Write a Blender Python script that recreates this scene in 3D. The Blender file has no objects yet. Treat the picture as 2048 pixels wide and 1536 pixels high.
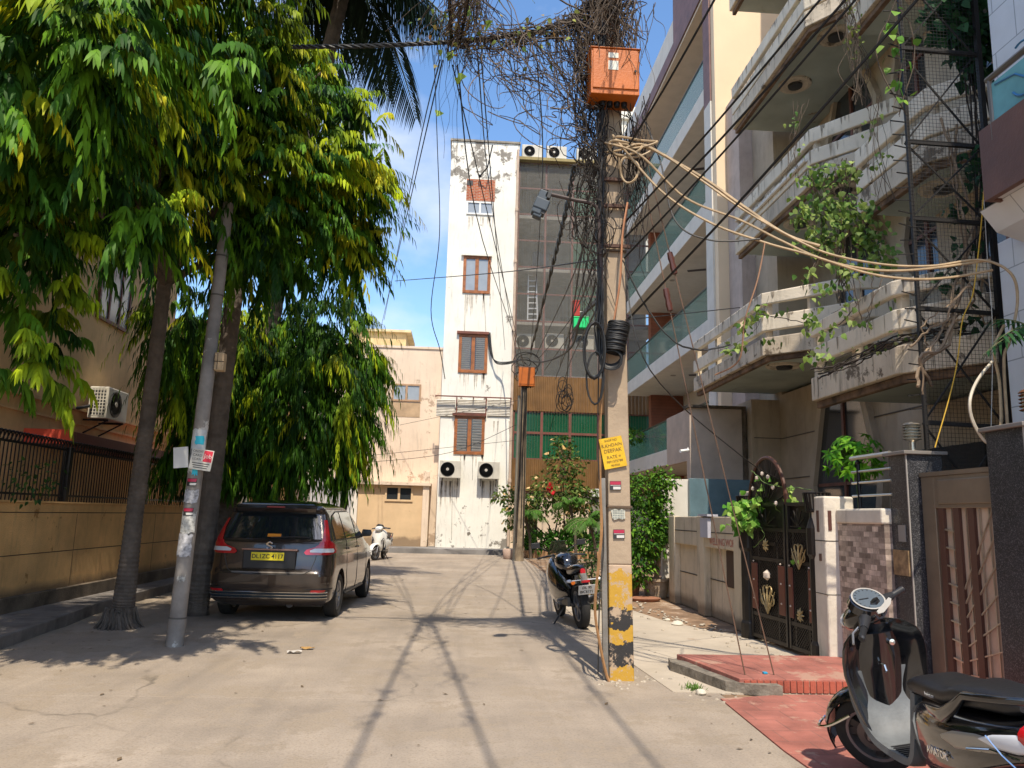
import bpy, math, random
import numpy as np
from mathutils import Vector, Matrix
R = math.radians; rnd = random.Random(7); PI = math.pi
S = bpy.context.scene; COL = S.collection
# ---------------- camera, world, sun ----------------
CF, CP, CYAW, CROLL, CH = 1540., R(9.714), R(3.557), R(1.5), 1.55
_fw = Vector((math.sin(CYAW)*math.cos(CP), math.cos(CYAW)*math.cos(CP), math.sin(CP)))
_r0 = Vector((math.cos(CYAW), -math.sin(CYAW), 0)); _u0 = _r0.cross(_fw)
_rt = _r0*math.cos(CROLL)+_u0*math.sin(CROLL); _up = -_r0*math.sin(CROLL)+_u0*math.cos(CROLL)
def U(px, py, X=None, Y=None, Z=None):
    """world point seen at a photo pixel on the plane X=, Y= or Z= (metres)"""
    d = _fw*CF + _rt*(px-1024) + _up*(768-py)
    t = X/d.x if X is not None else (Y/d.y if Y is not None else (Z-CH)/d.z)
    return Vector((0, 0, CH)) + d*t
cam = bpy.data.cameras.new('camera'); co = bpy.data.objects.new('camera', cam); COL.objects.link(co)
cam.sensor_width = 36; cam.lens = CF/2048*36; cam.clip_end = 2000; cam.clip_start = .05
M = Matrix((( _rt.x, _up.x, -_fw.x, 0), (_rt.y, _up.y, -_fw.y, 0), (_rt.z, _up.z, -_fw.z, CH), (0, 0, 0, 1)))
co.matrix_world = M; S.camera = co
SUN = Vector((.03, -.61, 1)).normalized()
W = bpy.data.worlds.new('World'); S.world = W; W.use_nodes = True
nt = W.node_tree; nt.nodes.clear()
def NN(nt, t, **k):
    n = nt.nodes.new(t)
    for a, b in k.items(): setattr(n, a, b)
    return n
out = NN(nt, 'ShaderNodeOutputWorld'); bg = NN(nt, 'ShaderNodeBackground'); bg.inputs[1].default_value = .15
sky = NN(nt, 'ShaderNodeTexSky', sky_type='NISHITA', sun_disc=False)
sky.sun_elevation = math.asin(SUN.z); sky.sun_rotation = math.atan2(SUN.x, SUN.y)
sky.air_density = 1.0; sky.dust_density = .6; sky.ozone_density = 2.0
tc = NN(nt, 'ShaderNodeTexCoord'); mp = NN(nt, 'ShaderNodeMapping'); mp.inputs['Scale'].default_value = (1.1, 1.1, 1.9)
mp.inputs['Location'].default_value = (7.09, 4.0016, 8.4203)
nz = NN(nt, 'ShaderNodeTexNoise'); nz.inputs['Scale'].default_value = 1.5; nz.inputs['Detail'].default_value = 7; nz.inputs['Roughness'].default_value = .55
rp = NN(nt, 'ShaderNodeValToRGB'); rp.color_ramp.elements[0].position = .485; rp.color_ramp.elements[1].position = .66
hs = NN(nt, 'ShaderNodeHueSaturation'); hs.inputs['Saturation'].default_value = 1.13; hs.inputs['Value'].default_value = 1.0
mx = NN(nt, 'ShaderNodeMix', data_type='RGBA'); mx.inputs[7].default_value = (3.9, 4.1, 4.6, 1)
L = nt.links.new
L(tc.outputs['Generated'], mp.inputs[0]); L(mp.outputs[0], nz.inputs['Vector']); L(nz.outputs[0], rp.inputs[0])
L(rp.outputs[0], mx.inputs[0]); L(sky.outputs[0], hs.inputs['Color']); L(hs.outputs[0], mx.inputs[6]); L(mx.outputs[2], bg.inputs[0]); L(bg.outputs[0], out.inputs[0])
sl = bpy.data.lights.new('sun', 'SUN'); sl.energy = 3.3; sl.angle = R(.6); sl.color = (1, .89, .73)
so = bpy.data.objects.new('sun', sl); COL.objects.link(so); so.rotation_euler = SUN.to_track_quat('Z', 'Y').to_euler()
S.view_settings.view_transform = 'Standard'; S.view_settings.look = 'None'; S.view_settings.exposure = .85; S.view_settings.gamma = 1
# ---------------- materials ----------------
MATS = {}
def pm(name, col, rough=.8, metal=0, var=.18, scale=2.5, bump=.15, bscale=40, streak=0, patch=None, patch_t=.62, patch_s=1.5,
       brick=None, spec=None, cracks=0, coat=0, alpha=1, trans=0, attr=False, speck=0, patch_z=None, zdirt=None, emit=0):
    """procedural material: base colour varied by noise, optional vertical streaks, patches of a second colour, bricks, specks"""
    if name in MATS: return MATS[name]
    m = bpy.data.materials.new(name); m.use_nodes = True; t = m.node_tree; b = t.nodes['Principled BSDF']; l = t.links.new
    MATS[name] = m
    b.inputs['Roughness'].default_value = rough; b.inputs['Metallic'].default_value = metal
    if spec is not None: b.inputs['Specular IOR Level'].default_value = spec
    if coat: b.inputs['Coat Weight'].default_value = coat; b.inputs['Coat Roughness'].default_value = .04
    if alpha < 1: b.inputs['Alpha'].default_value = alpha
    if trans: b.inputs['Transmission Weight'].default_value = trans
    c = NN(t, 'ShaderNodeTexCoord'); O = c.outputs['Object']
    def noise(sc, det=5, vec=None, ro=.6):
        n = NN(t, 'ShaderNodeTexNoise'); n.inputs['Scale'].default_value = sc; n.inputs['Detail'].default_value = det; n.inputs['Roughness'].default_value = ro
        l(vec or O, n.inputs['Vector']); return n.outputs[0]
    def ramp(v, a, b_):
        r_ = NN(t, 'ShaderNodeMapRange'); r_.inputs[1].default_value = a; r_.inputs[2].default_value = b_; l(v, r_.inputs[0]); return r_.outputs[0]
    def mix(f, a, b_, bt='MIX'):
        x = NN(t, 'ShaderNodeMix', data_type='RGBA', blend_type=bt)
        for i, q in ((0, f), (6, a), (7, b_)):
            if isinstance(q, (int, float)): x.inputs[i].default_value = q
            elif isinstance(q, (tuple, list)): x.inputs[i].default_value = (*q[:3], 1)
            else: l(q, x.inputs[i])
        return x.outputs[2]
    base = tuple(col)
    if attr:
        a_ = NN(t, 'ShaderNodeAttribute', attribute_name='tint'); base = a_.outputs['Color']
    if brick:
        bw, bh, mort, c2, cm, ax = brick
        br = NN(t, 'ShaderNodeTexBrick'); br.inputs['Color1'].default_value = (*col, 1); br.inputs['Color2'].default_value = (*c2, 1)
        br.inputs['Mortar'].default_value = (*cm, 1); br.inputs['Scale'].default_value = 1; br.inputs['Mortar Size'].default_value = mort
        br.inputs['Brick Width'].default_value = bw; br.inputs['Row Height'].default_value = bh
        mpp = NN(t, 'ShaderNodeMapping')
        if ax == 'yz': mpp.inputs['Rotation'].default_value = (R(90), 0, R(90)); mpp.vector_type = 'TEXTURE'
        if ax == 'xz': mpp.inputs['Rotation'].default_value = (R(90), 0, 0); mpp.vector_type = 'TEXTURE'
        l(O, mpp.inputs[0]); l(mpp.outputs[0], br.inputs[0]); base = br.outputs[0]
    if var:
        f = noise(scale)
        lo = (1-var*1.6,)*3; hi = (1+var*.6,)*3
        base = mix(1., base, mix(ramp(f, .3, .7), lo, hi), 'MULTIPLY')
    if streak:
        mp_ = NN(t, 'ShaderNodeMapping'); mp_.inputs['Scale'].default_value = (6, 6, .8); l(O, mp_.inputs[0])
        f = noise(1.0, 9, mp_.outputs[0], .72); base = mix(ramp(f, .53, .7), base, mix(streak, base, (.07, .06, .045)))
    if speck:
        f = noise(110, 3, ro=.8); base = mix(ramp(f, .52, .66), base, mix(speck, base, (.35, .35, .36)))
    if patch:
        f = noise(patch_s, 9, ro=.72)
        if patch_z:
            g_ = NN(t, 'ShaderNodeNewGeometry'); s_ = NN(t, 'ShaderNodeSeparateXYZ'); l(g_.outputs['Position'], s_.inputs[0])
            for z0_, z1_, am in patch_z:
                r_ = NN(t, 'ShaderNodeMapRange'); r_.inputs[1].default_value = z0_; r_.inputs[2].default_value = z1_; r_.inputs[4].default_value = am; l(s_.outputs[2], r_.inputs[0])
                ad_ = NN(t, 'ShaderNodeMath', operation='ADD'); l(f, ad_.inputs[0]); l(r_.outputs[0], ad_.inputs[1]); f = ad_.outputs[0]
        base = mix(ramp(f, patch_t, patch_t+.035), base, patch)
    if cracks:
        dn = NN(t, 'ShaderNodeTexNoise'); dn.inputs['Scale'].default_value = 1.7; dn.inputs['Detail'].default_value = 6; l(O, dn.inputs['Vector'])
        mv = NN(t, 'ShaderNodeMix', data_type='VECTOR'); mv.inputs[0].default_value = .32; l(O, mv.inputs[4]); l(dn.outputs['Color'], mv.inputs[5])
        vo = NN(t, 'ShaderNodeTexVoronoi', feature='DISTANCE_TO_EDGE'); vo.inputs['Scale'].default_value = cracks; l(mv.outputs[1], vo.inputs['Vector'])
        r_ = NN(t, 'ShaderNodeMapRange'); r_.inputs[1].default_value = .0; r_.inputs[2].default_value = .006; r_.inputs[3].default_value = 1; r_.inputs[4].default_value = 0; l(vo.outputs[0], r_.inputs[0])
        mk = NN(t, 'ShaderNodeMath', operation='MULTIPLY'); l(r_.outputs[0], mk.inputs[0]); l(ramp(noise(.5), .52, .62), mk.inputs[1]); base = mix(mk.outputs[0], base, (.12, .1, .075))
        mp_ = NN(t, 'ShaderNodeMapping'); mp_.inputs['Scale'].default_value = (2.2, .12, 1); l(O, mp_.inputs[0]); base = mix(ramp(noise(1.3, 5, mp_.outputs[0]), .48, .75), base, mix(.38, base, (.14, .12, .1)))
        base = mix(ramp(noise(55, 4), .5, .66), base, mix(.42, base, (.15, .12, .09))); base = mix(ramp(noise(3.1, 8, ro=.7), .56, .68), base, mix(.3, base, (.2, .15, .1)))
    if zdirt:
        sx = NN(t, 'ShaderNodeSeparateXYZ'); g = NN(t, 'ShaderNodeNewGeometry'); l(g.outputs['Position'], sx.inputs[0])
        ad = NN(t, 'ShaderNodeMath', operation='ADD'); l(sx.outputs[2], ad.inputs[0])
        nn = NN(t, 'ShaderNodeMath', operation='MULTIPLY'); l(noise(2.2, 7), nn.inputs[0]); nn.inputs[1].default_value = zdirt[1]; l(nn.outputs[0], ad.inputs[1])
        base = mix(ramp(ad.outputs[0], zdirt[0]+zdirt[1]*.5, zdirt[0]+zdirt[1]*.5+.12), mix(.75, base, zdirt[2]), base)
    if isinstance(base, tuple): b.inputs['Base Color'].default_value = (*base, 1)
    else: l(base, b.inputs['Base Color'])
    if bump:
        bm_ = NN(t, 'ShaderNodeBump'); bm_.inputs['Strength'].default_value = bump; bm_.inputs['Distance'].default_value = .02
        l(noise(bscale, 6), bm_.inputs['Height']); l(bm_.outputs[0], b.inputs['Normal'])
    if attr == 'leaf':
        tr = NN(t, 'ShaderNodeBsdfTranslucent'); ms = NN(t, 'ShaderNodeMixShader'); ms.inputs[0].default_value = .2
        l(base, tr.inputs[0]); o = t.nodes['Material Output']; l(b.outputs[0], ms.inputs[1]); l(tr.outputs[0], ms.inputs[2]); l(ms.outputs[0], o.inputs[0])
    if emit:
        b.inputs['Emission Strength'].default_value = emit
    return m
def simple(name, col, rough=.5, metal=0, **k):
    k.setdefault('var', .08); k.setdefault('bump', 0); return pm(name, col, rough, metal, **k)
# ---------------- mesh helpers ----------------
PMX = {}
class MB:
    def __init__(s): s.v = []; s.f = []; s.m = []
    def add(s, v, f, m=0):
        o = len(s.v); s.v += [tuple(p) for p in v]; s.f += [tuple(i+o for i in q) for q in f]; s.m += [m]*len(f); return s
    def bx(s, x0, x1, y0, y1, z0, z1, m=0):
        v = [(x, y, z) for z in (z0, z1) for y in (y0, y1) for x in (x0, x1)]
        return s.add(v, [(0, 2, 3, 1), (4, 5, 7, 6), (0, 1, 5, 4), (2, 6, 7, 3), (0, 4, 6, 2), (1, 3, 7, 5)], m)
    def ob(s, c, sz, ax=None, m=0):
        """oriented box, ax = 3 unit vectors"""
        ax = ax or (Vector((1, 0, 0)), Vector((0, 1, 0)), Vector((0, 0, 1))); c = Vector(c)
        v = [c+ax[0]*(sz[0]/2*i)+ax[1]*(sz[1]/2*j)+ax[2]*(sz[2]/2*k) for k in (-1, 1) for j in (-1, 1) for i in (-1, 1)]
        return s.add(v, [(0, 2, 3, 1), (4, 5, 7, 6), (0, 1, 5, 4), (2, 6, 7, 3), (0, 4, 6, 2), (1, 3, 7, 5)], m)
    def bar(s, a, b, w, h=None, m=0, up=(0, 0, 1)):
        a = Vector(a); b = Vector(b); d = b-a; h = h or w
        if d.length < 1e-6: return s
        x = d.normalized(); y = Vector(up).cross(x)
        if y.length < 1e-3: y = Vector((0, 1, 0)).cross(x)
        y.normalize(); z = x.cross(y)
        return s.ob((a+b)/2, (d.length, w, h), (x, y, z), m)
    def tube(s, pts, r, n=6, m=0, cap=True, flat=None):
        pts = [Vector(p) for p in pts]; k = len(pts); rs = r if isinstance(r, (list, tuple)) else [r]*k
        v = []; ref = None
        for i, p in enumerate(pts):
            t = (pts[min(i+1, k-1)]-pts[max(i-1, 0)])
            t = t.normalized() if t.length > 1e-9 else Vector((0, 0, 1))
            if ref is None: ref = Vector((0, 0, 1)) if abs(t.z) < .9 else Vector((1, 0, 0))
            a = ref-t*ref.dot(t)
            a = a.normalized() if a.length > 1e-6 else t.orthogonal().normalized()
            ref = a; b = t.cross(a)
            for j in range(n):
                q = 2*PI*j/n; v.append(p+(a*math.cos(q)+b*math.sin(q)*(flat or 1))*rs[i])
        f = [(i*n+j, i*n+(j+1) % n, (i+1)*n+(j+1) % n, (i+1)*n+j) for i in range(k-1) for j in range(n)]
        if cap: f += [tuple(range(n-1, -1, -1)), tuple((k-1)*n+j for j in range(n))]
        return s.add(v, f, m)
    def lathe(s, prof, c=(0, 0, 0), n=20, m=0, ax='z'):
        v = []; c = Vector(c)
        for r, h in prof:
            for j in range(n):
                q = 2*PI*j/n; x, y = r*math.cos(q), r*math.sin(q)
                v.append(c+Vector({'z': (x, y, h), 'x': (h, x, y), 'y': (y, h, x)}[ax]))
        k = len(prof)
        f = [(i*n+j, i*n+(j+1) % n, (i+1)*n+(j+1) % n, (i+1)*n+j) for i in range(k-1) for j in range(n)]
        if prof[0][0] > 1e-4: f.append(tuple(range(n-1, -1, -1)))
        if prof[-1][0] > 1e-4: f.append(tuple((k-1)*n+j for j in range(n)))
        return s.add(v, f, m)
    def prism(s, poly, ax, a, b, m=0):
        """polygon in the two axes other than ax, extruded from a to b"""
        mk = {'x': lambda p, h: (h, p[0], p[1]), 'y': lambda p, h: (p[0], h, p[1]), 'z': lambda p, h: (p[0], p[1], h)}[ax]
        n = len(poly); v = [mk(p, a) for p in poly]+[mk(p, b) for p in poly]
        return s.add(v, [tuple(range(n)), tuple(range(2*n-1, n-1, -1))]+[(i, i+n, (i+1) % n+n, (i+1) % n) for i in range(n)], m)
    def loft(s, rings, m=0, cap=True, closed=True):
        n = len(rings[0]); v = [p for r in rings for p in r]; k = len(rings)
        f = [(i*n+j, i*n+(j+1) % n, (i+1)*n+(j+1) % n, (i+1)*n+j) for i in range(k-1) for j in range(n if closed else n-1)]
        if cap: f += [tuple(range(n-1, -1, -1)), tuple((k-1)*n+j for j in range(n))]
        return s.add(v, f, m)
    def grid(s, P, m=0):
        """P: rows of points"""
        n = len(P[0]); v = [p for r in P for p in r]
        return s.add(v, [(i*n+j, i*n+j+1, (i+1)*n+j+1, (i+1)*n+j) for i in range(len(P)-1) for j in range(n-1)], m)
    def build(s, name, mats, parent=None, smooth=False, bevel=0, sub=0, solid=0, cols=None, fixn=True, label=None):
        me = bpy.data.meshes.new(name)
        v = s.v
        if parent is not None and parent in PMX:
            Mi = PMX[parent].inverted(); v = [tuple(Mi @ Vector(p)) for p in v]
        me.from_pydata(v, [], s.f)
        if not isinstance(mats, (list, tuple)): mats = [mats]
        for q in mats: me.materials.append(q)
        if len(mats) > 1: me.polygons.foreach_set('material_index', s.m)
        if fixn:
            import bmesh
            b = bmesh.new(); b.from_mesh(me); bmesh.ops.recalc_face_normals(b, faces=b.faces); b.to_mesh(me); b.free()
        if smooth: me.polygons.foreach_set('use_smooth', [True]*len(me.polygons))
        o = bpy.data.objects.new(name, me); COL.objects.link(o)
        if parent is not None:
            o.parent = parent; PMX[o] = PMX.get(parent, Matrix())
        if solid: q = o.modifiers.new('s', 'SOLIDIFY'); q.thickness = solid; q.offset = 0
        if bevel: q = o.modifiers.new('b', 'BEVEL'); q.width = bevel; q.segments = 2; q.limit_method = 'ANGLE'
        if sub: q = o.modifiers.new('u', 'SUBSURF'); q.levels = sub; q.render_levels = sub
        if smooth and not sub:
            q = o.modifiers.new('e', 'EDGE_SPLIT'); q.split_angle = R(42)
        if label: o['label'] = label
        return o
def thing(name, label, cat, loc=(0, 0, 0), rz=0, group=None):
    o = bpy.data.objects.new(name, None); COL.objects.link(o); o.empty_display_size = .1
    o.location = loc; o.rotation_euler = (0, 0, rz); o['label'] = label; o['category'] = cat
    if group: o['group'] = group
    PMX[o] = Matrix.Translation(Vector(loc)) @ Matrix.Rotation(rz, 4, 'Z'); return o
def tag(o, label, cat, group=None):
    o['label'] = label; o['category'] = cat
    if group: o['group'] = group
    return o
def struct(o): o['kind'] = 'structure'; return o
def dup(root, loc, rz, label=None, scale=None):
    def cp(o, par):
        c = o.copy(); COL.objects.link(c); c.parent = par
        for k in [x for x in kids.get(o, [])]: cp(k, c)
        return c
    kids = {}
    for o in list(COL.objects):
        if o.parent: kids.setdefault(o.parent, []).append(o)
    r = cp(root, None); r.location = loc; r.rotation_euler = (0, 0, rz)
    if scale: r.scale = scale
    if label: r['label'] = label
    return r
def smoothpts(pts, k=8):
    """Catmull-Rom through points"""
    P = [Vector(p) for p in pts]; out = []
    for i in range(len(P)-1):
        a, b, c, d = P[max(i-1, 0)], P[i], P[i+1], P[min(i+2, len(P)-1)]
        for j in range(k):
            t = j/k; out.append(.5*((2*b)+(c-a)*t+(2*a-5*b+4*c-d)*t*t+(3*b-3*c+d-a)*t**3))
    out.append(P[-1]); return out
def textmesh(s, size, M4, mat, name, parent, depth=.002, bold=0, label=None):
    cu = bpy.data.curves.new('t', 'FONT'); cu.body = s; cu.size = size; cu.extrude = depth; cu.align_x = 'CENTER'; cu.align_y = 'CENTER'; cu.offset = bold
    to = bpy.data.objects.new('t', cu); me = bpy.data.meshes.new_from_object(to)
    bpy.data.objects.remove(to); me.transform(M4 if parent not in PMX else PMX[parent].inverted() @ M4); me.materials.clear(); me.materials.append(mat)
    me.name = name; o = bpy.data.objects.new(name, me); COL.objects.link(o)
    o.parent = parent; PMX[o] = PMX.get(parent, Matrix()); return o
def frameM(o, x, y):
    x = Vector(x).normalized(); y = Vector(y); y = (y-x*y.dot(x)).normalized(); z = x.cross(y)
    return Matrix(((x.x, y.x, z.x, o[0]), (x.y, y.y, z.y, o[1]), (x.z, y.z, z.z, o[2]), (0, 0, 0, 1)))
# ---------------- leaves ----------------
LEAFMAT = pm('leaf', (.05, .1, .02), rough=.5, var=.12, scale=8, bump=0, attr='leaf', spec=.12)
def leaves(name, pos, d, nrm, ln, wd, tint, parent, mat=None, droop=.25, kind='lance'):
    """many leaf blades in one mesh; pos,d,nrm (N,3), ln,wd (N,), tint (N,3)"""
    N = len(pos); d = d/np.linalg.norm(d, axis=1)[:, None]
    s = np.cross(d, nrm); s /= np.linalg.norm(s, axis=1)[:, None]+1e-9; n2 = np.cross(s, d)
    ln = ln[:, None]; wd = wd[:, None]; dz = np.zeros((N, 3)); dz[:, 2] = -1
    if kind == 'lance':
        st = ((.0, 0, 0), (.28, -.5, .06), (.28, .5, .06), (.68, -.36, .03), (.68, .36, .03), (1., 0, 0)); F = ((0, 2, 1), (1, 2, 4, 3), (3, 4, 5))
    else:
        st = ((.0, 0, 0), (.22, -.55, .1), (.22, .55, .1), (.6, -.42, .08), (.6, .42, .08), (1., 0, 0)); F = ((0, 2, 1), (1, 2, 4, 3), (3, 4, 5))
    V = np.zeros((N, 6, 3))
    for i, (a, b, c) in enumerate(st):
        V[:, i] = pos+d*ln*a+s*wd*b+n2*ln*c+dz*ln*droop*a*a
    V = V.reshape(-1, 3)
    Mi = np.array(PMX[parent].inverted()); V = V @ Mi[:3, :3].T+Mi[:3, 3]
    me = bpy.data.meshes.new(name)
    nf = len(F); lt = [len(f) for f in F]; fl = np.concatenate([np.array(f) for f in F])
    idx = (np.arange(N)[:, None]*6+fl[None, :]).ravel()
    me.vertices.add(N*6); me.vertices.foreach_set('co', V.ravel())
    me.loops.add(len(idx)); me.loops.foreach_set('vertex_index', idx)
    tot = np.tile(lt, N); start = np.concatenate([[0], np.cumsum(tot)[:-1]])
    me.polygons.add(N*nf); me.polygons.foreach_set('loop_start', start); me.polygons.foreach_set('loop_total', tot)
    me.update(calc_edges=True)
    at = me.color_attributes.new('tint', 'FLOAT_COLOR', 'POINT')
    C = np.ones((N, 6, 4)); C[:, :, :3] = tint[:, None, :]; at.data.foreach_set('color', C.ravel())
    me.materials.append(mat or LEAFMAT)
    o = bpy.data.objects.new(name, me); COL.objects.link(o); o.parent = parent; PMX[o] = PMX[parent]; return o
def crown(parent, blobs, rg, dens=1., L0=.2, W0=.036, nper=14, pal=None, tipyel=.25, inner=1., weep=.5, name='crown', kind='lance', minz=None, hang=.8):
    """sprays of drooping leaves over ellipsoid blobs (cx,cy,cz,rx,ry,rz)"""
    pal = pal or [(.008, .030, .008), (.032, .10, .010), (.12, .26, .014), (.42, .52, .014), (.62, .48, .018)]; pal = np.array(pal)
    A = []
    for (cx, cy, cz, rx, ry, rz) in blobs:
        n = max(6, int(dens*55*(rx*ry+ry*rz+rx*rz)))
        dv = rg.normal(size=(n, 3)); dv /= np.linalg.norm(dv, axis=1)[:, None]
        rad = rg.uniform(.45, 1.03, n)**.6
        rad[: n//3] = rg.uniform(.2, .7, n//3)*inner
        base = np.array([cx, cy, cz])+dv*np.array([rx, ry, rz])*rad[:, None]
        ho = dv.copy(); ho[:, 2] = ho[:, 2]*.35+.25; ho += rg.normal(scale=.3, size=(n, 3)); ho[:, 2] -= weep*.35
        ho /= np.linalg.norm(ho, axis=1)[:, None]
        tl = rg.uniform(.4, .85, n)*min(.95, (rx+rz)*.6)
        # gather the outer sprays into clumps that radiate from a common twig end
        ns = n-n//3; idx = np.arange(n//3, n); nc = max(3, ns//7); cen = rg.integers(0, nc, ns); seed = idx[:nc]
        base[idx] = base[seed[cen]]+rg.normal(scale=.05, size=(ns, 3)); dvc = dv[seed[cen]]; rad[idx] = .95
        an = rg.uniform(0, 2*PI, ns); up = np.array([0, 0, 1.]); s1 = np.cross(dvc, up); s1 /= np.linalg.norm(s1, axis=1)[:, None]+1e-6; s2 = np.cross(s1, dvc)
        hh = dvc*.55+s1*np.cos(an)[:, None]*.8+s2*np.sin(an)[:, None]*.5; hh[:, 2] += .25-weep*.3; ho[idx] = hh/np.linalg.norm(hh, axis=1)[:, None]
        yc = rg.random(nc)
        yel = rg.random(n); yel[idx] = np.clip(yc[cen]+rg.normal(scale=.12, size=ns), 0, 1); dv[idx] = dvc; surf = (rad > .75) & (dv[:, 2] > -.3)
        for i in range(n):
            k = nper; t = np.linspace(.1, 1, k)[:, None]
            p = base[i]+ho[i]*tl[i]*t; p[:, 2] -= weep*tl[i]*t[:, 0]**2
            tan = ho[i][None, :]+np.array([0, 0, -1])*weep*2*t; side = np.cross(tan, [0, 0, 1.]); side /= np.linalg.norm(side, axis=1)[:, None]+1e-6
            sg = np.where(np.arange(k) % 2 == 0, 1, -1)[:, None]
            d = tan*.38+side*sg*(.42*(1-.5*t))+rg.normal(scale=.11, size=(k, 3)); d[:, 2] -= hang
            nr = ho[i][None, :]*.7+rg.normal(scale=.3, size=(k, 3)); nr[:, 2] += .9
            ln = L0*rg.uniform(.65, 1.15, k)*(1.1-.35*t[:, 0])
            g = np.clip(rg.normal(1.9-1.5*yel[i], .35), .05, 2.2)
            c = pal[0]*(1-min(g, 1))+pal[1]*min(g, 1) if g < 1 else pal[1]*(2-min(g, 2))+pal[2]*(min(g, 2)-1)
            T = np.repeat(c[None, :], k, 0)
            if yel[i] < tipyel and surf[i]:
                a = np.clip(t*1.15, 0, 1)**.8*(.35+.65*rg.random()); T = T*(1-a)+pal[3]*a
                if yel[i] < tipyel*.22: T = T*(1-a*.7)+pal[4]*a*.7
            T = T*rg.uniform(.8, 1.2, k)[:, None]
            A.append((p, d, nr, ln, W0*rg.uniform(.8, 1.2, k)*ln/L0, T))
    cat = [np.concatenate([a[i] for a in A]) for i in range(6)]
    if minz is not None:
        ok = cat[0][:, 2] > minz; cat = [q[ok] for q in cat]
    return leaves(name, *cat, parent, kind=kind)
def cab(pts, r, n=5, k=6, jit=0):
    P = [U(p[0], p[1], Y=p[2]) if len(p) == 3 and not isinstance(p, Vector) else p for p in pts]
    P = smoothpts(P, k)
    if jit: P = [p+Vector((rnd.uniform(-jit, jit), rnd.uniform(-jit, jit), rnd.uniform(-jit, jit))) for p in P]
    return P
# ======================= SETTING =======================
def rect(x0, y0, x1, y1, Y):
    xm, ym = (x0+x1)/2, (y0+y1)/2
    return U(x0, ym, Y=Y).x, U(x1, ym, Y=Y).x, U(xm, y1, Y=Y).z, U(xm, y0, Y=Y).z
m_road = pm('road_concrete', (.35, .29, .228), .9, var=.2, scale=.7, bump=.5, bscale=28, patch=(.30, .245, .185), patch_s=1.6, patch_t=.52, cracks=.35)
m_dirt = pm('brown_dirt', (.27, .17, .10), .95, var=.35, scale=2.2, bump=.8, bscale=12, patch=(.40, .31, .23), patch_s=1.1, patch_t=.55)
m_apron = pm('pale_concrete', (.45, .385, .30), .9, var=.14, scale=1.4, bump=.3, bscale=20, patch=(.33, .24, .17), patch_s=.9, patch_t=.6)
m_red = pm('red_tile', (.33, .115, .085), .85, var=.25, scale=2.5, bump=.35, patch=(.38, .22, .16), patch_s=1.5, patch_t=.56, brick=(.3, .3, .008, (.39, .145, .11), (.27, .11, .085), 'xy'))
m_redr = pm('red_paint', (.42, .10, .06), .8, var=.25, scale=4, bump=.3)
b = MB(); b.bx(-300, 300, -300, 600, -1, -.02); g = struct(b.build('ground', pm('dusty_ground', (.33, .27, .2), .95, var=.2, scale=.3)))
# road: one sheet in slabs with sunk joints
b = MB()
ys = [-12, 1.5, 6.9, 12.6, 18.5, 24.5, 31.2]
for i in range(len(ys)-1):
    b.bx(-5.0, 2.42, ys[i], ys[i+1]-.006, -.2, 0)
b.bx(-14, -5.01, 20.2, 31.2, -.2, -.002); b.bx(2.43, 12, 28.9, 31.2, -.2, -.003)
struct(b.build('road', m_road, bevel=.004))
b = MB(); b.bx(2.43, 8.5, -12, 28.9, -.2, -.008); struct(b.build('verge', m_dirt))
# pale apron in front of the iron gate, uneven outline
b = MB(); ap = [(2.0, 7.3), (2.6, 7.25), (4.1, 7.3), (4.1, 10.9), (3.7, 11.1), (3.45, 11.7), (3.2, 12.4), (3.0, 13.6), (2.75, 14.6), (2.3, 15.4), (1.9, 15.1), (1.85, 12), (1.9, 9)]
b.prism(ap, 'z', -.15, .006); struct(b.build('gate_apron', m_apron))
b = MB(); b.prism([(2.35, 7.02), (2.28, 5.5), (2.33, 2), (4.32, 2), (4.32, 7.25), (3.0, 7.2)], 'z', -.2, .012); struct(b.build('red_path', m_red))
b = MB(); b.prism([(-5.9, -8), (-4.86, 5), (-4.84, 8.9), (-5.0, 10.3), (-5.25, 12), (-5.35, 15.5), (-5.4, 19.7), (-5.9, 19.7)], 'z', -.1, .14)
struct(b.build('kerb', pm('kerb_grey', (.20, .18, .165), .9, var=.3, scale=3, bump=.5, bscale=15), bevel=.015))
b = MB(); x0 = U(600, 1092, Y=31.2).x; b.bx(x0, 2.5, 31.2, 45, -.1, .2); struct(b.build('pavement', pm('kerb_far', (.22, .21, .2), .9, var=.3, scale=1), bevel=.02))
# -------- red ramp step --------
t = thing('ramp_step', 'low red tiled step with broken grey edge in front of the iron gate', 'step', (3.2, 7.8, 0))
b = MB(); b.prism([(2.62, 7.28), (4.28, 7.27), (4.28, 8.55), (2.38, 8.52), (2.44, 8.2)], 'z', .01, .13); b.build('top_slab', m_red, t, bevel=.006)
b = MB()
for k in range(26): b.bx(2.66+k*.062, 2.66+k*.062+.05, 7.262, 7.279, .012, .115)
b.build('riser', m_redr, t)
b = MB(); rr = random.Random(3)
pts = [(2.3, 8.5), (2.25, 8.25), (2.33, 8.0), (2.45, 7.6), (2.52, 7.35), (2.7, 7.2), (2.95, 7.15), (2.95, 7.3), (2.6, 7.4), (2.5, 7.8), (2.42, 8.3)]
b.prism([(x+rr.uniform(-.03, .03), y+rr.uniform(-.03, .03)) for x, y in pts], 'z', .0, .095); b.build('broken_edge', pm('rubble_grey', (.22, .19, .15), .95, var=.4, scale=9, bump=.9, bscale=14), t)
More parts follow.
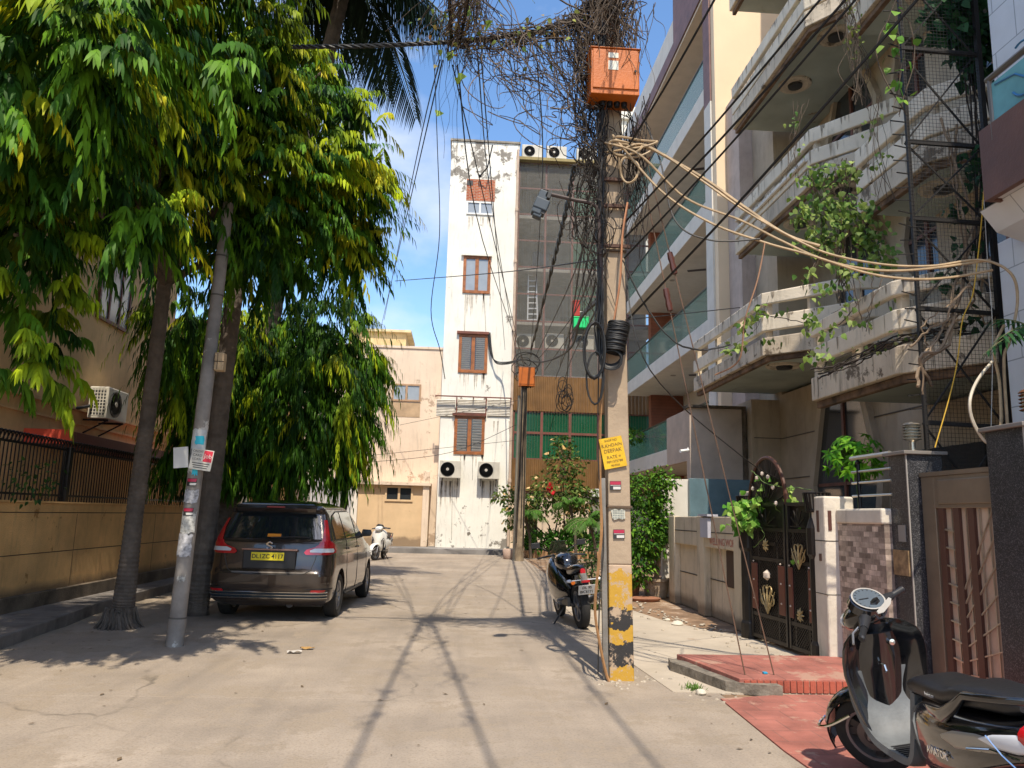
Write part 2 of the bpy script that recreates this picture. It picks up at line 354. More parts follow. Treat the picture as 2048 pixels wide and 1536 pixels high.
# -------- stones and litter --------
m_stone = pm('stone', (.42, .36, .28), .9, var=.3, scale=12, bump=.6)
def pebble(b, c, r, rg, fl=.6):
    n = 8; rings = []
    for i in range(5):
        a = PI*i/4; rings.append([(c[0]+r*math.sin(a)*math.cos(2*PI*j/n)*rg.uniform(.8, 1.15), c[1]+r*math.sin(a)*math.sin(2*PI*j/n)*rg.uniform(.8, 1.15), c[2]+r*fl*(math.cos(a)))for j in range(n)])
    b.loft(rings)
rr = random.Random(5)
b = MB()
for k in range(150):
    y = rr.uniform(7.6, 15); x = 4.05-abs(rr.gauss(0, .35))-(.5 if y > 12 else .15)
    pebble(b, (x, y, .01), rr.uniform(.01, .035), rr)
for k in range(60): pebble(b, (1.63+rr.gauss(0, .2), 7.85+rr.gauss(0, .22), .0), rr.uniform(.008, .03), rr)
for k in range(45): pebble(b, (rr.uniform(2.1, 2.6), rr.uniform(6.9, 8.4), .0), rr.uniform(.01, .03), rr)
o = b.build('gravel', m_stone, smooth=True); o['kind'] = 'stuff'
for px, py, r in ((1402, 1385, .055), (1355, 1248, .09), (1335, 1240, .05)):
    p = U(px, py, Z=.02); b = MB(); pebble(b, p, r, rr); tag(b.build('stone', pm('stone_pale', (.6, .55, .45), .9), smooth=True), {1402: 'pale round stone below the broken corner of the red step', 1355: 'flat pale stone at the edge of the brown dirt', 1335: 'smaller pale stone left of the flat one'}[px], 'stone')
m_dead = pm('dead_leaf', (.16, .11, .06), .9, var=.4, scale=30); b = MB(); rr = random.Random(11)
for k in range(330):
    x, y = (rr.uniform(-4.6, 2.2), rr.uniform(3.4, 22)) if k < 150 else (-4.85+abs(rr.gauss(0, .3)), rr.uniform(6, 19)) if k < 250 else (2.3+rr.gauss(0, .25), rr.uniform(5, 24)); a = rr.uniform(0, 6.3); s = rr.uniform(.012, .035)
    c = Vector((x, y, .008)); u = Vector((math.cos(a), math.sin(a), rr.uniform(-.1, .25)))*s; v = Vector((-math.sin(a), math.cos(a), .2))*s*.45
    b.add([c-u, c+v, c+u, c-v+Vector((0, 0, .004))], [(0, 1, 2, 3)])
o = b.build('fallen_leaves', m_dead); o['kind'] = 'stuff'
for px, py, c, lb in ((573, 1308, (.45, .42, .38), 'pale crumpled paper scrap on the road behind the car'), (600, 1300, (.35, .2, .06), 'orange and brown wrapper on the road behind the car')):
    p = U(px, py, Z=.0); b = MB(); b.grid([[(p.x+i*.035+rr.uniform(-.01, .01), p.y+j*.03, .006+rr.uniform(0, .03)) for i in range(5)] for j in range(4)])
    tag(b.build('litter', pm('litter'+str(px), c, .7)), lb, 'litter')
p = U(1530, 1348, Z=.13); b = MB(); b.bx(p.x-.02, p.x+.02, p.y-.02, p.y+.02, .132, .15); tag(b.build('bottle_cap', simple('cap_blue', (.02, .3, .5)), bevel=.004), 'small blue plastic cap lying on the red step', 'bottle cap')
# ======================= LEFT: wall, fence, house =======================
m_ochre = pm('ochre_stucco', (.84, .50, .20), .9, var=.2, scale=1.2, bump=.7, bscale=60, streak=.3, patch=(.4, .2, .06), patch_s=2, patch_t=.6, zdirt=(.36, .18, (.1, .08, .06)))
WXL = -5.86
t = thing('boundary_wall', 'long ochre stucco boundary wall with a dark base on the left of the lane', 'wall', (WXL, 8, 0))
b = MB(); b.bx(WXL-.22, WXL, -6, 19.65, .3, 1.56); b.build('wall', m_ochre, t, bevel=.006)
b = MB(); b.bx(WXL-.24, WXL+.07, -6, 19.7, .0, .335); b.build('plinth', pm('plinth', (.16, .125, .09), .9, var=.5, scale=2, bump=.6), t, bevel=.01)
b = MB(); gz = .012
for z in (.86, 1.42): b.bx(WXL-.001, WXL+.0025, -6, 19.64, z, z+gz)
for y in (3, 6.2, 9.3, 12.4, 15.5, 18.6): b.bx(WXL-.001, WXL+.0022, y, y+.008, .34, 1.41)
b.build('groove', simple('groove_dark', (.07, .045, .025), .95), t)
b = MB(); b.bx(WXL-.25, WXL+.025, -6, 19.66, 1.56, 1.585); b.build('coping', m_ochre, t)
# fence with hooped tops
m_iron = simple('black_iron', (.012, .012, .014), .45, .5)
t = thing('spiked_fence', 'black iron fence with hooped tops standing on the ochre wall', 'fence', (WXL-.11, 8, 1.58))
b = MB(); fx = WXL-.11
for k in range(196):
    y = 2.0+k*.09; b.tube([(fx, y, 1.58), (fx, y, 2.36)], .0095, 4)
o = b.build('bars', m_iron, t); o['kind'] = 'stuff'
b = MB(); b.bx(fx-.012, fx+.012, 1.9, 19.6, 1.66, 1.69); b.bx(fx-.012, fx+.012, 1.9, 19.6, 2.34, 2.37); b.build('rail', m_iron, t)
b = MB()
for k in range(150):
    y = 6+k*.09; pts = [(fx+math.sin(a)*.02, y+.1-.1*math.cos(a), 2.37+.1*math.sin(a)*1.25) for a in [PI*j/7 for j in range(8)]]
    b.tube(pts, .011, 4); pts = [(fx+.03*math.sin(a), y-.02-.06*math.cos(a), 2.42+.06*math.sin(a)) for a in [1.6*PI*j/8 for j in range(9)]]; b.tube(pts, .008, 4)
o = b.build('hoops', m_iron, t); o['kind'] = 'stuff'
for y in (9.15, 12.1, 15.1, 18.2): b = MB(); b.bx(fx-.05, fx+.05, y, y+.1, 1.58, 2.4); b.build('post', m_iron, t, bevel=.005)
# house behind
m_tan = pm('tan_plaster', (.74, .50, .25), .9, var=.22, scale=.8, bump=.3, streak=.25)
m_mar = simple('maroon_trim', (.16, .035, .025), .7); HX = -7.35
t = thing('tan_house', 'tan plastered house with maroon window trim behind the ochre wall', 'house', (HX, 10, 0))
b = MB(); b.bx(HX-8, HX, 1, 19.4, 0, 9.6); b.build('wall', m_tan, t)
b = MB(); b.bx(HX-8.1, HX+.12, .9, 19.5, 3.3, 3.36); b.bx(HX-8.1, HX+.05, .9, 19.45, 3.05, 3.09); b.bx(HX-8.1, HX+.3, .9, 19.6, 9.6, 9.75); b.build('string_course', m_tan, t)
b = MB(); b.bx(HX+.001, HX+.8, 13.42, 19.6, 2.56, 2.76); b.build('canopy', m_mar, t, bevel=.005, label='maroon edged concrete canopy')
b = MB(); b.bx(HX+.0, HX+.79, 13.38, 13.418, 2.55, 2.79); b.build('canopy_end', simple('coral', (.72, .09, .045), .7), t, label='coral red painted canopy end')
def win_x(t, px0, px1, py0, py1, X, mats, dirn, nv=2, nh=1):
    ya, yb = sorted((U(px0, (py0+py1)/2, X=X).y, U(px1, (py0+py1)/2, X=X).y)); z1 = U((px0+px1)/2, py0, X=X).z; z0 = U((px0+px1)/2, py1, X=X).z
    return win_box_x(t, ya, yb, z0, z1, X, mats, dirn, nv, nh)
def win_box_x(t, ya, yb, z0, z1, X, mats, dirn, nv=2, nh=1):
    f = MB(); w = .07; e = X+dirn*.05; a, c = sorted((X-dirn*.05, e))
    f.bx(a, c, ya, ya+w, z0, z1); f.bx(a, c, yb-w, yb, z0, z1); f.bx(a, c, ya+w, yb-w, z1-w, z1); f.bx(a, c, ya+w, yb-w, z0, z0+w)
    for i in range(1, nv): y = ya+(yb-ya)*i/nv; f.bx(a, c-.004, y-w*.4, y+w*.4, z0+w, z1-w)
    for i in range(1, nh): z = z0+(z1-z0)*i/nh; f.bx(a, c-.006, ya+w, yb-w, z-w*.3, z+w*.3)
    o = f.build('window', mats[0], t, bevel=.004)
    g = MB(); a, c = sorted((X+dirn*.005, X+dirn*.02)); g.bx(a, c, ya+w, yb-w, z0+w, z1-w); g.build('pane', mats[1], o); return o
m_pane = simple('pane_grey', (.30, .33, .36), .12, spec=.8); m_panedark = simple('pane_dark', (.03, .035, .04), .08, spec=.8)
m_brownwood = pm('brown_wood', (.17, .055, .03), .5, var=.3, scale=4)
win_x(t, 197, 262, 505, 655, HX, (m_brownwood, m_pane), 1, 3, 1)
win_box_x(t, 10.6, 12.1, 1.6, 3.0, HX, (m_brownwood, m_panedark), 1, 2, 1); win_box_x(t, 8.2, 9.6, 5.2, 6.9, HX, (m_brownwood, m_pane), 1, 2, 1)
# AC unit builder (local: front faces -Y, width X)
m_ac = pm('ac_cream', (.55, .52, .44), .5, var=.12, scale=3, bump=0); m_grille = simple('ac_grille', (.05, .05, .05), .5); m_acd = simple('ac_fan', (.035, .035, .035), .6)
def ac_unit(label, loc, rz, w=.88, h=.6, d=.34, side=False, mat=None, fanc=-.13):
    t = thing('ac_unit', label, 'air conditioner', loc, rz, 'outdoor air conditioner units')
    M0 = PMX[t]
    def bd(bm, *a, **k):
        bm.v = [tuple(M0 @ Vector(p)) for p in bm.v]; return bm.build(*a, **k)
    b = MB(); b.bx(-w/2, w/2, -d/2, d/2, 0, h); bd(b, 'casing', mat or m_ac, t, bevel=.018)
    cx = fanc*w; r = min(h*.41, w*.36); f = MB(); f.lathe([(0.001, 0), (r, 0), (r, .003)], (cx, -d/2-.004, h/2), 24, ax='y'); o = bd(f, 'fan_opening', m_acd, t)
    g = MB()
    for q in range(1, 8): rr_ = r*q/7.2; g.lathe([(rr_-.006, -.004), (rr_+.004, -.004), (rr_+.004, .004), (rr_-.006, .004), (rr_-.006, -.004)], (cx, -d/2-.014, h/2), 24, ax='y')
    for q in range(8): a = PI*q/8; g.bar((cx-r*math.cos(a), -d/2-.016, h/2-r*math.sin(a)), (cx+r*math.cos(a), -d/2-.016, h/2+r*math.sin(a)), .006)
    g.lathe([(.001, -.01), (r*.2, -.008), (r*.2, .005)], (cx, -d/2-.018, h/2), 14, ax='y', m=1); bd(g, 'fan_guard', [m_grille, m_ac], o)
    g = MB()
    if side:
        for i in range(6):
            g.bx(-w/2-.006, -w/2+.001, -d/2+.03+i*(d-.08)/5-.003, -d/2+.03+i*(d-.08)/5+.014, .05, h-.05)
        for i in range(9): z = .05+i*(h-.1)/8.4; g.bx(-w/2-.0075, -w/2+.001, -d/2+.03, d/2-.03, z, z+.015)
        bd(g, 'side_grid', m_ac, t); g = MB(); g.bx(-w/2-.003, -w/2+.001, -d/2+.03, d/2-.03, .05, h-.05); bd(g, 'side_recess', m_acd, t)
    for sx in (-1, 1):
        g = MB(); g.bx(sx*w*.36-.02, sx*w*.36+.02, -d/2, d/2+.12, -.04, -.005); g.bar((sx*w*.36, -d/2+.03, -.03), (sx*w*.36, d/2+.1, -.28), .025); bd(g, 'bracket', m_iron, t)
    return t
pA = U(216, 805, X=-6.85)
ac_unit('cream air conditioner with side grid on the tan house wall', (-7.03, pA.y+.44, U(216, 838, X=-6.85).z), R(90), .9, .62, .36, side=True)
b = MB(); P0 = U(150, 832, X=HX+.05); b.tube(smoothpts([(-7.1, pA.y+.2, 3.5), (-7.2, pA.y-.3, 3.35), (HX+.03, pA.y-.5, 3.3), (HX+.02, pA.y-.55, 3.2)]), .03, 6); tag(b.build('pipe', simple('black_rubber', (.02, .02, .02), .6)), 'black insulated pipe from the air conditioner into the tan wall', 'pipe')
# grey gate / low walls at the lane's far left
t = thing('side_gate', 'pale grey sheet gate between the ochre lane wall and the beige annex', 'gate', U(680, 1090, Y=32.5))
x0, x1, z0, z1 = rect(618, 955, 702, 1088, 32.5); b = MB(); b.bx(x0, x1, 32.6, 32.68, .2, z1); b.build('gate_leaf', simple('gate_grey', (.5, .5, .5), .6), t)
b = MB(); b.bx(x1, x1+.25, 32.4, 32.7, .2, z1+.15); b.bx(x0-.25, x0, 32.4, 32.7, .2, z1+.15); b.build('gate_post', simple('white_post', (.7, .66, .58), .8), t)
t = thing('ochre_side_house', 'ochre house wall glimpsed under the weeping tree behind the car', 'house', (-9, 26, 0))
b = MB(); b.bx(-15, -6.6, 21.5, 31, 0, 6.5); b.build('wall', m_ochre, t); b = MB(); b.bx(-15, -6.3, 21.3, 31.2, 6.5, 6.7); b.bx(-6.599, -6.2, 21.4, 31, 2.7, 2.85); b.build('ledge', m_mar, t)
b = MB(); b.bx(-6.605, -6.58, 23, 24.6, .9, 2.3); b.bx(-6.605, -6.58, 27, 28.6, .9, 2.3); b.build('window', m_panedark, t)
# ======================= BACKGROUND BUILDINGS =======================
m_pink = pm('pink_plaster', (.72, .58, .44), .9, var=.12, scale=.4, bump=.25, bscale=8, streak=.3, patch=(.42, .31, .22), patch_s=.9, patch_t=.565)
m_ochre2 = pm('beige_plaster', (.64, .46, .27), .9, var=.15, scale=.6, patch=(.36, .24, .15), patch_s=.9, patch_t=.6, bump=.2, zdirt=(.5, .5, (.16, .11, .07)))
m_white = pm('white_plaster', (.80, .78, .70), .85, var=.1, scale=.5, bump=.25, bscale=8, streak=.3, patch=(.22, .2, .17), patch_s=1.3, patch_t=.625, patch_z=((14.4, 16.4, .11), (2.6, .3, .10)))
m_wood = pm('orange_wood', (.34, .115, .03), .5, var=.3, scale=6)
def win_y(t, px, Y, mats, nv=2, nh=1, name='window', w=.08, inner=None, louv=0, dep=.05):
    x0, x1, z0, z1 = rect(*px, Y); f = MB(); y0, y1 = Y-dep, Y+.05
    f.bx(x0, x0+w, y0, y1, z0, z1); f.bx(x1-w, x1, y0, y1, z0, z1); f.bx(x0+w, x1-w, y0, y1, z1-w, z1); f.bx(x0+w, x1-w, y0, y1, z0, z0+w)
    for i in range(1, nv): x = x0+(x1-x0)*i/nv; f.bx(x-w*.6, x+w*.6, y0+.004, y1, z0+w, z1-w)
    for i in range(1, nh): z = z0+(z1-z0)*i/nh; f.bx(x0+w, x1-w, y0+.006, y1, z-w*.3, z+w*.3)
    o = f.build(name, mats[0], t, bevel=.006)
    g = MB(); g.bx(x0+w, x1-w, Y-.012, Y-.004, z0+w, z1-w); g.build('pane', mats[1], o)
    if louv:
        n = louv
        for k in range(nv):
            g = MB()
            for i in range(n):
                z = z0+w+(z1-z0-2*w)*(i+.5)/n; xa = x0+(x1-x0)*k/nv+w*.9; xb = x0+(x1-x0)*(k+1)/nv-w*.9; g.ob(((xa+xb)/2, Y-.03, z), (xb-xa, .01, (z1-z0)/n*.62), (Vector((1, 0, 0)), Vector((0, .87, .5)), Vector((0, -.5, .87))))
            g.build('louvres', simple('louvre_grey', (.55, .55, .52), .4), o)
    return o
# beige two storey house
PY = 33.6
t = thing('beige_house', 'pale pink beige two storey house with peeling plaster at the end of the lane', 'house', U(780, 1090, Y=PY))
x0, x1, z0, z1 = rect(560, 693, 872, 1090, PY); x1 = U(873, 900, Y=PY).x
b = MB(); b.bx(x0, x1+.3, PY, PY+9, .1, z1); b.build('wall', m_pink, t)
b = MB(); b.bx(x0-.05, x1+.2, PY-.05, PY+.2, z1, z1+.1); b.build('parapet', m_pink, t)
win_y(t, (784, 768, 842, 803), PY, (pm('tan_frame', (.42, .26, .15), .7), m_pane), 2)
x0, x1, z0, z1 = rect(780, 805, 840, 834, PY); b = MB(); b.bx(x0, x1, PY-.012, PY+.01, z0, z1); b.build('blocked_panel', pm('tan_panel', (.47, .33, .2), .9), t)
t = thing('beige_annex', 'single storey tan annex with a ledge below the pink beige house', 'annex', U(780, 1092, Y=32.6))
x0, x1, z0, z1 = rect(712, 970, 857, 1088, 32.6); b = MB(); b.bx(x0, x1, 32.6, PY-.003, .15, z1); b.build('wall', m_ochre2, t)
b = MB(); b.bx(x0-.1, x1+.05, 32.35, PY-.004, z1, z1+.12); b.build('ledge', m_pink, t)
win_y(t, (770, 972, 826, 1003), 32.6, (m_ochre2, m_panedark), 2)
x0, x1, z0, z1 = rect(843, 1000, 856, 1080, 32.5); b = MB(); b.bx(x0, x1, 32.45, 32.598, .2, z1+1.2); b.build('drain_pipe', m_pink, t, bevel=.02)
t = thing('rooftop_block', 'yellowish cream rooftop room behind the pink beige house', 'rooftop room', U(785, 690, Y=38))
x0, x1, z0, z1 = rect(700, 664, 812, 700, 38); b = MB(); b.bx(x0, x1, 38, 41, z0-1.5, z1); b.build('wall', pm('yel_cream', (.62, .47, .24), .9), t)
b = MB(); b.bx(x0-.1, x1+.25, 37.8, 41, z1, z1+.12); b.build('roof', pm('yel_cream2', (.66, .55, .33), .9), t)
# white tower
TY = 32.5
t = thing('white_tower', 'tall narrow white plastered stair tower with black mould stains', 'building', U(950, 1095, Y=TY))
xl = U(878, 900, Y=TY).x; xr = U(1029, 700, Y=TY).x; zt = U(970, 285, Y=TY).z
b = MB(); b.bx(xl, xr, TY, TY+6, .15, zt)
b.build('wall', m_white, t, bevel=.02)
b = MB(); b.bx(xl-.06, xr+.04, TY-.06, TY+6, zt, zt+.09); b.build('coping', pm('coping_dirty', (.3, .27, .22), .9, var=.4), t)
# brick infill + small window
x0, x1, z0, z1 = rect(933, 359, 990, 402, TY); b = MB(); b.bx(x0, x1, TY-.02, TY+.02, z0, z1)
b.build('brick_infill', pm('red_brick', (.36, .055, .014), .9, bump=.4, brick=(.22, .075, .012, (.44, .11, .03), (.42, .3, .22), 'xz')), t)
b = MB(); x0, x1, z0, z1 = rect(934, 361, 946, 371, TY); b.bx(x0, x1, TY-.03, TY, z0, z1); b.build('vent_hole', m_acd, t)
win_y(t, (933, 404, 987, 430), TY, (simple('white_frame', (.75, .75, .72), .5), m_pane), 2, w=.07)
win_y(t, (926, 513, 981, 587), TY, (m_wood, m_pane), 2, w=.13)
win_y(t, (917, 669, 975, 746), TY, (m_wood, m_panedark), 2, w=.13, louv=16)
win_y(t, (908, 832, 969, 909), TY, (m_wood, m_panedark), 2, w=.13, louv=12)
for px in ((923, 508, 984, 513), (914, 664, 978, 669), (905, 827, 972, 832)):
    x0, x1, z0, z1 = rect(*px, TY); b = MB(); b.bx(x0, x1, TY-.14, TY+.02, z0, z1); b.build('lintel', m_brownwood if px[1] > 600 else m_white, t)
t2 = thing('awning_frame', 'rusty steel rail with corrugated metal strips above the lowest tower window', 'awning', U(945, 835, Y=TY-.1))
x0, x1, z0, z1 = rect(871, 796, 1021, 835, TY); b = MB(); b.bar((x0, TY-.3, z1), (x1, TY-.3, z1), .05); b.bar((x0, TY-.06, z1), (x0, TY-.3, z1), .05); b.bar((x1, TY-.02, z1), (x1, TY-.3, z1), .05); b.bar(((x0+x1)/2, TY-.02, z1), ((x0+x1)/2, TY-.3, z1), .05)
for px in (913, 972): xx = U(px, 815, Y=TY).x; b.bar((xx, TY-.07, z1), (xx, TY-.07, z0), .05)
b.build('rail', m_brownwood, t2)
m_corr = pm('corrugated_white', (.62, .58, .5), .6, var=.15, scale=3)
for a_, c_ in ((873, 910), (915, 971), (975, 1020)):
    b = MB(); xa, xb, za, zb = rect(a_, 799, c_, 833, TY); n = 22; b.grid([[(x, TY-.04-.03*abs(math.sin(PI*i/2)), za+(zb-za)*i/n) for x in (xa, xb)] for i in range(n+1)]); b.build('corrugated_sheet', m_corr, t2, solid=.004)
ac_unit('grey cream air conditioner low on the white tower, left of the pair', (U(901, 937, Y=TY).x, TY-.3, U(901, 957, Y=TY).z), 0, .88, .72, .36)
ac_unit('grey cream air conditioner low on the white tower, right of the pair', (U(977, 939, Y=TY).x, TY-.3, U(977, 959, Y=TY).z), 0, .88, .72, .36)
rr = random.Random(41)
for k in range(9):
    px, py = rr.uniform(885, 1010), rr.choice((930, 1000, 1030, 1055, 650, 800, 820, 480))+rr.uniform(-8, 8); x0, x1, z0, z1 = rect(px, py, px+rr.uniform(3, 9), py+rr.uniform(5, 14), TY); b = MB(); n = 7
    b.prism([((x0+x1)/2+(x1-x0)/2*math.cos(2*PI*j/n)*rr.uniform(.6, 1.2), (z0+z1)/2+(z1-z0)/2*math.sin(2*PI*j/n)*rr.uniform(.6, 1.2)) for j in range(n)], 'y', TY-.008, TY+.01); b.build('plaster_chip', pm('chip_grey', (.26, .23, .19), .95, var=.4, scale=8), t)
b = MB(); c0 = U(960, 352, Y=TY-.2); b.tube([c0, U(975, 335, Y=TY-.5), U(985, 290, Y=TY-.5)], .03, 5); b.lathe([(.07, -.05), (.07, .05)], c0, 8); b.build('hook_bracket', m_iron, t)
for (a_, c_) in (((931, 590), (929, 668)), ((968, 590), (972, 668)), ((905, 960), (903, 1080)), ((945, 870), (945, 960))):
    b = MB(); p0, p1 = U(*a_, Y=TY-.01), U(*c_, Y=TY-.01); b.bar(p0, p1, .015); b.build('plaster_line', pm('chip_grey', (.26, .23, .19)), t)
m_drip = pm('drip_stain', (.60, .55, .47), .95, var=.3, scale=6, bump=0)
b = MB(); rr = random.Random(91)
for a0, a1, yy, L_ in ((926, 981, 588, 50), (917, 975, 747, 45), (908, 969, 910, 28), (933, 987, 433, 40), (880, 922, 962, 60), (957, 998, 962, 60), (880, 1020, 842, 30), (905, 1035, 290, 26)):
    for k in range(9):
        px = rr.uniform(a0, a1); w = rr.uniform(.012, .05); ln = rr.uniform(.3, 1)*L_*.022; p = U(px, yy, Y=TY)
        b.prism([(p.x-w, p.z), (p.x+w, p.z), (p.x+w*.7, p.z-ln*.5), (p.x+w*.15, p.z-ln), (p.x-w*.3, p.z-ln*.8), (p.x-w*.8, p.z-ln*.4)], 'y', TY-.004, TY+.01)
o = b.build('drip_stains', m_drip, t); o['kind'] = 'stuff'
# tower drain pipe
b = MB(); xx = U(1026, 700, Y=TY).x; b.tube([(xx, TY-.07, .3), (xx, TY-.07, zt-.3)], .055, 8)
for z in (3, 6.3, 9.5, 12.6, 15): b.lathe([(.075, -.08), (.08, 0), (.075, .08)], (xx, TY-.07, z), 8)
tag(b.build('drain_pipe', pm('pipe_cream', (.55, .42, .32), .7), smooth=True), 'cream drain pipe down the right corner of the white tower', 'pipe')
m_cable = simple('cable_black', (.012, .012, .012), .55)
b = MB()
for o in range(3): b.tube(cab([(976+o*2, 665, TY-.1), (980+o*2, 705, TY-.15), (992, 722+o*2, TY-.3), (1015, 724+o*2, TY-.8), (1042, 718+o, 29)], .02), .022, 5)
tag(b.build('service_cable', m_cable), 'bundle of black cables from the tower window to the wooden pole', 'cable')
# ---------------- glazed building ----------------
GY = 33.2
m_steel = pm('oxide_red_steel', (.20, .06, .045), .6, var=.2); m_poly = pm('ribbed_sheet', (.26, .25, .22), .35, alpha=.36, var=.1, bump=0)
m_polyb = pm('ribbed_brown_sheet', (.20, .105, .035), .4, var=.22, scale=1.5, bump=0); m_green = pm('green_glass', (.012, .11, .05), .15, var=.3, scale=.5, bump=0, alpha=.92)
m_grwall = pm('green_wall', (.12, .48, .28), .8, var=.2)
t = thing('glazed_building', 'building faced with ribbed translucent sheets over green glass and red steel', 'building', U(1170, 1095, Y=GY))
xL = U(1027, 700, Y=GY).x+.04; xR = U(1318, 700, Y=GY).x; zT = U(1170, 332, Y=GY).z; zM = U(1170, 757, Y=GY).z; zB1 = U(1170, 826, Y=GY).z; zG = U(1170, 922, Y=GY).z; zB2 = U(1170, 985, Y=GY).z
b = MB(); b.bx(xL, xR, GY+2.4, GY+8, .1, zT+.2); b.build('back_wall', pm('grey_wall', (.27, .27, .25), .9, var=.2), t)
b = MB(); b.bx(xL+.02, xR, GY+.25, GY+2.39, zT-.1, zT+.25)
for z in [zM+(zT-zM)*k/4 for k in range(0, 4)]: b.bx(xL+.02, xR, GY+.2, GY+2.39, z-.12, z+.1)
b.build('floor_slab', pm('slab_grey', (.38, .37, .34), .9), t)
b = MB(); b.bx(xL-.02, xR+.2, GY-.35, GY+.24, zT, zT+.14); b.build('eaves', pm('eaves_olive', (.3, .24, .1), .8), t)
b = MB(); b.bx(xL+.02, xR, GY+.1, GY+2, .1, zB2); b.build('ground_wall', m_pink, t)
zs = [zM+(zT-zM)*k/8 for k in range(9)]
xs = [xL+.02]+[U(px, 600, Y=GY).x for px in (1088, 1143, 1198, 1255)]+[xR]
b = MB()
for z in zs: b.bx(xL, xR, GY-.03, GY+.03, z-.035, z+.035)
for z in (zB1, (zB1+zG)/2+.1, zG, zB2): b.bx(xL, xR, GY-.05, GY+.03, z-.05, z+.05)
for x in xs: b.bx(x-.045, x+.045, GY-.035, GY+.035, zM, zT); b.bx(x-.06, x+.06, GY-.055, GY+.035, zB2, zM)
b.build('steel_frame', m_steel, t)
def ribbed(x0, x1, z0, z1, Y, pitch, amp, mat, name):
    n = int((x1-x0)/pitch)*4; xsx = [x0+(x1-x0)*i/n for i in range(n+1)]
    b = MB(); b.grid([[(x, Y-amp*(1 if i % 4 in (1, 2) else 0), z) for i, x in enumerate(xsx)] for z in (z0, z1)]); return b.build(name, mat, t)
ribbed(xL, xR, zM, zT, GY-.045, .16, .03, m_poly, 'ribbed_sheet'); ribbed(xL, xR, zB1, zM, GY-.07, .16, .035, m_polyb, 'brown_sheet'); ribbed(xL, xR, zB2, zG, GY-.07, .16, .035, m_polyb, 'brown_sheet')
b = MB(); b.bx(xL, xR, GY, GY+.01, zG, zB1); b.build('green_glazing', m_green, t)
b = MB()
for k in range(54): x = xL+(xR-xL)*k/54; b.bx(x, x+.011, GY-.09, GY-.08, zG, zB1)
b.build('security_bars', simple('bars_green', (.09, .12, .05), .6), t)
x0, x1, z0, z1 = rect(1143, 340, 1200, 640, GY+2.3); b = MB(); b.bx(x0, x1, GY+2.2, GY+2.39, z0, z1); b.build('green_panel', m_grwall, t)
x0, x1, z0, z1 = rect(1160, 780, 1300, 925, GY+2.3);
b = MB()
rr = random.Random(9)
for k in range(14):
    px = rr.uniform(1060, 1280); py = rr.uniform(360, 700); x0, x1, z0, z1 = rect(px, py, px+rr.uniform(12, 34), py+rr.uniform(25, 60), GY+2.3); b.bx(x0, x1, GY+2.25, GY+2.385, z0, z1)
b.build('inner_window', simple('inner_dark', (.05, .06, .06), .2), t)
# things kept behind the sheets
def behind(name, lb, cat, px, y, mat, d=.5):
    x0, x1, z0, z1 = rect(*px, y); t_ = thing(name, lb, cat, ((x0+x1)/2, y, z0)); b = MB(); b.bx(x0, x1, y, y+d, z0, z1); b.bx(x0-.02, x1+.02, y-.02, y+d+.02, z1-.05, z1)
    b.build('body', mat, t_, bevel=.02); return t_
tq = behind('crate', 'bright green plastic crate behind the ribbed sheets', 'crate', (1148, 633, 1178, 655), GY-.42, simple('green_plastic', (.01, .62, .18), .5), .3)
b = MB(); c = U(1163, 628, Y=GY-.3); b.tube(smoothpts([(c.x-.15, GY-.3, c.z-.1), (c.x-.1, GY-.3, c.z+.08), (c.x+.1, GY-.3, c.z+.08), (c.x+.15, GY-.3, c.z-.1)]), .02, 5); b.build('handle', simple('white_pl', (.7, .7, .7)), tq)
behind('red_cloth_box', 'red plastic tub standing above the green crate', 'tub', (1147, 600, 1160, 632), GY-.35, simple('red_plastic', (.4, .03, .02), .6), .25)
for (a_, c_, y_) in ((1052, 1075, 545), (1070, 1095, 560)):
    pass
t3 = thing('ladder', 'aluminium stepladder leaning behind the ribbed sheets', 'ladder', U(1065, 645, Y=GY+.8))
b = MB(); m_alu = simple('aluminium', (.75, .75, .75), .4, .3)
A0, A1 = U(1055, 645, Y=GY+.7), U(1057, 545, Y=GY+.7); B0, B1 = U(1075, 645, Y=GY+.7), U(1072, 545, Y=GY+.7); b.bar(A0, A1, .06); b.bar(B0, B1, .06); b.build('rail', m_alu, t3)
b = MB()
for k in range(9): q = (k+.5)/9; b.bar(A0.lerp(A1, q), B0.lerp(B1, q), .05)
b.build('rungs', m_alu, t3)
for px, py, lb in ((1050, 698, 'air conditioner behind the ribbed sheets, nearest the white tower'), (1108, 698, 'air conditioner behind the ribbed sheets, middle of the row'), (1168, 700, 'air conditioner behind the ribbed sheets, nearest the concrete pole')):
    ac_unit(lb, (U(px, py, Y=GY+.45).x, GY+.5, U(px, py, Y=GY+.45).z), 0, .85, .68, .34)
for px, py, lb in ((1279, 606, 'air conditioner high on the far wall right of the concrete pole'), ):
    ac_unit(lb, (U(px, py, Y=GY-.4).x, GY-.4, U(px, py, Y=GY-.4).z), 0, .85, .62, .34)
for px, lb in ((1063, 'rooftop air conditioner nearest the white tower'), (1112, 'rooftop air conditioner second from the white tower'), (1172, 'rooftop air conditioner half hidden behind the dry vines'), (1262, 'rooftop air conditioner right of the concrete pole')):
    ac_unit(lb, (U(px, 325, Y=GY).x, GY-.05, zT+.17), 0, .92, .62, .36)
t = thing('far_white_block', 'white rooftop block with a shaded recess behind the glazed building', 'building', U(1280, 300, Y=44))
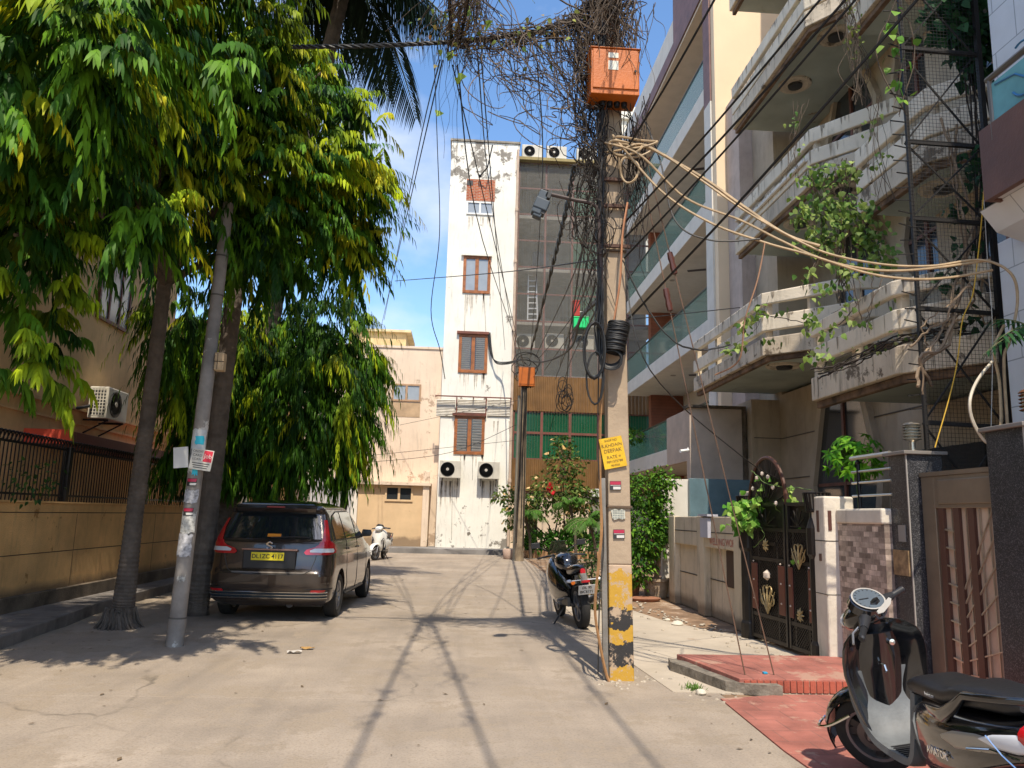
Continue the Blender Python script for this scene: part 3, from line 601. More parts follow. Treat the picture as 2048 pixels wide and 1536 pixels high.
x0, x1, z0, z1 = rect(1236, 222, 1345, 420, 44); b = MB(); b.bx(x0, x1, 44, 48, z0-4, z1-2.2); b.bx(x0-.2, x1, 43.6, 48, z1-.8, z1); b.bx(x0, x0+.5, 43.8, 48, z1-2.2, z1-.8); b.bx(x1-2.2, x1-1.7, 43.8, 48, z1-2.2, z1-.8); b.bx(x0+.5, x1, 45, 48, z1-2.2, z1-.8); b.build('wall', pm('far_white', (.74, .70, .6), .9, var=.08), t)
# ======================= RIGHT SIDE BUILDINGS =======================
m_cream = pm('cream_render', (.80, .62, .42), .85, var=.06, scale=.6, bump=.1); m_smooth = pm('white_render', (.66, .62, .55), .8, var=.07, bump=.1)
m_soffit = pm('soffit_beige', (.66, .57, .46), .85, var=.06, bump=0); m_mauve = pm('mauve_tile', (.20, .10, .085), .6, bump=.1, brick=(.6, .3, .006, (.22, .115, .1), (.13, .07, .06), 'yz'))
m_rtile = pm('terracotta_tile', (.28, .085, .04), .6, brick=(.7, .12, .005, (.3, .1, .05), (.16, .05, .03), 'yz')); m_gglass = pm('rail_glass', (.14, .30, .25), .06, alpha=.55, var=.05, bump=0, spec=1)
X2 = 6.5; YN = 19.3; YF = 30.2
t = thing('balcony_building', 'modern apartment block with white balconies, green glass rails and mauve tiles', 'building', (X2, 24, 0))
lev = [3.77, 6.93, 10.31, 13.72]
b = MB(); b.bx(X2+2.2, X2+9, YN, YF, .0, 17.5); b.build('rear_wall', m_soffit, t)
b = MB(); b.bx(X2+.02, X2+9, YN-.32, YN-.05, 4.2, 24.5); b.build('end_wall', m_cream, t)
b = MB(); b.bx(X2-.03, X2+.3, YN-.046, YN+.5, 13.0, 24); b.build('mauve_strip', m_mauve, t); b = MB(); b.bx(X2-.03, X2+.3, YN-.046, YN+.5, 4.2, 12.99); b.build('corner_strip', m_smooth, t)
xa_ = U(1482, 400, Y=18).x; b = MB(); b.bx(xa_, xa_+2.2, 18.06, YN-.33, 0, U(1500, 178, Y=18).z); tag(b.build('shade_grey_block', pm('pink_shade_tone', (.50, .40, .34), .85, var=.12, streak=.2), bevel=.01), 'plain wall block coloured pinkish grey to read as shaded, between the cream wall and the old concrete house', 'wall')  # greyed pink puts the shade of this block into its colour
b = MB(); b.bx(X2+.9, X2+2.19, YF-.4, YF, 0, 17.2); b.build('tiled_return', m_rtile, t)
for i, z in enumerate(lev):
    b = MB(); b.bx(X2, X2+2.2, YN+.5, YF if i else YF, z-.5, z); b.build('balcony_slab', m_smooth, t, bevel=.01)
    g = MB(); y1 = YF; g.bx(X2+.04, X2+.056, YN+.52, y1, z, z+.92); o = g.build('glass_rail', m_gglass, t); r = MB(); r.bx(X2+.02, X2+.075, YN+.5, y1, z+.92, z+.96); r.build('handrail', simple('dark_rail', (.04, .035, .03), .4), o)
    if i:
        f = MB(); yy = YN+3.6; zc = z-.5
        f.tube([(X2+1.1, yy, zc), (X2+1.1, yy, zc-.35)], .025, 6); f.lathe([(.02, -.09), (.1, -.07), (.11, 0), (.05, .06)], (X2+1.1, yy, zc-.4), 12)
        for q in range(3):
            a = 2.1*q+.6; u = Vector((math.cos(a), math.sin(a), 0)); v = Vector((-u.y, u.x, .12)); f.ob(Vector((X2+1.1, yy, zc-.42))+u*.42, (.58, .13, .012), (u, v.normalized(), u.cross(v).normalized()))
        f.build('ceiling_fan', simple('fan_brown', (.05, .03, .02), .5), t)
        for yl in (YN+2.2, YN+6.2): f = MB(); f.lathe([(.09, -.02), (.1, 0)], (X2+.6, yl, zc), 14); f.build('downlight', simple('downlight', (.35, .32, .27)), t)
b = MB(); b.bx(X2-.1, X2+2.2, YN+.4, YF-.6, 16.5, 16.95); b.bx(X2-.1, X2+.2, YN+.4, 22.6, 16.95, 21); b.build('roof_slab', m_mauve, t); b = MB(); b.bx(X2-.05, X2+2.19, YN+.45, YF-.65, 16.42, 16.497); b.build('roof_soffit', m_soffit, t)
b = MB(); b.bx(X2-.05, X2+.2, 22.61, YF-.6, 16.95, 17.9); b.bx(X2-.05, X2+2.2, YF-.59, YF+2.2, 16.6, 17.9); b.build('roof_parapet', m_smooth, t)
b = MB(); b.prism([(X2-.02, 3.27), (X2-.02, 2.5), (X2+.5, 2.9), (X2+2, 2.95), (X2+2, 3.27)], 'y', YN-.6, YN+.5); b.build('arch_band', m_smooth, t)
# shaded side panel in front of its near end
t = thing('side_screen_wall', 'plain pale wall with a dark rough edge beside the old concrete house', 'wall', (5.6, 17.2, 0))
b = MB(); b.bx(5.16, 6.38, 17.2, 17.45, 2.35, 4.1); b.bx(5.165, 5.28, 17.46, 19.2, 2.9, 4.09); b.bx(5.95, 6.38, 17.2, 17.45, 0, 2.35); b.build('wall', pm('screen_pink', (.52, .42, .34), .85, var=.12), t)
b = MB(); b.bx(5.1, 6.45, 17.1, 17.5, 4.1, 4.16); b.bx(6.385, 6.47, 17.15, 17.4, 0, 4.1); b.build('dirty_edge', pm('edge_dark', (.13, .1, .07), .95, var=.5, scale=5, bump=.8), t)
b = MB(); b.bx(5.2, 7.0, 18.6, 18.75, .0, 1.95); b.build('inner_wall', m_soffit, t)
c = U(1368, 900, Y=17.1); t = thing('security_camera', 'small white bullet camera on the pale screen wall corner', 'camera', c); b = MB(); b.tube([c+Vector((.1, 0, 0)), c+Vector((-.12, -.12, -.04))], .035, 8); b.build('body', simple('cam_white', (.8, .8, .8), .4), t); b = MB(); b.tube([c+Vector((.1, .0, 0)), c+Vector((.12, .1, .06))], .012, 6); b.build('bracket', simple('cam_white', (.8, .8, .8)), t)
# ---------------- old concrete house ----------------
m_conc = pm('old_concrete', (.64, .54, .41), .9, var=.2, scale=.8, bump=.4, bscale=14, streak=.6, patch=(.15, .115, .08), patch_s=2.0, patch_t=.565)
m_concL = pm('old_concrete_light', (.78, .68, .53), .9, var=.14, scale=.9, bump=.35, bscale=14, streak=.5, patch=(.2, .15, .1), patch_s=1.8, patch_t=.62)
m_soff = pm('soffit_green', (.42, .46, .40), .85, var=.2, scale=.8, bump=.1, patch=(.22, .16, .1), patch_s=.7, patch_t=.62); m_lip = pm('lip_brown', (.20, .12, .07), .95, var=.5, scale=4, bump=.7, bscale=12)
m_wallc = pm('wall_cream_old', (.48, .38, .27), .9, var=.2, scale=.7, bump=.2, streak=.3)
OH = thing('old_concrete_house', 'weathered concrete house with angled layered balconies and creepers', 'house', (6.5, 12, 0))
def strip(poly, z0, z1, th, mat, name, par, bev=.012):
    """vertical strip along a plan polyline, thickness th to the right (+X side)"""
    n = len(poly); P = [Vector((x, y, 0)) for x, y in poly]; off = []
    for i in range(n):
        d = (P[min(i+1, n-1)]-P[max(i-1, 0)]).normalized(); nn = Vector((-d.y, d.x, 0)); off.append(P[i]+nn*th*(1 if nn.x*1+nn.y*.5 > 0 else -1))
    rings = [[(P[i].x, P[i].y, z0), (P[i].x, P[i].y, z1), (off[i].x, off[i].y, z1), (off[i].x, off[i].y, z0)] for i in range(n)]
    b = MB(); b.loft(rings); return b.build(name, mat, par, bevel=bev)
ZU = Vector((0, 0, 1)); m_wst = pm('water_stain', (.40, .335, .25), .95, var=.35, scale=7, bump=0)
def bay(plan, z, xin, bands, mat=None, fasc=.32, lipz=.1):
    """one balcony: slab, fascia, lip, raised bands, posts, ceiling roses"""
    poly = plan+[(xin, plan[-1][1]), (xin, plan[0][1])]
    b = MB(); ins = [(x+.12, y) for x, y in plan]+[(xin, plan[-1][1]), (xin, plan[0][1])]
    b.prism(ins, 'z', z+.02, z+.2); bal = b.build('balcony', m_soff, OH)
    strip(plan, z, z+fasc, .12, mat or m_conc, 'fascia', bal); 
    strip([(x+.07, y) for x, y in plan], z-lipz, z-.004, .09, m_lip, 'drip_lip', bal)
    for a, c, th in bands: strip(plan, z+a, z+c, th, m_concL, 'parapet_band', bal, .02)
    st = MB(); rs = random.Random(int(z*100)+len(plan))
    for i in range(len(plan)-1):
        A = Vector((*plan[i], 0)); B = Vector((*plan[i+1], 0)); d = (B-A).normalized(); nn = Vector((-d.y, d.x, 0)); nn = nn if nn.x < 0 else -nn
        if nn.x > -.1 and nn.y > 0: nn = -nn
        for zz, hh in [(z+fasc, fasc)]+[(z+c, c-a) for a, c, th in bands]:
            for k in range(int((B-A).length*6)):
                q = A.lerp(B, rs.random())+nn*.004; w = rs.uniform(.004, .028)*rs.uniform(.5, 1.6); ln = hh*min(.97, abs(rs.gauss(.2, .5))+.1)
                P6 = [q+d*x+ZU*y for x, y in ((-w, 0), (w, 0), (w*.8, -ln*.5), (w*.1, -ln), (-w*.4, -ln*.8), (-w*.7, -ln*.4))]; P6 = [p+Vector((0, 0, zz-.012)) for p in P6]
                st.add(P6, [(0, 1, 2, 3, 4, 5)])
    o_ = st.build('water_stains', m_wst, bal); o_['kind'] = 'stuff'
    for i in range(len(plan)-1):
        A = Vector((*plan[i], 0)); B = Vector((*plan[i+1], 0)); n = max(2, int((B-A).length/1.2))
        for k in range(1 if i else 0, n+1):
            q = A.lerp(B, k/n)+Vector((.14, .02, 0)); p = MB(); p.bx(q.x-.05, q.x+.05, q.y-.05, q.y+.05, z+fasc-.02, z+bands[-1][1]-.03); p.build('baluster', m_conc, bal)
    return bal
def rose(x, y, z, par):
    b = MB(); b.lathe([(.34, 0), (.33, -.03), (.26, -.045), (.22, -.02), (.001, -.02)], (x, y, z), 24); b.build('ceiling_rose', m_conc, par, smooth=True)
    b = MB(); b.lathe([(.15, -.02), (.14, -.07), (.001, -.08)], (x, y, z), 16); b.build('lamp_hole', m_acd, par)
def PX(px, py, X): p = U(px, py, X=X); return (p.x, p.y)
B3 = ((.36, .64, .1), (.78, 1.05, .1))
# floor 1 bays
A = (5.25, 17.15); Bq = (5.25, 13.05); Cq = (6.3, 11.9)
bay1 = bay([A, Bq, Cq, (7.2, 11.6)], 4.46, 8, ((.44, .72, .1), (.93, 1.15, .1)))
rose(6.0, 13.9, 4.48, bay1); rose(6.15, 12.6, 4.48, bay1)
bay2 = bay([(4.8, 10.25), (4.8, 8.15), (5.35, 7.35), (6.4, 7.0)], 3.22, 7.4, ((.5, .74, .1), (.9, 1.08, .1)))
# floor 2, 3, 4
for k, z in enumerate((7.6, 10.7, 13.8)):
    q = bay([(6.1, 16.6), (6.1, 12.7), (7.0, 11.5), (8.3, 11.2)], z, 9, B3); rose(6.75, 14.6, z+.02, q); rose(6.8, 12.9, z+.02, q); rose(7.5, 12.0, z+.02, q)
for k, z in enumerate((6.3, 9.4, 12.5)):
    q = bay([(6.0, 11.0), (6.0, 9.15), (6.75, 8.3), (7.9, 8.0)], z, 8.5, B3); rose(6.7, 9.9, z+.02, q)
# walls
b = MB(); b.bx(7.15, 14, 16.76, 18.05, 0, 11.6); b.bx(6.5, 7.15, 16.9, 18.05, 0, 4.3)
b.bx(7.15, 14, 11.0, 16.76, 0, 4.4); b.bx(8.0, 14, 6.6, 16.76, 4.2, 20); b.bx(6.4, 14, 6.6, 10.9, 0, 3.2); b.bx(7.2, 14, 6.6, 10.9, 3.0, 20)
b.build('wall', m_wallc, OH)
b = MB()
for z in (1.5, 2.5, 3.4): b.bx(6.49, 7.16, 16.745, 16.756, z, z+.02); b.bx(7.13, 7.146, 11, 16.7, z, z+.02)
b.build('groove', simple('groove_grey', (.12, .1, .08), .95), OH)
def hexwin(X, yc, zc, w, h, par):
    poly = [(yc-w*.28, zc+h/2), (yc+w*.28, zc+h/2), (yc+w/2, zc), (yc+w*.36, zc-h/2), (yc-w*.36, zc-h/2), (yc-w/2, zc)]
    po = [(yc+(y-yc)*1.16, zc+(z-zc)*1.1) for y, z in poly]
    f = MB(); f.add([(X-.12, *p) for p in po]+[(X-.12, *p) for p in poly]+[(X+.02, *p) for p in po]+[(X+.02, *p) for p in poly],
                    [(i, (i+1) % 6, (i+1) % 6+6, i+6) for i in range(6)]+[(i, i+12, (i+1) % 6+12, (i+1) % 6) for i in range(6)]+[(i+6, (i+1) % 6+6, (i+1) % 6+18, i+18) for i in range(6)])
    o = f.build('window', m_wallc, par); g = MB(); g.prism(poly, 'x', X-.03, X-.01); g.build('pane', m_panedark, o)
    g = MB(); g.bx(X-.07, X-.031, yc-.04, yc+.04, zc-h/2, zc+h/2); g.bx(X-.065, X-.031, yc-w*.45, yc+w*.45, zc-.03, zc+.03); g.build('mullion', m_brownwood, o)
hexwin(7.15, 13.9, 2.3, 2.4, 3.4, OH)
for z in (6.6, 9.9, 13.1): hexwin(8.0, 14.6, z, 1.9, 1.9, OH); hexwin(8.0, 12.3, z, 1.2, 1.8, OH)
for z in (5.2, 8.2, 11.3): hexwin(7.2, 9.3, z, 1.3, 1.6, OH)
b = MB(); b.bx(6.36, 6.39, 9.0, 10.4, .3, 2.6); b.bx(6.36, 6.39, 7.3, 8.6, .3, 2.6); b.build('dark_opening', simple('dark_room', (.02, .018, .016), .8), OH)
b = MB(); b.tube([(6.06, 16.55, 8.1), (6.06, 12.8, 8.1)], .035, 8); b.build('conduit', simple('conduit_white', (.7, .66, .6), .5), OH)
# ---------------- rightmost building ----------------
m_marb = pm('white_marble_tile', (.62, .66, .70), .35, var=.06, bump=0, brick=(.6, .45, .006, (.66, .69, .73), (.3, .33, .36), 'yz')); m_brn = pm('brown_cladding', (.14, .06, .035), .5, var=.2, scale=2)
m_turq = pm('turquoise_glass', (.22, .55, .60), .15, var=.25, scale=1.2, bump=0, alpha=.85)
yF_ = U(1960, 300, X=4.66).y
t = thing('tiled_house', 'white tiled house with a brown balcony and turquoise glass at the right edge', 'house', (5.2, 5, 0))
b = MB(); b.bx(5.25, 9, 1, 7.0, 0, 4.35); b.bx(5.25, 9, 1, 6.85, 4.9, 14); b.build('wall', m_marb, t)
b = MB(); b.bx(4.72, 9, 1, yF_-.05, 4.5, 4.62); b.build('balcony_slab', pm('slab_white', (.68, .68, .66), .8), t)
yF = U(1960, 300, X=4.66).y; yG = U(1985, 200, X=4.68).y; zG0, zG1 = U(1986, 262, X=4.68).z, U(1986, 165, X=4.68).z
b = MB(); b.bx(4.66, 4.72, 1, yF, 4.48, U(1960, 262, X=4.66).z); b.bx(4.72, 6.0, yF-.04, yF, 4.48, U(1960, 262, X=4.66).z); b.build('fascia', m_brn, t)
g = MB(); g.bx(4.68, 4.69, 1, yG, zG0, zG1); b = g.build('glass_panel', m_turq, t)
for yy, zz, sz in ((5.75, 5.45, .3), (5.15, 5.45, .3)):
    p = MB(); pts = [(4.674, yy+sz*math.cos(a)*.6, zz+sz*.8*math.sin(a)) for a in [1.2+4.4*j/20 for j in range(21)]]; p.tube(pts, .012, 4); p.tube([(4.674, yy-.2, zz-.25), (4.674, yy+.1, zz), (4.674, yy+.35, zz+.05)], .01, 4); p.build('etched_swirl', simple('etch_blue', (.02, .16, .35), .4), b)
b = MB(); b.tube([(4.68, 1, zG1+.06), (4.68, yG+.05, zG1+.06)], .03, 8)
for yy in (yG+.02, 5.0, 3.6): b.tube([(4.68, yy, 5.0), (4.68, yy, zG1+.06)], .022, 8)
b.build('handrail', simple('dull_steel', (.2, .17, .14), .35, .7), t)
b = MB(); b.prism([(5.25, 4.5), (4.8, 4.5), (4.95, 4.3), (5.25, 4.2)], 'y', 5.9, 6.6); b.build('bracket', m_marb, t)
b = MB(); b.bx(5.0, 5.01, 4.6, 5.9, 2.62, 3.9); b.build('lower_glass', m_turq, t)
# ---------------- netted steel frame with creepers ----------------
m_fr = simple('frame_black', (.018, .016, .015), .6, .3); TYr = 7.25
t = thing('netted_frame', 'tall black steel frame with wire net and creepers before the old house', 'trellis', (4.95, TYr, 0))
xa, xb = 4.53, 5.38
b = MB(); b.bar((xa, TYr, .0), (xa+.03, TYr, 9.5), .035); b.build('post', m_fr, t); b = MB(); b.bar((xb, TYr, 0), (xb+.03, TYr, 9.5), .05); b.build('post', m_fr, t)
for z in (2.56, 3.72, 4.68, 5.53, 6.6, 7.6): b = MB(); b.bar((xa, TYr, z), (xb, TYr, z-.02), .04); b.build('crossbar', m_fr, t)
b = MB(); zz = (1.4, 2.56, 3.72, 4.68, 5.53, 6.6, 7.6)
for i in range(6): b.bar((xa, TYr+.02, zz[i]), (xb, TYr+.02, zz[i+1]), .016); b.bar((xb, TYr+.035, zz[i]), (xa, TYr+.035, zz[i+1]), .016)
b.build('brace', m_fr, t)
b = MB()
for k in range(22): x = xa+(xb-xa)*(k+.5)/22; b.tube([(x, TYr-.02, 1.3), (x, TYr-.02, 9.3)], .0022, 3, cap=False)
for k in range(200): z = 1.3+k*.04; b.tube([(xa, TYr-.022+.004*math.sin(k), z), (xb, TYr-.022, z+.006*math.sin(k*1.3))], .0022, 3, cap=False)
b.build('net', m_fr, t)
b = MB()
for k in range(44): z = 2.7+k*.145; b.bar((xa-.16, TYr+rnd.uniform(-.06, .02), z+rnd.uniform(-.03, .03)), (xa, TYr, z), .01)
o = b.build('spikes', m_fr, t); o['kind'] = 'stuff'
# ---------------- compound wall, gate, pillars ----------------
WX = 4.1; m_cw = pm('compound_concrete', (.62, .52, .38), .9, var=.15, scale=.9, bump=.35, bscale=14, streak=.55, zdirt=(.12, .25, (.15, .1, .06)))
t = thing('compound_wall', 'stained pale concrete wall with recessed panels left of the iron gate', 'wall', (WX, 13, 0))
b = MB(); b.bx(WX+.1, WX+.3, 11.1, 15.2, 0, 1.62); b.bx(WX, WX+.1, 11.1, 15.2, 1.12, 1.62)
for y in (11.1, 12.9, 14.7): b.bx(WX-.02, WX+.101, y, y+.38, 0, 1.63)
b.bx(WX+.1, 6, 15.0, 15.2, 0, 1.6)
b.build('wall', m_cw, t, bevel=.012)
b = MB(); b.bx(WX-.05, WX+.34, 10.62, 11.1, 0, 1.98); b.build('gate_post', m_cw, t, bevel=.02)
b = MB(); b.bx(WX-.005, WX+.31, 11.1, 15.2, 1.36, 1.375); b.bx(WX+.09, WX+.3, 11.1, 15.2, .6, .615); b.build('groove', simple('groove_dk', (.06, .05, .04), .95), t)
b = MB(); b.bx(WX+.085, WX+.102, 11.6, 12.1, .55, 1.1); b.build('dark_niche', pm('niche', (.06, .03, .015), .8), t)
b = MB(); b.bx(WX-.06, WX-.003, 12.55, 12.95, 1.28, 1.6); b.bx(WX-.08, WX+.1, 12.5, 13.0, 1.625, 1.66); b.build('folded_sheet', simple('grey_cloth', (.42, .42, .48), .8), t)
textmesh('WELDING WORK', .16, frameM((WX-.004, 12.0, 1.22), (0, -1, 0), (0, 0, 1)), simple('faded_red', (.45, .16, .12), .9), 'painted_writing', t, .001)
b = MB(); b.bx(4.75, 6.2, 15.9, 16.0, 1.62, 2.42); tag(b.build('glass_screen', pm('blue_grey_sheet', (.12, .19, .22), .25), bevel=.01), 'blue grey sheet standing behind the stained compound wall', 'screen')
b = MB(); b.bx(4.2, 5.0, 16.02, 16.15, 0, 2.4); tag(b.build('low_wall', m_smooth, bevel=.01), 'short pale wall beside the blue grey sheet', 'wall')
# right hand white pillar + mosaic wall
t = thing('gate_pillar', 'chipped white concrete pillar right of the iron gate with a slot in it', 'pillar', (WX+.1, 8.65, 0))
b = MB(); b.bx(WX-.03, WX+.32, 8.5, 8.83, 0, 1.86); b.build('shaft', pm('pillar_white', (.66, .60, .50), .9, var=.12, bump=.4, bscale=14, patch=(.3, .16, .1), patch_s=2, patch_t=.74, streak=.35), t, bevel=.02)
b = MB(); b.bx(WX+.01, WX+.05, 8.492, 8.502, 1.48, 1.7); b.bx(WX-.034, WX-.02, 8.63, 8.69, 1.46, 1.7); b.bx(WX-.034, WX-.02, 8.6, 8.66, 1.14, 1.22); b.build('slot', simple('slot_brown', (.1, .04, .03)), t)
b = MB(); b.bx(WX-.033, WX+.322, 8.497, 8.833, 1.36, 1.37); b.bx(WX-.033, WX+.322, 8.497, 8.833, .78, .787); b.build('groove', simple('groove_dk', (.06, .05, .04), .95), t)
t = thing('mosaic_wall', 'boundary wall faced with small brown and beige mosaic tiles', 'wall', (WX+.15, 8, 0))
m_mos = pm('mosaic', (.13, .09, .075), .5, var=.25, scale=14, bump=.2, brick=(.115, .055, .002, (.66, .53, .44), (.28, .22, .18), 'yz'))
b = MB(); b.bx(WX+.12, WX+.3, 7.54, 8.5, 0, 1.56); b.build('tiled_face', m_mos, t)
b = MB(); b.bx(WX+.1, WX+.33, 7.54, 8.5, 1.562, 1.72); b.build('top_course', pm('pillar_white', (.66, .6, .5)), t, bevel=.02)
t = thing('steel_railing', 'stainless tube railing on top of the mosaic wall', 'railing', (WX+.2, 8, 1.6))
m_ss = simple('stainless', (.55, .5, .42), .3, .8)
for k, z in enumerate((1.86, 2.0, 2.12, 2.27)): b = MB(); b.tube([(WX+.2, 7.5, z), (WX+.2, 8.28, z), (WX+.23, 8.32, z)], .014 if k < 3 else .026, 8); b.build('rail', m_ss, t)
b = MB(); b.tube([(WX+.2, 8.14, 1.7), (WX+.2, 8.14, 2.2)], .02, 8); b.lathe([(.001, -.04), (.035, 0), (.001, .04)], (WX+.2, 8.14, 2.22), 12); b.build('post', m_iron, t, smooth=True)
m_gran = pm('dark_granite', (.03, .03, .033), .3, var=.25, scale=5, bump=0, speck=.5, spec=.35); m_gedge = simple('granite_edge', (.35, .33, .3), .4); m_cap = simple('granite_cap', (.2, .18, .16), .4)
def gpillar(y0, y1, zt, lb, wide=.36):
    t = thing('granite_pillar', lb, 'pillar', (4.45, (y0+y1)/2, 0))
    b = MB(); b.bx(4.3, 4.3+wide, y0, y1, 0, zt); b.build('shaft', m_gran, t, bevel=.004)
    b = MB(); b.bx(4.26, 4.34+wide, y0-.04, y1+.04, zt, zt+.035); b.build('cap', m_cap, t, bevel=.006)
    b = MB(); b.bx(4.292, 4.303, y0-.006, y0+.008, .1, zt); b.build('edge_strip', m_gedge, t); return t
g1 = gpillar(7.22, 7.54, 2.24, 'dark speckled granite pillar left of the brown steel gate')
b = MB(); b.bx(4.293, 4.3, 7.3, 7.42, 1.4, 1.56); b.build('switch_plate', simple('plate_grey', (.25, .24, .22), .5), g1)
b = MB(); b.ob((4.29, 7.38, 1.2), (.02, .26, .24)); b.build('tape_patch', pm('tape_brown', (.3, .2, .1), .7, var=.4, scale=12), g1)
gpillar(5.62, 6.06, 2.33, 'dark speckled granite pillar right of the brown steel gate', .5)
def lantern(x, y, z, lb, mt):
    t = thing('post_lantern', lb, 'lantern', (x, y, z)); b = MB(); b.lathe([(.05, 0), (.05, .015), (.028, .02), (.028, .1), (.055, .12)], (x, y, z), 16); b.build('stem', m_ss, t, smooth=True)
    b = MB(); b.lathe([(.06, .12), (.068, .18), (.064, .26), (.05, .28)], (x, y, z), 18); b.build('lamp_glass', simple('lamp_glass', (.5, .5, .42), .15, alpha=.7), t, smooth=True)
    b = MB()
    for k in range(5): b.lathe([(.078, .125+k*.03), (.088, .13+k*.03), (.078, .135+k*.03), (.078, .125+k*.03)], (x, y, z), 18)
    b.lathe([(.088, .272), (.06, .295), (.001, .305)], (x, y, z), 18); b.build('louvre_rings', mt, t, smooth=True)
lantern(4.47, 7.38, 2.275, 'round louvred steel lantern on the left granite pillar', m_ss)
lantern(4.55, 5.84, 2.365, 'round copper topped lantern on the right granite pillar', simple('copper', (.3, .13, .06), .4, .6))
# brown steel gate
m_gt = pm('gate_brown', (.24, .19, .135), .38, .35, var=.15, bump=0); m_gred = simple('gate_redbrown', (.09, .04, .028), .4); m_frost = pm('frosted_sheet', (.62, .48, .35), .3, var=.2, scale=1.5, bump=0)
t = thing('steel_gate', 'brown steel gate with striped window panels between the granite pillars', 'gate', (4.5, 6.6, 0)); gx = 4.42
b = MB(); b.bx(gx, gx+.05, 7.0, 7.2, .1, 2.02); b.bx(gx, gx+.05, 6.08, 7.0, 1.72, 2.02); b.bx(gx-.012, gx, 6.1, 6.93, 1.76, 1.98); b.build('panel', m_gt, t, bevel=.006)
b = MB(); b.bx(gx-.01, gx+.06, 6.07, 7.21, 2.02, 2.06); b.build('top_rail', m_gt, t)
b = MB(); b.bx(gx+.03, gx+.04, 6.08, 7.0, .1, 1.72); b.build('frosted_panel', m_frost, t)
for y in (6.88, 6.66, 6.46): b = MB(); b.bx(gx, gx+.028, y, y+.08, .1, 1.72); b.build('upright', m_gred, t)
b = MB()
for k in range(9): b.bar((gx+.01, 6.88, .25+k*.16), (gx+.01, 6.74, .25+k*.16-.02), .014)
for k in range(7): b.bar((gx+.01, 6.66, .3+k*.12), (gx+.01, 6.1, .35+k*.26), .012)
for y in (6.78, 6.58, 6.4, 6.28, 6.18): b.bar((gx+.015, y, .1), (gx+.015, y, 1.72), .012)
b.build('grille', m_ss, t)
# iron gate: two leaves, lattice, scrolls, flowers
m_ir2 = pm('gate_black', (.022, .018, .016), .45, .4, var=.3, bump=0); m_gold = pm('brass_paint', (.42, .31, .14), .5, .3, var=.3, scale=20, bump=0); m_maroon = pm('gate_maroon', (.13, .03, .015), .5, var=.2, bump=0); m_wht = simple('ornament_white', (.6, .5, .42), .5)
t = thing('ornate_iron_gate', 'ornate black iron gate with brass scrolls and an arched top', 'gate', (3.98, 9.65, 0))
G0, G1 = Vector((3.98, 10.5, .06)), Vector((4.12, 8.86, .06))   # along the gate: 10.5 far, 8.86 near
gd = (G1-G0); GL = gd.length; gd.normalize(); gn = Vector((-gd.y, gd.x, 0)); gn = gn if gn.x < 0 else -gn; ZZ = Vector((0, 0, 1))
def gp(s, z, o=0): return G0+gd*s+ZZ*z+gn*o
leafA = (0.02, GL*.60); leafB = (GL*.62, GL-.02)
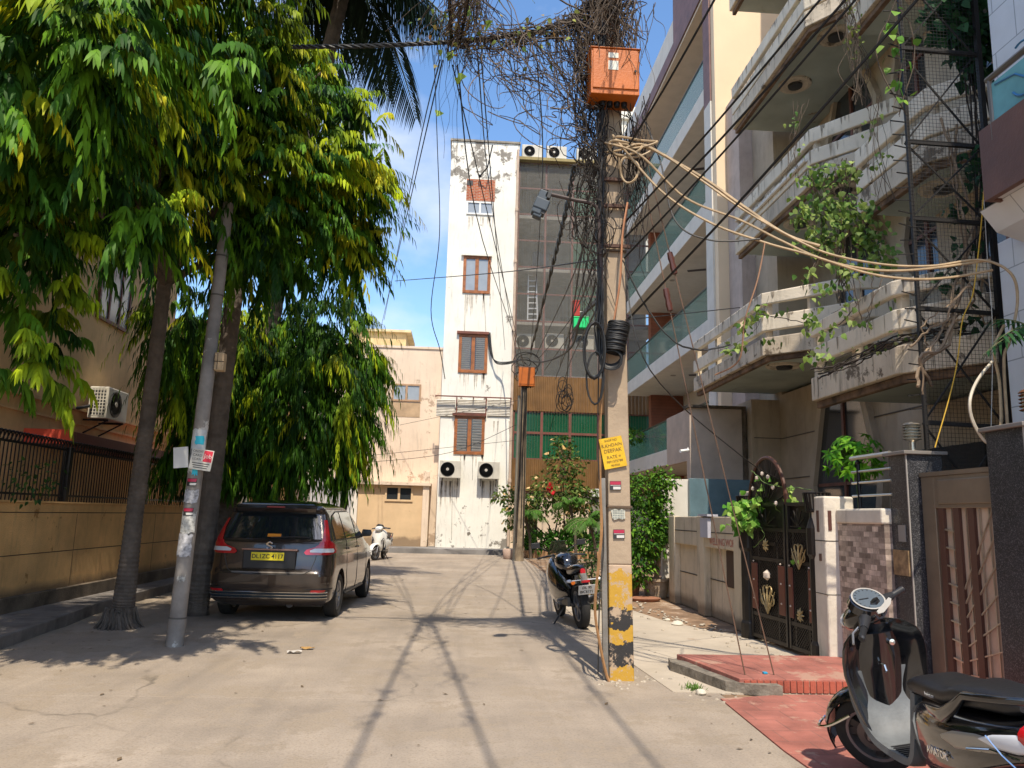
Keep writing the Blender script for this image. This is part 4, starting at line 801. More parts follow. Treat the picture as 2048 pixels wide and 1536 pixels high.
for (s0, s1), lab in ((leafA, 'wide leaf with the arched top'), (leafB, 'narrow leaf')):
    w = s1-s0; b = MB(); H = 1.72
    for s in (s0+.025, s1-.025): b.bar(gp(s, 0), gp(s, H), .05)
    for z in (.02, .3, 1.02, 1.4, H): b.bar(gp(s0, z), gp(s1, z), .045)
    for s in (s0+w*.24, s1-w*.24): b.bar(gp(s, .0), gp(s, 1.4), .03)
    lf = b.build('gate_leaf', m_ir2, t, label=lab)
    b = MB(); b.ob(gp((s0+s1)/2, H/2, -.03), (w, .01, H), (gd, gn, ZZ)); b.build('backing_sheet', m_ir2, lf)
    b = MB()
    n = int(w/.05)
    for za, zb in ((.04, .28), (1.05, 1.38), (.32, 1.0)):
        for k in range(-int((zb-za)/.05), n):
            for sg in (1, -1):
                a0 = s0+k*.05; p = [(a0, za), (a0+(zb-za), zb)]
                (sa, z_a), (sb, z_b) = p
                if sg < 0: sa, sb = sb, sa
                def cl(sa, za_, sb, zb_):
                    o = []
                    for s, z, s2, z2 in ((sa, za_, sb, zb_), (sb, zb_, sa, za_)):
                        if s < s0: z += (s0-s)/(s2-s)*(z2-z); s = s0
                        elif s > s1: z += (s1-s)/(s2-s)*(z2-z); s = s1
                        o.append((s, z))
                    return o
                if max(sa, sb) <= s0 or min(sa, sb) >= s1: continue
                q = cl(sa, z_a, sb, z_b); b.bar(gp(*q[0], .012), gp(*q[1], .012), .008)
    b.build('lattice', m_ir2, lf)
    cx = (s0+s1)/2
    for s in (s0+w*.12, s1-w*.12): b = MB(); b.ob(gp(s, .66, .02), (w*.17, .02, .6), (gd, gn, ZZ)); b.build('maroon_panel', m_maroon, lf, bevel=.01)
    b = MB(); b.ob(gp(cx, 1.22, .02), (w*.5, .015, .04), (gd, gn, ZZ)); b.build('cross_bar', m_ir2, lf); b = MB()
    for k in range(7): a = PI*k/6; b.bar(gp(cx, 1.45, .03), gp(cx+math.cos(a)*w*.3, 1.45+.22*math.sin(a), .03), .014)
    b.build('fan_bars', m_ir2, lf)
    def scroll(cx, z0, sc, b):
        for sg in (-1, 1):
            for r0, h in ((.10, .17), (.07, .30), (.045, .1)):
                pts = [gp(cx+sg*sc*(r0*1.1-r0*math.cos(a)*(1-.09*a)), z0+sc*(h+r0*math.sin(a)*(1-.09*a)), .035) for a in [4.9*j/14 for j in range(15)]]
                b.tube([gp(cx, z0, .035)]+pts, .009*sc, 5)
        for k in range(5): a = PI/2+(k-2)*.33; b.tube([gp(cx, z0, .035), gp(cx+.24*sc*math.cos(a), z0+.24*sc*math.sin(a), .04), gp(cx+.34*sc*math.cos(a), z0+.38*sc*math.sin(a), .035)], [.009*sc, .014*sc, .004], 5)
    b = MB(); scroll(cx, .34 if w > .8 else .95, .95 if w > .8 else .8, b); b.build('brass_scroll', m_gold, lf, smooth=True)
    b = MB()
    def flower(c, r, b):
        for k in range(8): a = PI*k/4; b.tube([gp(c[0], c[1], .035), gp(c[0]+r*.55*math.cos(a), c[1]+r*.55*math.sin(a), .045), gp(c[0]+r*math.cos(a), c[1]+r*math.sin(a), .035)], [.006, r*.2, .002], 5)
    flower((cx, 1.2 if w > .8 else .42), .085, b); b.build('brass_flower', m_gold, lf, smooth=True)
    b = MB()
    for k in range(6):
        for z, s in ((.5+.12*k, s0+w*.12), (.5+.12*k, s1-w*.12)):
            if k % 2 == 0: c = gp(s, z, .035); b.lathe([(.001, -.015), (.014, 0), (.001, .015)], c, 8, ax='x')
    if w > .8:
        for k in range(7):
            a = PI*(k+.5)/7; c = gp(cx+.36*math.cos(a), 1.62+.5*math.sin(a), .06); b.lathe([(.001, -.03), (.022, -.01), (.022, .02), (.001, .035)], c, 8)
        b.lathe([(.001, -.07), (.05, -.03), (.05, .03), (.001, .07)], gp(cx, .82, .03), 12)
    o = b.build('studs', m_wht, lf, smooth=True); o['kind'] = 'stuff'
    if w > .8:
        b = MB(); pts = [gp(cx+w*.52*math.cos(a), 1.72+.62*math.sin(a)) for a in [PI*j/24 for j in range(25)]]
        b.tube(pts, .026, 6); b.build('arch_rim', pm('rim_rust', (.09, .035, .02), .5), lf, smooth=True)
        b = MB(); b.add([gp(cx, 1.72, -.01)]+[gp(cx+w*.5*math.cos(a), 1.72+.6*math.sin(a), -.01) for a in [PI*j/16 for j in range(17)]], [(0, i, i+1) for i in range(1, 17)])
        b.build('arch_panel', m_ir2, lf, solid=.02); b = MB()
        for k in range(9): a = PI*(k+.5)/9; b.bar(gp(cx+.1*math.cos(a), 1.72+.1*math.sin(a), .02), gp(cx+w*.48*math.cos(a), 1.72+.58*math.sin(a), .02), .012)
        b.build('arch_spokes', m_ir2, lf)
for (s, lb, w) in ((-.14, 'black ribbed gate pillar with fluted crown, far end of the iron gate', .12), (GL+.02, 'black fluted crown pillar behind the chipped white pillar', .12)):
    c = gp(s, 0, -.03); t2 = thing('iron_pillar', lb, 'pillar', (c.x, c.y, 0)); b = MB(); b.lathe([(.125, 0), (.125, .2), (.105, .24), (.105, 1.15), (.13, 1.2), (.13, 1.5), (.09, 1.62), (.08, 1.68)], (c.x, c.y, 0), 12); b.build('shaft', m_ir2, t2)
    b = MB(); r = .15
    for k in range(22): a = 2*PI*k/22; b.bar((c.x+r*.8*math.cos(a), c.y+r*.8*math.sin(a), 1.68), (c.x+r*math.cos(a), c.y+r*math.sin(a), 1.9), .016)
    b.lathe([(r*.8, 1.68), (r*.85, 1.7), (r*.8, 1.72), (.001, 1.72)], (c.x, c.y, 0), 20); b.lathe([(r, 1.9), (r*1.06, 1.905), (r, 1.91), (r, 1.9)], (c.x, c.y, 0), 20); b.build('crown', m_ir2, t2)
# ======================= POLES AND WIRES =======================
def add(*a): return Vector(a)
PYY = 7.85
m_pole = pm('pole_concrete', (.40, .305, .21), .9, var=.14, scale=2.5, bump=.35, bscale=18, patch=(.30, .21, .14), patch_s=2.2, patch_t=.66)
# painted bands on the pole: worn yellow and black paint with ragged edges
mb_ = pm('pole_paint', (.47, .345, .24), .85, var=.12, bump=.3, bscale=18); T = mb_.node_tree; bs = T.nodes['Principled BSDF']
g = NN(T, 'ShaderNodeNewGeometry'); sx = NN(T, 'ShaderNodeSeparateXYZ'); T.links.new(g.outputs['Position'], sx.inputs[0])
n1 = NN(T, 'ShaderNodeTexNoise'); n1.inputs['Scale'].default_value = 9; n1.inputs['Detail'].default_value = 5; T.links.new(g.outputs['Position'], n1.inputs['Vector'])
m1 = NN(T, 'ShaderNodeMath', operation='MULTIPLY_ADD'); m1.inputs[1].default_value = .22; T.links.new(n1.outputs[0], m1.inputs[0]); T.links.new(sx.outputs[2], m1.inputs[2])
m2 = NN(T, 'ShaderNodeMath', operation='MULTIPLY'); m2.inputs[1].default_value = .5; T.links.new(m1.outputs[0], m2.inputs[0])
cr = NN(T, 'ShaderNodeValToRGB'); cr.color_ramp.interpolation = 'CONSTANT'; T.links.new(m2.outputs[0], cr.inputs[0]); E_ = cr.color_ramp.elements
yl, bk, cc = (.47, .27, .03, 1), (.028, .026, .026, 1), (.47, .345, .24, 1)
for i, (z, c) in enumerate(((0, yl), (.11, bk), (.23, yl), (.27, yl), (.305, bk), (.395, yl), (.57, cc))):
    e = E_[i] if i < 2 else E_.new(z/1.0*1.0); e.position = z*1.0+(.0 if i == 0 else .0); e.color = c
n2 = NN(T, 'ShaderNodeTexNoise'); n2.inputs['Scale'].default_value = 7; n2.inputs['Detail'].default_value = 9; n2.inputs['Roughness'].default_value = .75; T.links.new(g.outputs['Position'], n2.inputs['Vector'])
r2 = NN(T, 'ShaderNodeMapRange'); r2.inputs[1].default_value = .525; r2.inputs[2].default_value = .565; T.links.new(n2.outputs[0], r2.inputs[0])
mm = NN(T, 'ShaderNodeMix', data_type='RGBA'); mm.inputs[7].default_value = (.42, .31, .21, 1); T.links.new(r2.outputs[0], mm.inputs[0]); T.links.new(cr.outputs[0], mm.inputs[6]); T.links.new(mm.outputs[2], bs.inputs['Base Color'])
def polec(z): return 1.625-.0165*z, (.122-.0055*z)
PT = thing('utility_pole', 'tall tan concrete utility pole with worn yellow and black bands at its foot', 'utility pole', (1.63, PYY, 0))
def polesec(z):
    c, w = polec(z); d = w*.85; return [(c-w, PYY-d, z), (c+w, PYY-d, z), (c+w, PYY+d, z), (c-w, PYY+d, z)]
b = MB(); b.loft([polesec(z) for z in (1.1, 3, 5, 7.6)]); b.build('shaft', m_pole, PT, bevel=.012)
b = MB(); b.loft([polesec(z) for z in (-.1, .5, 1.1)]); b.build('painted_foot', mb_, PT, bevel=.012)
yb = PYY-.105
for z in (1.66, 4.35): b = MB(); c, w = polec(z); b.bx(c-w-.012, c+w+.012, yb-.015, PYY+.11, z, z+.018); b.build('strap', simple('strap', (.12, .08, .05), .8), PT)
for z in (5.15, 4.85, 4.4): b = MB(); c, w = polec(z); b.bar((c-w-.08, yb-.02, z), (c+w+.06, yb-.02, z), .035); b.build('cross_clamp', simple('rusty', (.09, .045, .03), .8), PT)
b = MB(); b.bar((1.468, PYY-.08, .02), (1.425, PYY-.08, 1.95), .05); b.build('steel_conduit', pm('galv', (.25, .23, .2), .5, .3, var=.3), PT)
# stickers on the pole
m_stk = simple('sticker_white', (.6, .58, .54), .6); m_mg = simple('sticker_magenta', (.42, .02, .06), .5); m_blk = simple('sticker_black', (.03, .03, .03), .5)
def sticker(px, py, w, h, rot=0, lb='small magenta black and white sticker'):
    c = U(px, py, Y=yb-.006); u = Vector((math.cos(rot), 0, math.sin(rot))); v = Vector((-math.sin(rot), 0, math.cos(rot))); n = Vector((0, -1, 0)); t_ = thing('sticker', lb, 'sticker', c)
    b = MB(); b.ob(c, (w, h, .002), (u, v, n)); b.build('sheet', m_blk, t_)
    b = MB(); b.ob(c+v*h*.27+n*.0015, (w*.94, h*.36, .002), (u, v, n)); b.build('magenta_band', m_mg, t_)
    b = MB(); b.ob(c-v*h*.28+n*.0015+u*w*.12, (w*.66, h*.3, .002), (u, v, n)); b.ob(c+v*h*.02+n*.0015, (w*.9, h*.05, .002), (u, v, n)); b.build('white_band', m_stk, t_)
sticker(1231, 971, .115, .09, .03, 'upper magenta and black sticker on the concrete pole'); sticker(1238, 1068, .115, .09, .03, 'lower magenta and black sticker on the concrete pole')
c = U(1237, 1028, Y=yb-.006); b = MB(); rr = random.Random(2)
pg = [(c.x+x*.07+rr.uniform(-.008, .008), c.z+z*.06+rr.uniform(-.008, .008)) for x, z in ((-1, -.8), (-.5, -.9), (0, -.8), (.5, -.85), (1, -.7), (.9, 0), (1, .6), (.4, .7), (0, .6), (-.5, .9), (-1, .7), (-.95, 0))]
b.prism(pg, 'y', c.y-.002, c.y); t_ = thing('poster_scrap', 'torn pale paper scrap with grey print on the concrete pole', 'poster', c); b.build('paper', pm('paper_pale', (.5, .5, .42), .8, var=.2, scale=20), t_)
b = MB()
for k in range(4):
    for j in range(7): b.bx(c.x-.055+j*.016, c.x-.045+j*.016, c.y-.004, c.y-.001, c.z-.045+k*.024, c.z-.032+k*.024)
b.build('print', simple('print_grey', (.2, .22, .2)), t_)
# yellow sign
ct = U(1226, 905, Y=yb-.012); a_ = .21; u = Vector((math.cos(a_), 0, math.sin(a_))); v = Vector((-math.sin(a_), 0, math.cos(a_))); n = Vector((0, -1, 0))
SG = thing('notice_board', 'tilted yellow hand lettered notice fixed to the concrete pole', 'sign', ct)
m_yel = pm('sign_yellow', (.72, .43, .01), .6, var=.15, scale=10); b = MB(); b.ob(ct, (.235, .31, .006), (u, v, n)); b.build('board', m_yel, SG)
m_ink = simple('ink_brown', (.16, .09, .02), .7)
for s, o, z in (('R.KHDAIN', .075, .046), ('DEEPAK', .02, .052), ('RATE =', -.045, .046), ('9891575788', -.09, .034), ('9810255', -.13, .026), ('SHOP NO', .125, .03)): textmesh(s, z, frameM(ct+v*o+n*.0045, u, v), m_ink, 'lettering', SG, .0008)
# orange boxes
def obox(lb, x0, x1, z0, z1, y, d, sc=1):
    t = thing('junction_box', lb, 'junction box', ((x0+x1)/2, y, z0)); mo = pm('orange_paint', (.50, .125, .008), .45, var=.12, scale=3, patch=(.2, .07, .03), patch_s=3, patch_t=.74)
    b = MB(); b.bx(x0, x1, y-d/2, y+d/2, z0, z1); b.bx(x0-.015*sc, x1+.015*sc, y-d/2-.02*sc, y+d/2, z1, z1+.012*sc); b.build('casing', mo, t, bevel=.008)
    b = MB(); b.bx(x0+.02*sc, x1-.012*sc, y-d/2-.014*sc, y-d/2-.001, z0+.06*sc, z1-.015*sc); o = b.build('door', mo, t, bevel=.004)
    b = MB(); b.lathe([(.014*sc, -.02*sc), (.012*sc, 0)], (x1-.05*sc, y-d/2-.01*sc, (z0+z1)/2), 10, ax='y'); b.build('latch', m_iron, o)
    b = MB()
    for k in range(4): b.lathe([(.03*sc, -.05*sc), (.035*sc, 0)], (x0+(x1-x0)*(.3+.15*k), y, z0), 10)
    b.build('cable_gland', m_iron, t); return t, o
t, dr = obox('large orange metal junction box high on the concrete pole', U(1182, 150, Y=7.45).x, U(1279, 150, Y=7.45).x, U(1228, 188, Y=7.45).z, U(1228, 98, Y=7.45).z, 7.62, .34)
for z0, z1 in ((U(1228, 115, Y=7.43).z, U(1228, 105, Y=7.43).z), (U(1228, 139, Y=7.43).z, U(1228, 121, Y=7.43).z)): b = MB(); b.bx(U(1217, 120, Y=7.43).x, U(1237, 120, Y=7.43).x, 7.432, 7.4355, z0, z1); b.build('paper_label', simple('label_white', (.75, .72, .6), .7), dr)
# street lamp arm
t = thing('street_lamp', 'broken dark street lamp on a curved arm on the concrete pole', 'street lamp', (1.42, 7.7, 4.3))
b = MB(); A = [U(1205, 600, Y=7.68), U(1200, 500, Y=7.66), U(1197, 430, Y=7.65), U(1185, 408, Y=7.64), U(1150, 400, Y=7.63), U(1098, 388, Y=7.6)]; b.tube(smoothpts(A, 6), .021, 8); b.build('arm', simple('arm_brown', (.06, .04, .035), .6), t, smooth=True)
c = U(1080, 407, Y=7.6); b = MB(); u = Vector((.35, 0, .94)).normalized(); v = Vector((.94, 0, -.35)); w_ = Vector((0, 1, 0)); m_hd = simple('lamp_bluegrey', (.045, .06, .075), .5)
b.ob(c, (.10, .12, .27), (v, w_, u)); b.ob(c+v*.02-u*.02-w_*.03, (.15, .08, .12), (v, w_, u)); b.ob(c-u*.14+v*.02, (.09, .1, .05), (v, w_, u)); b.build('housing', m_hd, t, bevel=.012)
b = MB(); b.ob(c+v*.05+u*.1, (.05, .12, .06), (v, w_, u)); b.ob(c+v*.06-u*.07, (.05, .1, .09), (v, w_, u)); b.tube([c+u*.14, c+u*.17+v*.03, c+u*.16-v*.03], .006, 4); b.build('broken_fittings', m_acd, t)
# cable coils
def coil(lb, c, ax, up, rx, rz, n, spread, r, seed, name='cable_coil'):
    rg = random.Random(seed); b = MB(); ax = Vector(ax).normalized(); up = Vector(up).normalized(); sd = ax.cross(up)
    pts = []
    for k in range(n*16): a = 2*PI*k/16; q = k/16/n-.5; pts.append(Vector(c)+up*(rz*math.cos(a)*(1+.06*math.sin(k*.37)))+sd*(rx*math.sin(a)*(1+.08*math.sin(k*.23)))+ax*(spread*q+rg.uniform(-.004, .004)))
    b.tube(pts, r, 6); return tag(b.build(name, m_cable, smooth=True), lb, 'cable coil')
coil('tall hanging coil of black cable left of the pole', U(1189, 700, Y=7.6), (.2, 1, 0), (0, 0, 1), .105, .29, 14, .08, .0095, 1)
coil('thin sagging loop of black cable hanging below the tall coil', U(1190, 755, Y=7.62), (.1, 1, 0), (0, 0, 1), .085, .27, 2, .02, .009, 4)
coil('tightly wound drum shaped coil of black cable on the pole', U(1233, 675, Y=7.62), (.14, 0, 1), (1, 0, -.14), .105, .105, 15, .31, .013, 2)
coil('loose black cable knot under the wound coil', U(1222, 715, Y=7.6), (.2, .8, .7), (0, 0, 1), .14, .1, 9, .12, .008, 5)
m_beige = pm('cable_beige', (.42, .30, .17), .6, var=.2, scale=10); m_dk = simple('cable_dark', (.02, .018, .016), .6)
def wire(pts, r, lb, mat=None, k=8, n=5, jit=0, name='cable', cat='cable', g=None):
    b = MB(); b.tube(cab(pts, r, k=k, jit=jit), r, n); return tag(b.build(name, mat or m_dk), lb, cat, g)
# twisted main cable
b = MB(); base = cab([(585, 94, 8.0), (720, 92, 7.95), (870, 86, 7.9), (1000, 74, 7.86), (1100, 55, 7.83), (1160, 25, 7.8), (1200, -15, 7.8)], .02, k=24)
for q in range(3): b.tube([p+Vector((0, .016*math.cos(i*.8+q*2.09), .016*math.sin(i*.8+q*2.09))) for i, p in enumerate(base)], .0125, 5)
tag(b.build('twisted_cable', m_cable, smooth=True), 'thick twisted black cable crossing the lane to the pole top', 'cable')
E0 = [Vector((-.28, 7.9, 6.72)), Vector((-.35, 5, 6.9)), Vector((-.45, -4, 7.6))]; E1 = [Vector((-.2, 7.9, 6.72)), Vector((.1, 5, 6.85)), Vector((.9, -4, 7.5))]; E2 = [Vector((1.45, 7.8, 7.35)), Vector((1.5, 3, 7.3)), Vector((1.62, -5, 7.8))]
for P_, lb in ((E0, 'overhead black cable running back over the lane, left of the two from the vine clump'), (E1, 'overhead black cable running back over the lane, right of the two from the vine clump'), (E2, 'overhead black cable running back from the pole top')):
    b = MB(); b.tube(smoothpts(P_, 8), .02, 6); tag(b.build('overhead_cable', m_cable), lb, 'cable')
# thin wires from the vine clump to the far poles and houses
far = [((885, 120, 7.9), (762, 655, 30), 'thin wire slanting down left of the clump to the beige house'), ((880, 120, 7.9), (830, 330, 14), (768, 640, 31), 'second thin wire slanting down left to the beige house'),
 ((905, 130, 7.9), (1048, 735, 28), 'thin wire from the vine clump to the wooden pole, first'), ((915, 130, 7.9), (965, 480, 14), (1050, 730, 28), 'thin wire from the vine clump to the wooden pole, second'),
 ((955, 110, 7.9), (985, 420, 16), (1035, 725, 28), 'thin wire crossing the white tower to the wooden pole'), ((962, 110, 7.9), (1010, 700, 32), 'thin wire across the tower face'),
 ((1075, 130, 7.9), (1083, 400, 14), (1060, 720, 28), 'thin wire straight down before the ribbed sheets'), ((790, 562, 20), (1000, 545, 14), (1205, 518, 7.8), 'long thin wire crossing low from the tree to the pole'),
 ((800, 850, 33), (1040, 800, 28), 'upper thin wire along the pink beige wall'), ((730, 912, 30), (1040, 880, 28), 'lower thin wire along the pink beige wall'), ((730, 925, 30), (900, 905, 29), (1042, 845, 28), 'lowest thin wire along the pink beige wall')]
for f in far: wire(f[:-1], .009 if len(f) > 3 else .008, f[-1], k=6, n=4)
b = MB(); b.tube(cab([(868, 110, 7.9), (875, 300, 8), (879, 470, 8.05), (862, 620, 8.1), (880, 700, 8.15), (890, 758, 8.2)], .01, k=7), .0045, 4); t = tag(b.build('hanging_creeper', m_dk), 'single hanging creeper stem with one green leaf before the white tower', 'creeper')
rg = np.random.default_rng(5)
def leafset(par, P, L, W, col, rg, name='leaves', kind='heart', mat=None, down=.6):
    n = len(P); d = rg.normal(size=(n, 3)); d[:, 2] -= down; nr = rg.normal(scale=.6, size=(n, 3)); nr[:, 1] -= 1; nr[:, 2] += .6
    col = np.array(col); w = rg.random((n, len(col))); w = w**4; w /= w.sum(1)[:, None]; T = w @ col
    return leaves(name, np.array(P), d, nr, L*rg.uniform(.7, 1.25, n), W*rg.uniform(.8, 1.2, n), T*rg.uniform(.85, 1.2, n)[:, None], par, kind=kind, mat=mat)
GR = [(.05, .13, .02), (.12, .22, .03), (.25, .33, .05), (.02, .06, .015)]
PMX[t] = Matrix(); leafset(t, [tuple(U(880, 222, Y=8.0))], .12, .12, [(.25, .36, .06)], rg, down=2)
# dark twisted droppers from the pole to the wooden pole
b = MB()
for q in range(2): b.tube([p+Vector((.02*math.cos(i*1.1+q*PI), 0, .02*math.sin(i*1.1+q*PI))) for i, p in enumerate(cab([(1150, 330, 7.8), (1128, 440, 10), (1098, 560, 15), (1062, 700, 27.8)], .02, k=18))], [.013+.016*i/54 for i in range(55)], 5)
tag(b.build('twisted_dropper', m_cable), 'thick twisted black cable slanting from the pole to the wooden pole', 'cable')
for i, f in enumerate([((1185, 440, 7.8), (1130, 590, 16), (1070, 715, 28)), ((1190, 520, 7.8), (1140, 640, 16), (1075, 720, 28)), ((1192, 560, 7.8), (1160, 640, 14), (1090, 740, 28)), ((1194, 600, 7.8), (1150, 660, 14), (1110, 760, 29)), ((1192, 620, 7.8), (1135, 740, 24), (1100, 860, 33)), ((1196, 380, 7.8), (1176, 520, 12), (1120, 730, 28))]):
    wire(f, .012, ['slanting thin wire from the pole side', 'second slanting wire from the pole side', 'third slanting wire from the pole side', 'fourth slanting wire, lowest start', 'wire slanting down to the glazed facade', 'steep wire beside the dark cable bundle'][i]+' to the far poles' if i < 4 else ['', '', '', '', 'wire slanting from the pole down to the glazed facade', 'steep wire beside the dark cable bundle'][i], k=6, n=4)
# wooden pole
t = thing('wooden_pole', 'leaning grey wooden pole with an orange box at the end of the lane', 'utility pole', U(1038, 1122, Z=0)); pb = U(1038, 1122, Z=0); pt_ = U(1049, 735, Y=pb.y)
m_gw = pm('grey_wood', (.30, .23, .15), .9, var=.35, scale=3, bump=.5); b = MB()
b.tube([pb, pb.lerp(pt_, .5)+Vector((.02, 0, 0)), pt_], [.16, .14, .11], 9); b.build('shaft', m_gw, t, smooth=True)
b = MB(); b.tube([pb+Vector((-.18, .1, 0)), pb.lerp(pt_, .85)+Vector((-.16, .05, 0))], .05, 6); b.build('side_pipe', pm('side_pipe', (.2, .18, .14), .7), t)
b = MB(); rr = random.Random(8)
for k in range(5): o = rr.uniform(-.14, .12); b.tube([pb+Vector((o, -.16, rr.uniform(0, 2.5))), pb.lerp(pt_, .6)+Vector((o*.7, -.16, 0)), pt_+Vector((o*.5, -.14, -.1))], .018, 4)
b.build('strapped_cables', m_dk, t)
t2, _ = obox('small orange junction box on the leaning wooden pole', U(1035, 760, Y=27.9).x, U(1067, 760, Y=27.9).x, U(1050, 777, Y=27.9).z, U(1050, 741, Y=27.9).z, 27.45, .35, 1)
b = MB(); rr = random.Random(4)
for k in range(9):
    c = pt_+Vector((rr.uniform(-.15, .15), -.15, rr.uniform(-.1, .25))); r_ = rr.uniform(.15, .5); a0 = rr.uniform(0, 6)
    b.tube([c+Vector((r_*math.cos(a0+a), rr.uniform(-.03, .03), r_*.7*math.sin(a0+a)-(.3 if k % 3 == 0 else 0))) for a in [5*j/10 for j in range(11)]], .018, 4)
tag(b.build('cable_knot', m_dk), 'tangled cable loops around the top of the wooden pole', 'cable tangle')
b = MB(); rr = random.Random(14); c0 = U(1132, 790, Y=20)
for k in range(10):
    c = c0+Vector((rr.uniform(-.12, .12), 0, rr.uniform(-.3, .35))); r_ = rr.uniform(.12, .3); b.tube([c+Vector((r_*.6*math.cos(a), .02*k, r_*math.sin(a))) for a in [6.2*j/12 for j in range(13)]], .01, 4)
b.tube([c0, U(1140, 660, Y=15), U(1175, 430, Y=8)], .011, 4); tag(b.build('hanging_cable_loops', m_dk), 'loose black wire loops hanging before the brown ribbed sheets', 'cable tangle')
wire([(1060, 722, 28), (1085, 724, 26), (1120, 712, 22), (1145, 690, 18), (1160, 640, 12), (1195, 600, 7.8)], .03, 'thick sagging black cable from the wooden pole toward the coils', m_cable)
# overhead wires leaving to the upper right
for i, (A, B, r, lb) in enumerate([((1232, 330, 7.9), (1440, -20, 6), .011, 'thin overhead wire rising steepest to the upper right'), ((1240, 455, 7.8), (1668, -34, 5), .010, 'overhead wire rising right before the cream wall, upper of three'), ((1250, 475, 7.8), (1722, -36, 5), .011, 'overhead wire rising right before the cream wall, middle of three'), ((1245, 520, 7.8), (1748, -44, 5), .010, 'overhead wire rising right before the cream wall, lowest of three'), ((1255, 640, 7.75), (1860, -30, 4.6), .012, 'long thick overhead wire crossing the concrete balconies')]):
    a = U(A[0], A[1], Y=A[2]); c = U(B[0], B[1], Y=B[2]); m_ = (a+c)/2-Vector((0, 0, .05)); b = MB(); b.tube(smoothpts([a, m_, c], 10), r, 5); tag(b.build('overhead_wire', m_cable), lb, 'cable')
# guy wires with insulators
for (top, gx_, ins, lb) in (((1262, 240), (1490, 1350), (1332, 545), 'left stay wire with brown insulator anchored in the red step'), ((1270, 225), (1548, 1350), (1338, 490), 'right stay wire with brown insulator anchored in the red step')):
    a = U(*top, Y=7.8); g0 = U(*gx_, Z=.13); t = thing('stay_wire', lb, 'stay wire', g0)
    d = g0-a
    kk = .36 if gx_[0] < 1500 else .3
    b = MB(); b.tube([a, g0], .0065, 5); b.build('wire', pm('rusty_wire', (.14, .08, .05), .8), t)
    c = a+d*kk; u = d.normalized(); b = MB(); b.tube([c-u*.13, c-u*.12, c-u*.05, c, c+u*.05, c+u*.12, c+u*.13], [.012, .03, .036, .028, .036, .03, .012], 8); b.build('insulator', simple('insulator', (.09, .03, .02), .35), t, smooth=True)
# beige service cables swung to the right
bc = [([(1205, 305, 7.7), (1240, 300, 7.6), (1290, 290, 7.6), (1380, 345, 7.5), (1480, 415, 7.3), (1560, 462, 7.1), (1650, 505, 6.9), (1760, 528, 6.8), (1860, 532, 6.7), (1960, 520, 6.6), (2020, 545, 6.4), (2035, 600, 6.4), (2020, 680, 6.4), (2008, 720, 6.4), (2015, 850, 6.3)], .0125, 'topmost beige service cable swung from the pole to the tiled house'),
 ([(1210, 285, 7.6), (1280, 310, 7.5), (1370, 395, 7.5), (1480, 440, 7.3), (1560, 480, 7.1), (1650, 520, 6.9), (1750, 540, 6.8), (1850, 538, 6.7), (1980, 520, 6.6)], .0125, 'second beige service cable swung to the right'),
 ([(1225, 270, 7.6), (1320, 380, 7.5), (1420, 445, 7.3), (1530, 485, 7.1), (1620, 510, 6.9), (1730, 545, 6.8), (1820, 558, 6.7), (1900, 555, 6.7), (1985, 540, 6.6)], .013, 'lowest beige service cable swung to the right'),
 ([(1290, 290, 7.6), (1400, 352, 7.5), (1480, 408, 7.3), (1570, 468, 7.1), (1640, 492, 6.9)], .018, 'short thicker beige cable wound on the bundle')]
for p, r, lb in bc: wire(p, r, lb, m_beige, n=6)
for i, (cx, cy, rx, rz) in enumerate(((1262, 300, .22, .07), (1270, 285, .24, .05), (1250, 296, .18, .075), (1258, 340, .1, .14))):
    c = U(cx, cy, Y=7.62); b = MB(); b.tube([c+Vector((rx*math.cos(a), .03*math.sin(a*2)-.01*i, rz*math.sin(a)+.02*math.cos(2*a))) for a in [6.283*j/24 for j in range(25)]], .013, 6)
    tag(b.build('cable_loop', m_beige, smooth=True), ['wide beige cable loop around the pole, lowest of the flat ones', 'widest flat beige cable loop at the pole', 'narrower beige cable loop hugging the pole', 'round beige cable loop hanging below the others'][i], 'cable coil')
wire([(1985, 722, 6.3), (1955, 760, 6.2), (1940, 800, 6.1), (1945, 840, 6.1), (1968, 880, 6.1), (1990, 890, 6.05)], .014, 'pale hose bulging left of the lantern pillar', pm('hose_pale', (.5, .44, .34), .6))
wire([(2008, 650, 6.3), (1988, 700, 6.3), (1998, 760, 6.3), (2002, 830, 6.25), (2000, 870, 6.2)], .013, 'beige cable dropping to the right granite pillar', m_beige)
wire([(1974, 280, 7.0), (1965, 420, 7.0), (1955, 520, 7.0), (1945, 590, 6.95), (1925, 640, 6.9), (1915, 720, 6.9), (1900, 790, 6.9), (1870, 895, 6.9)], .006, 'thin bright yellow cable hanging before the net', simple('cable_yellow', (.6, .36, .02), .5))
wire([(1968, 400, 6.9), (1975, 520, 6.9), (1985, 660, 6.9), (1982, 870, 6.9)], .004, 'thin pale wire hanging right of the yellow cable', simple('wire_pale', (.45, .45, .42), .5))
wire([(1530, 485, 7.1), (1515, 560, 6.9), (1490, 640, 6.8), (1478, 720, 6.8), (1430, 750, 7)], .008, 'reddish creeper stem hanging from the beige cables', pm('stem_red', (.25, .13, .07), .8))
wire([(1245, 520, 7.7), (1290, 610, 7.5), (1345, 680, 7.2), (1400, 700, 6.9), (1460, 690, 6.8)], .009, 'dark braided wire sagging from the pole to the lower balcony', m_dk, jit=.004)
wire([(1285, 230, 7.8), (1320, 320, 7.6), (1350, 440, 7.4), (1420, 480, 7.2), (1520, 478, 7.1)], .009, 'dark wire sagging before the cream column', m_dk)
wire([(1250, 540, 7.8), (1300, 740, 7.6), (1480, 910, 9), (1560, 960, 9.6)], .007, 'thin wire slanting down to the iron gate arch', m_dk)
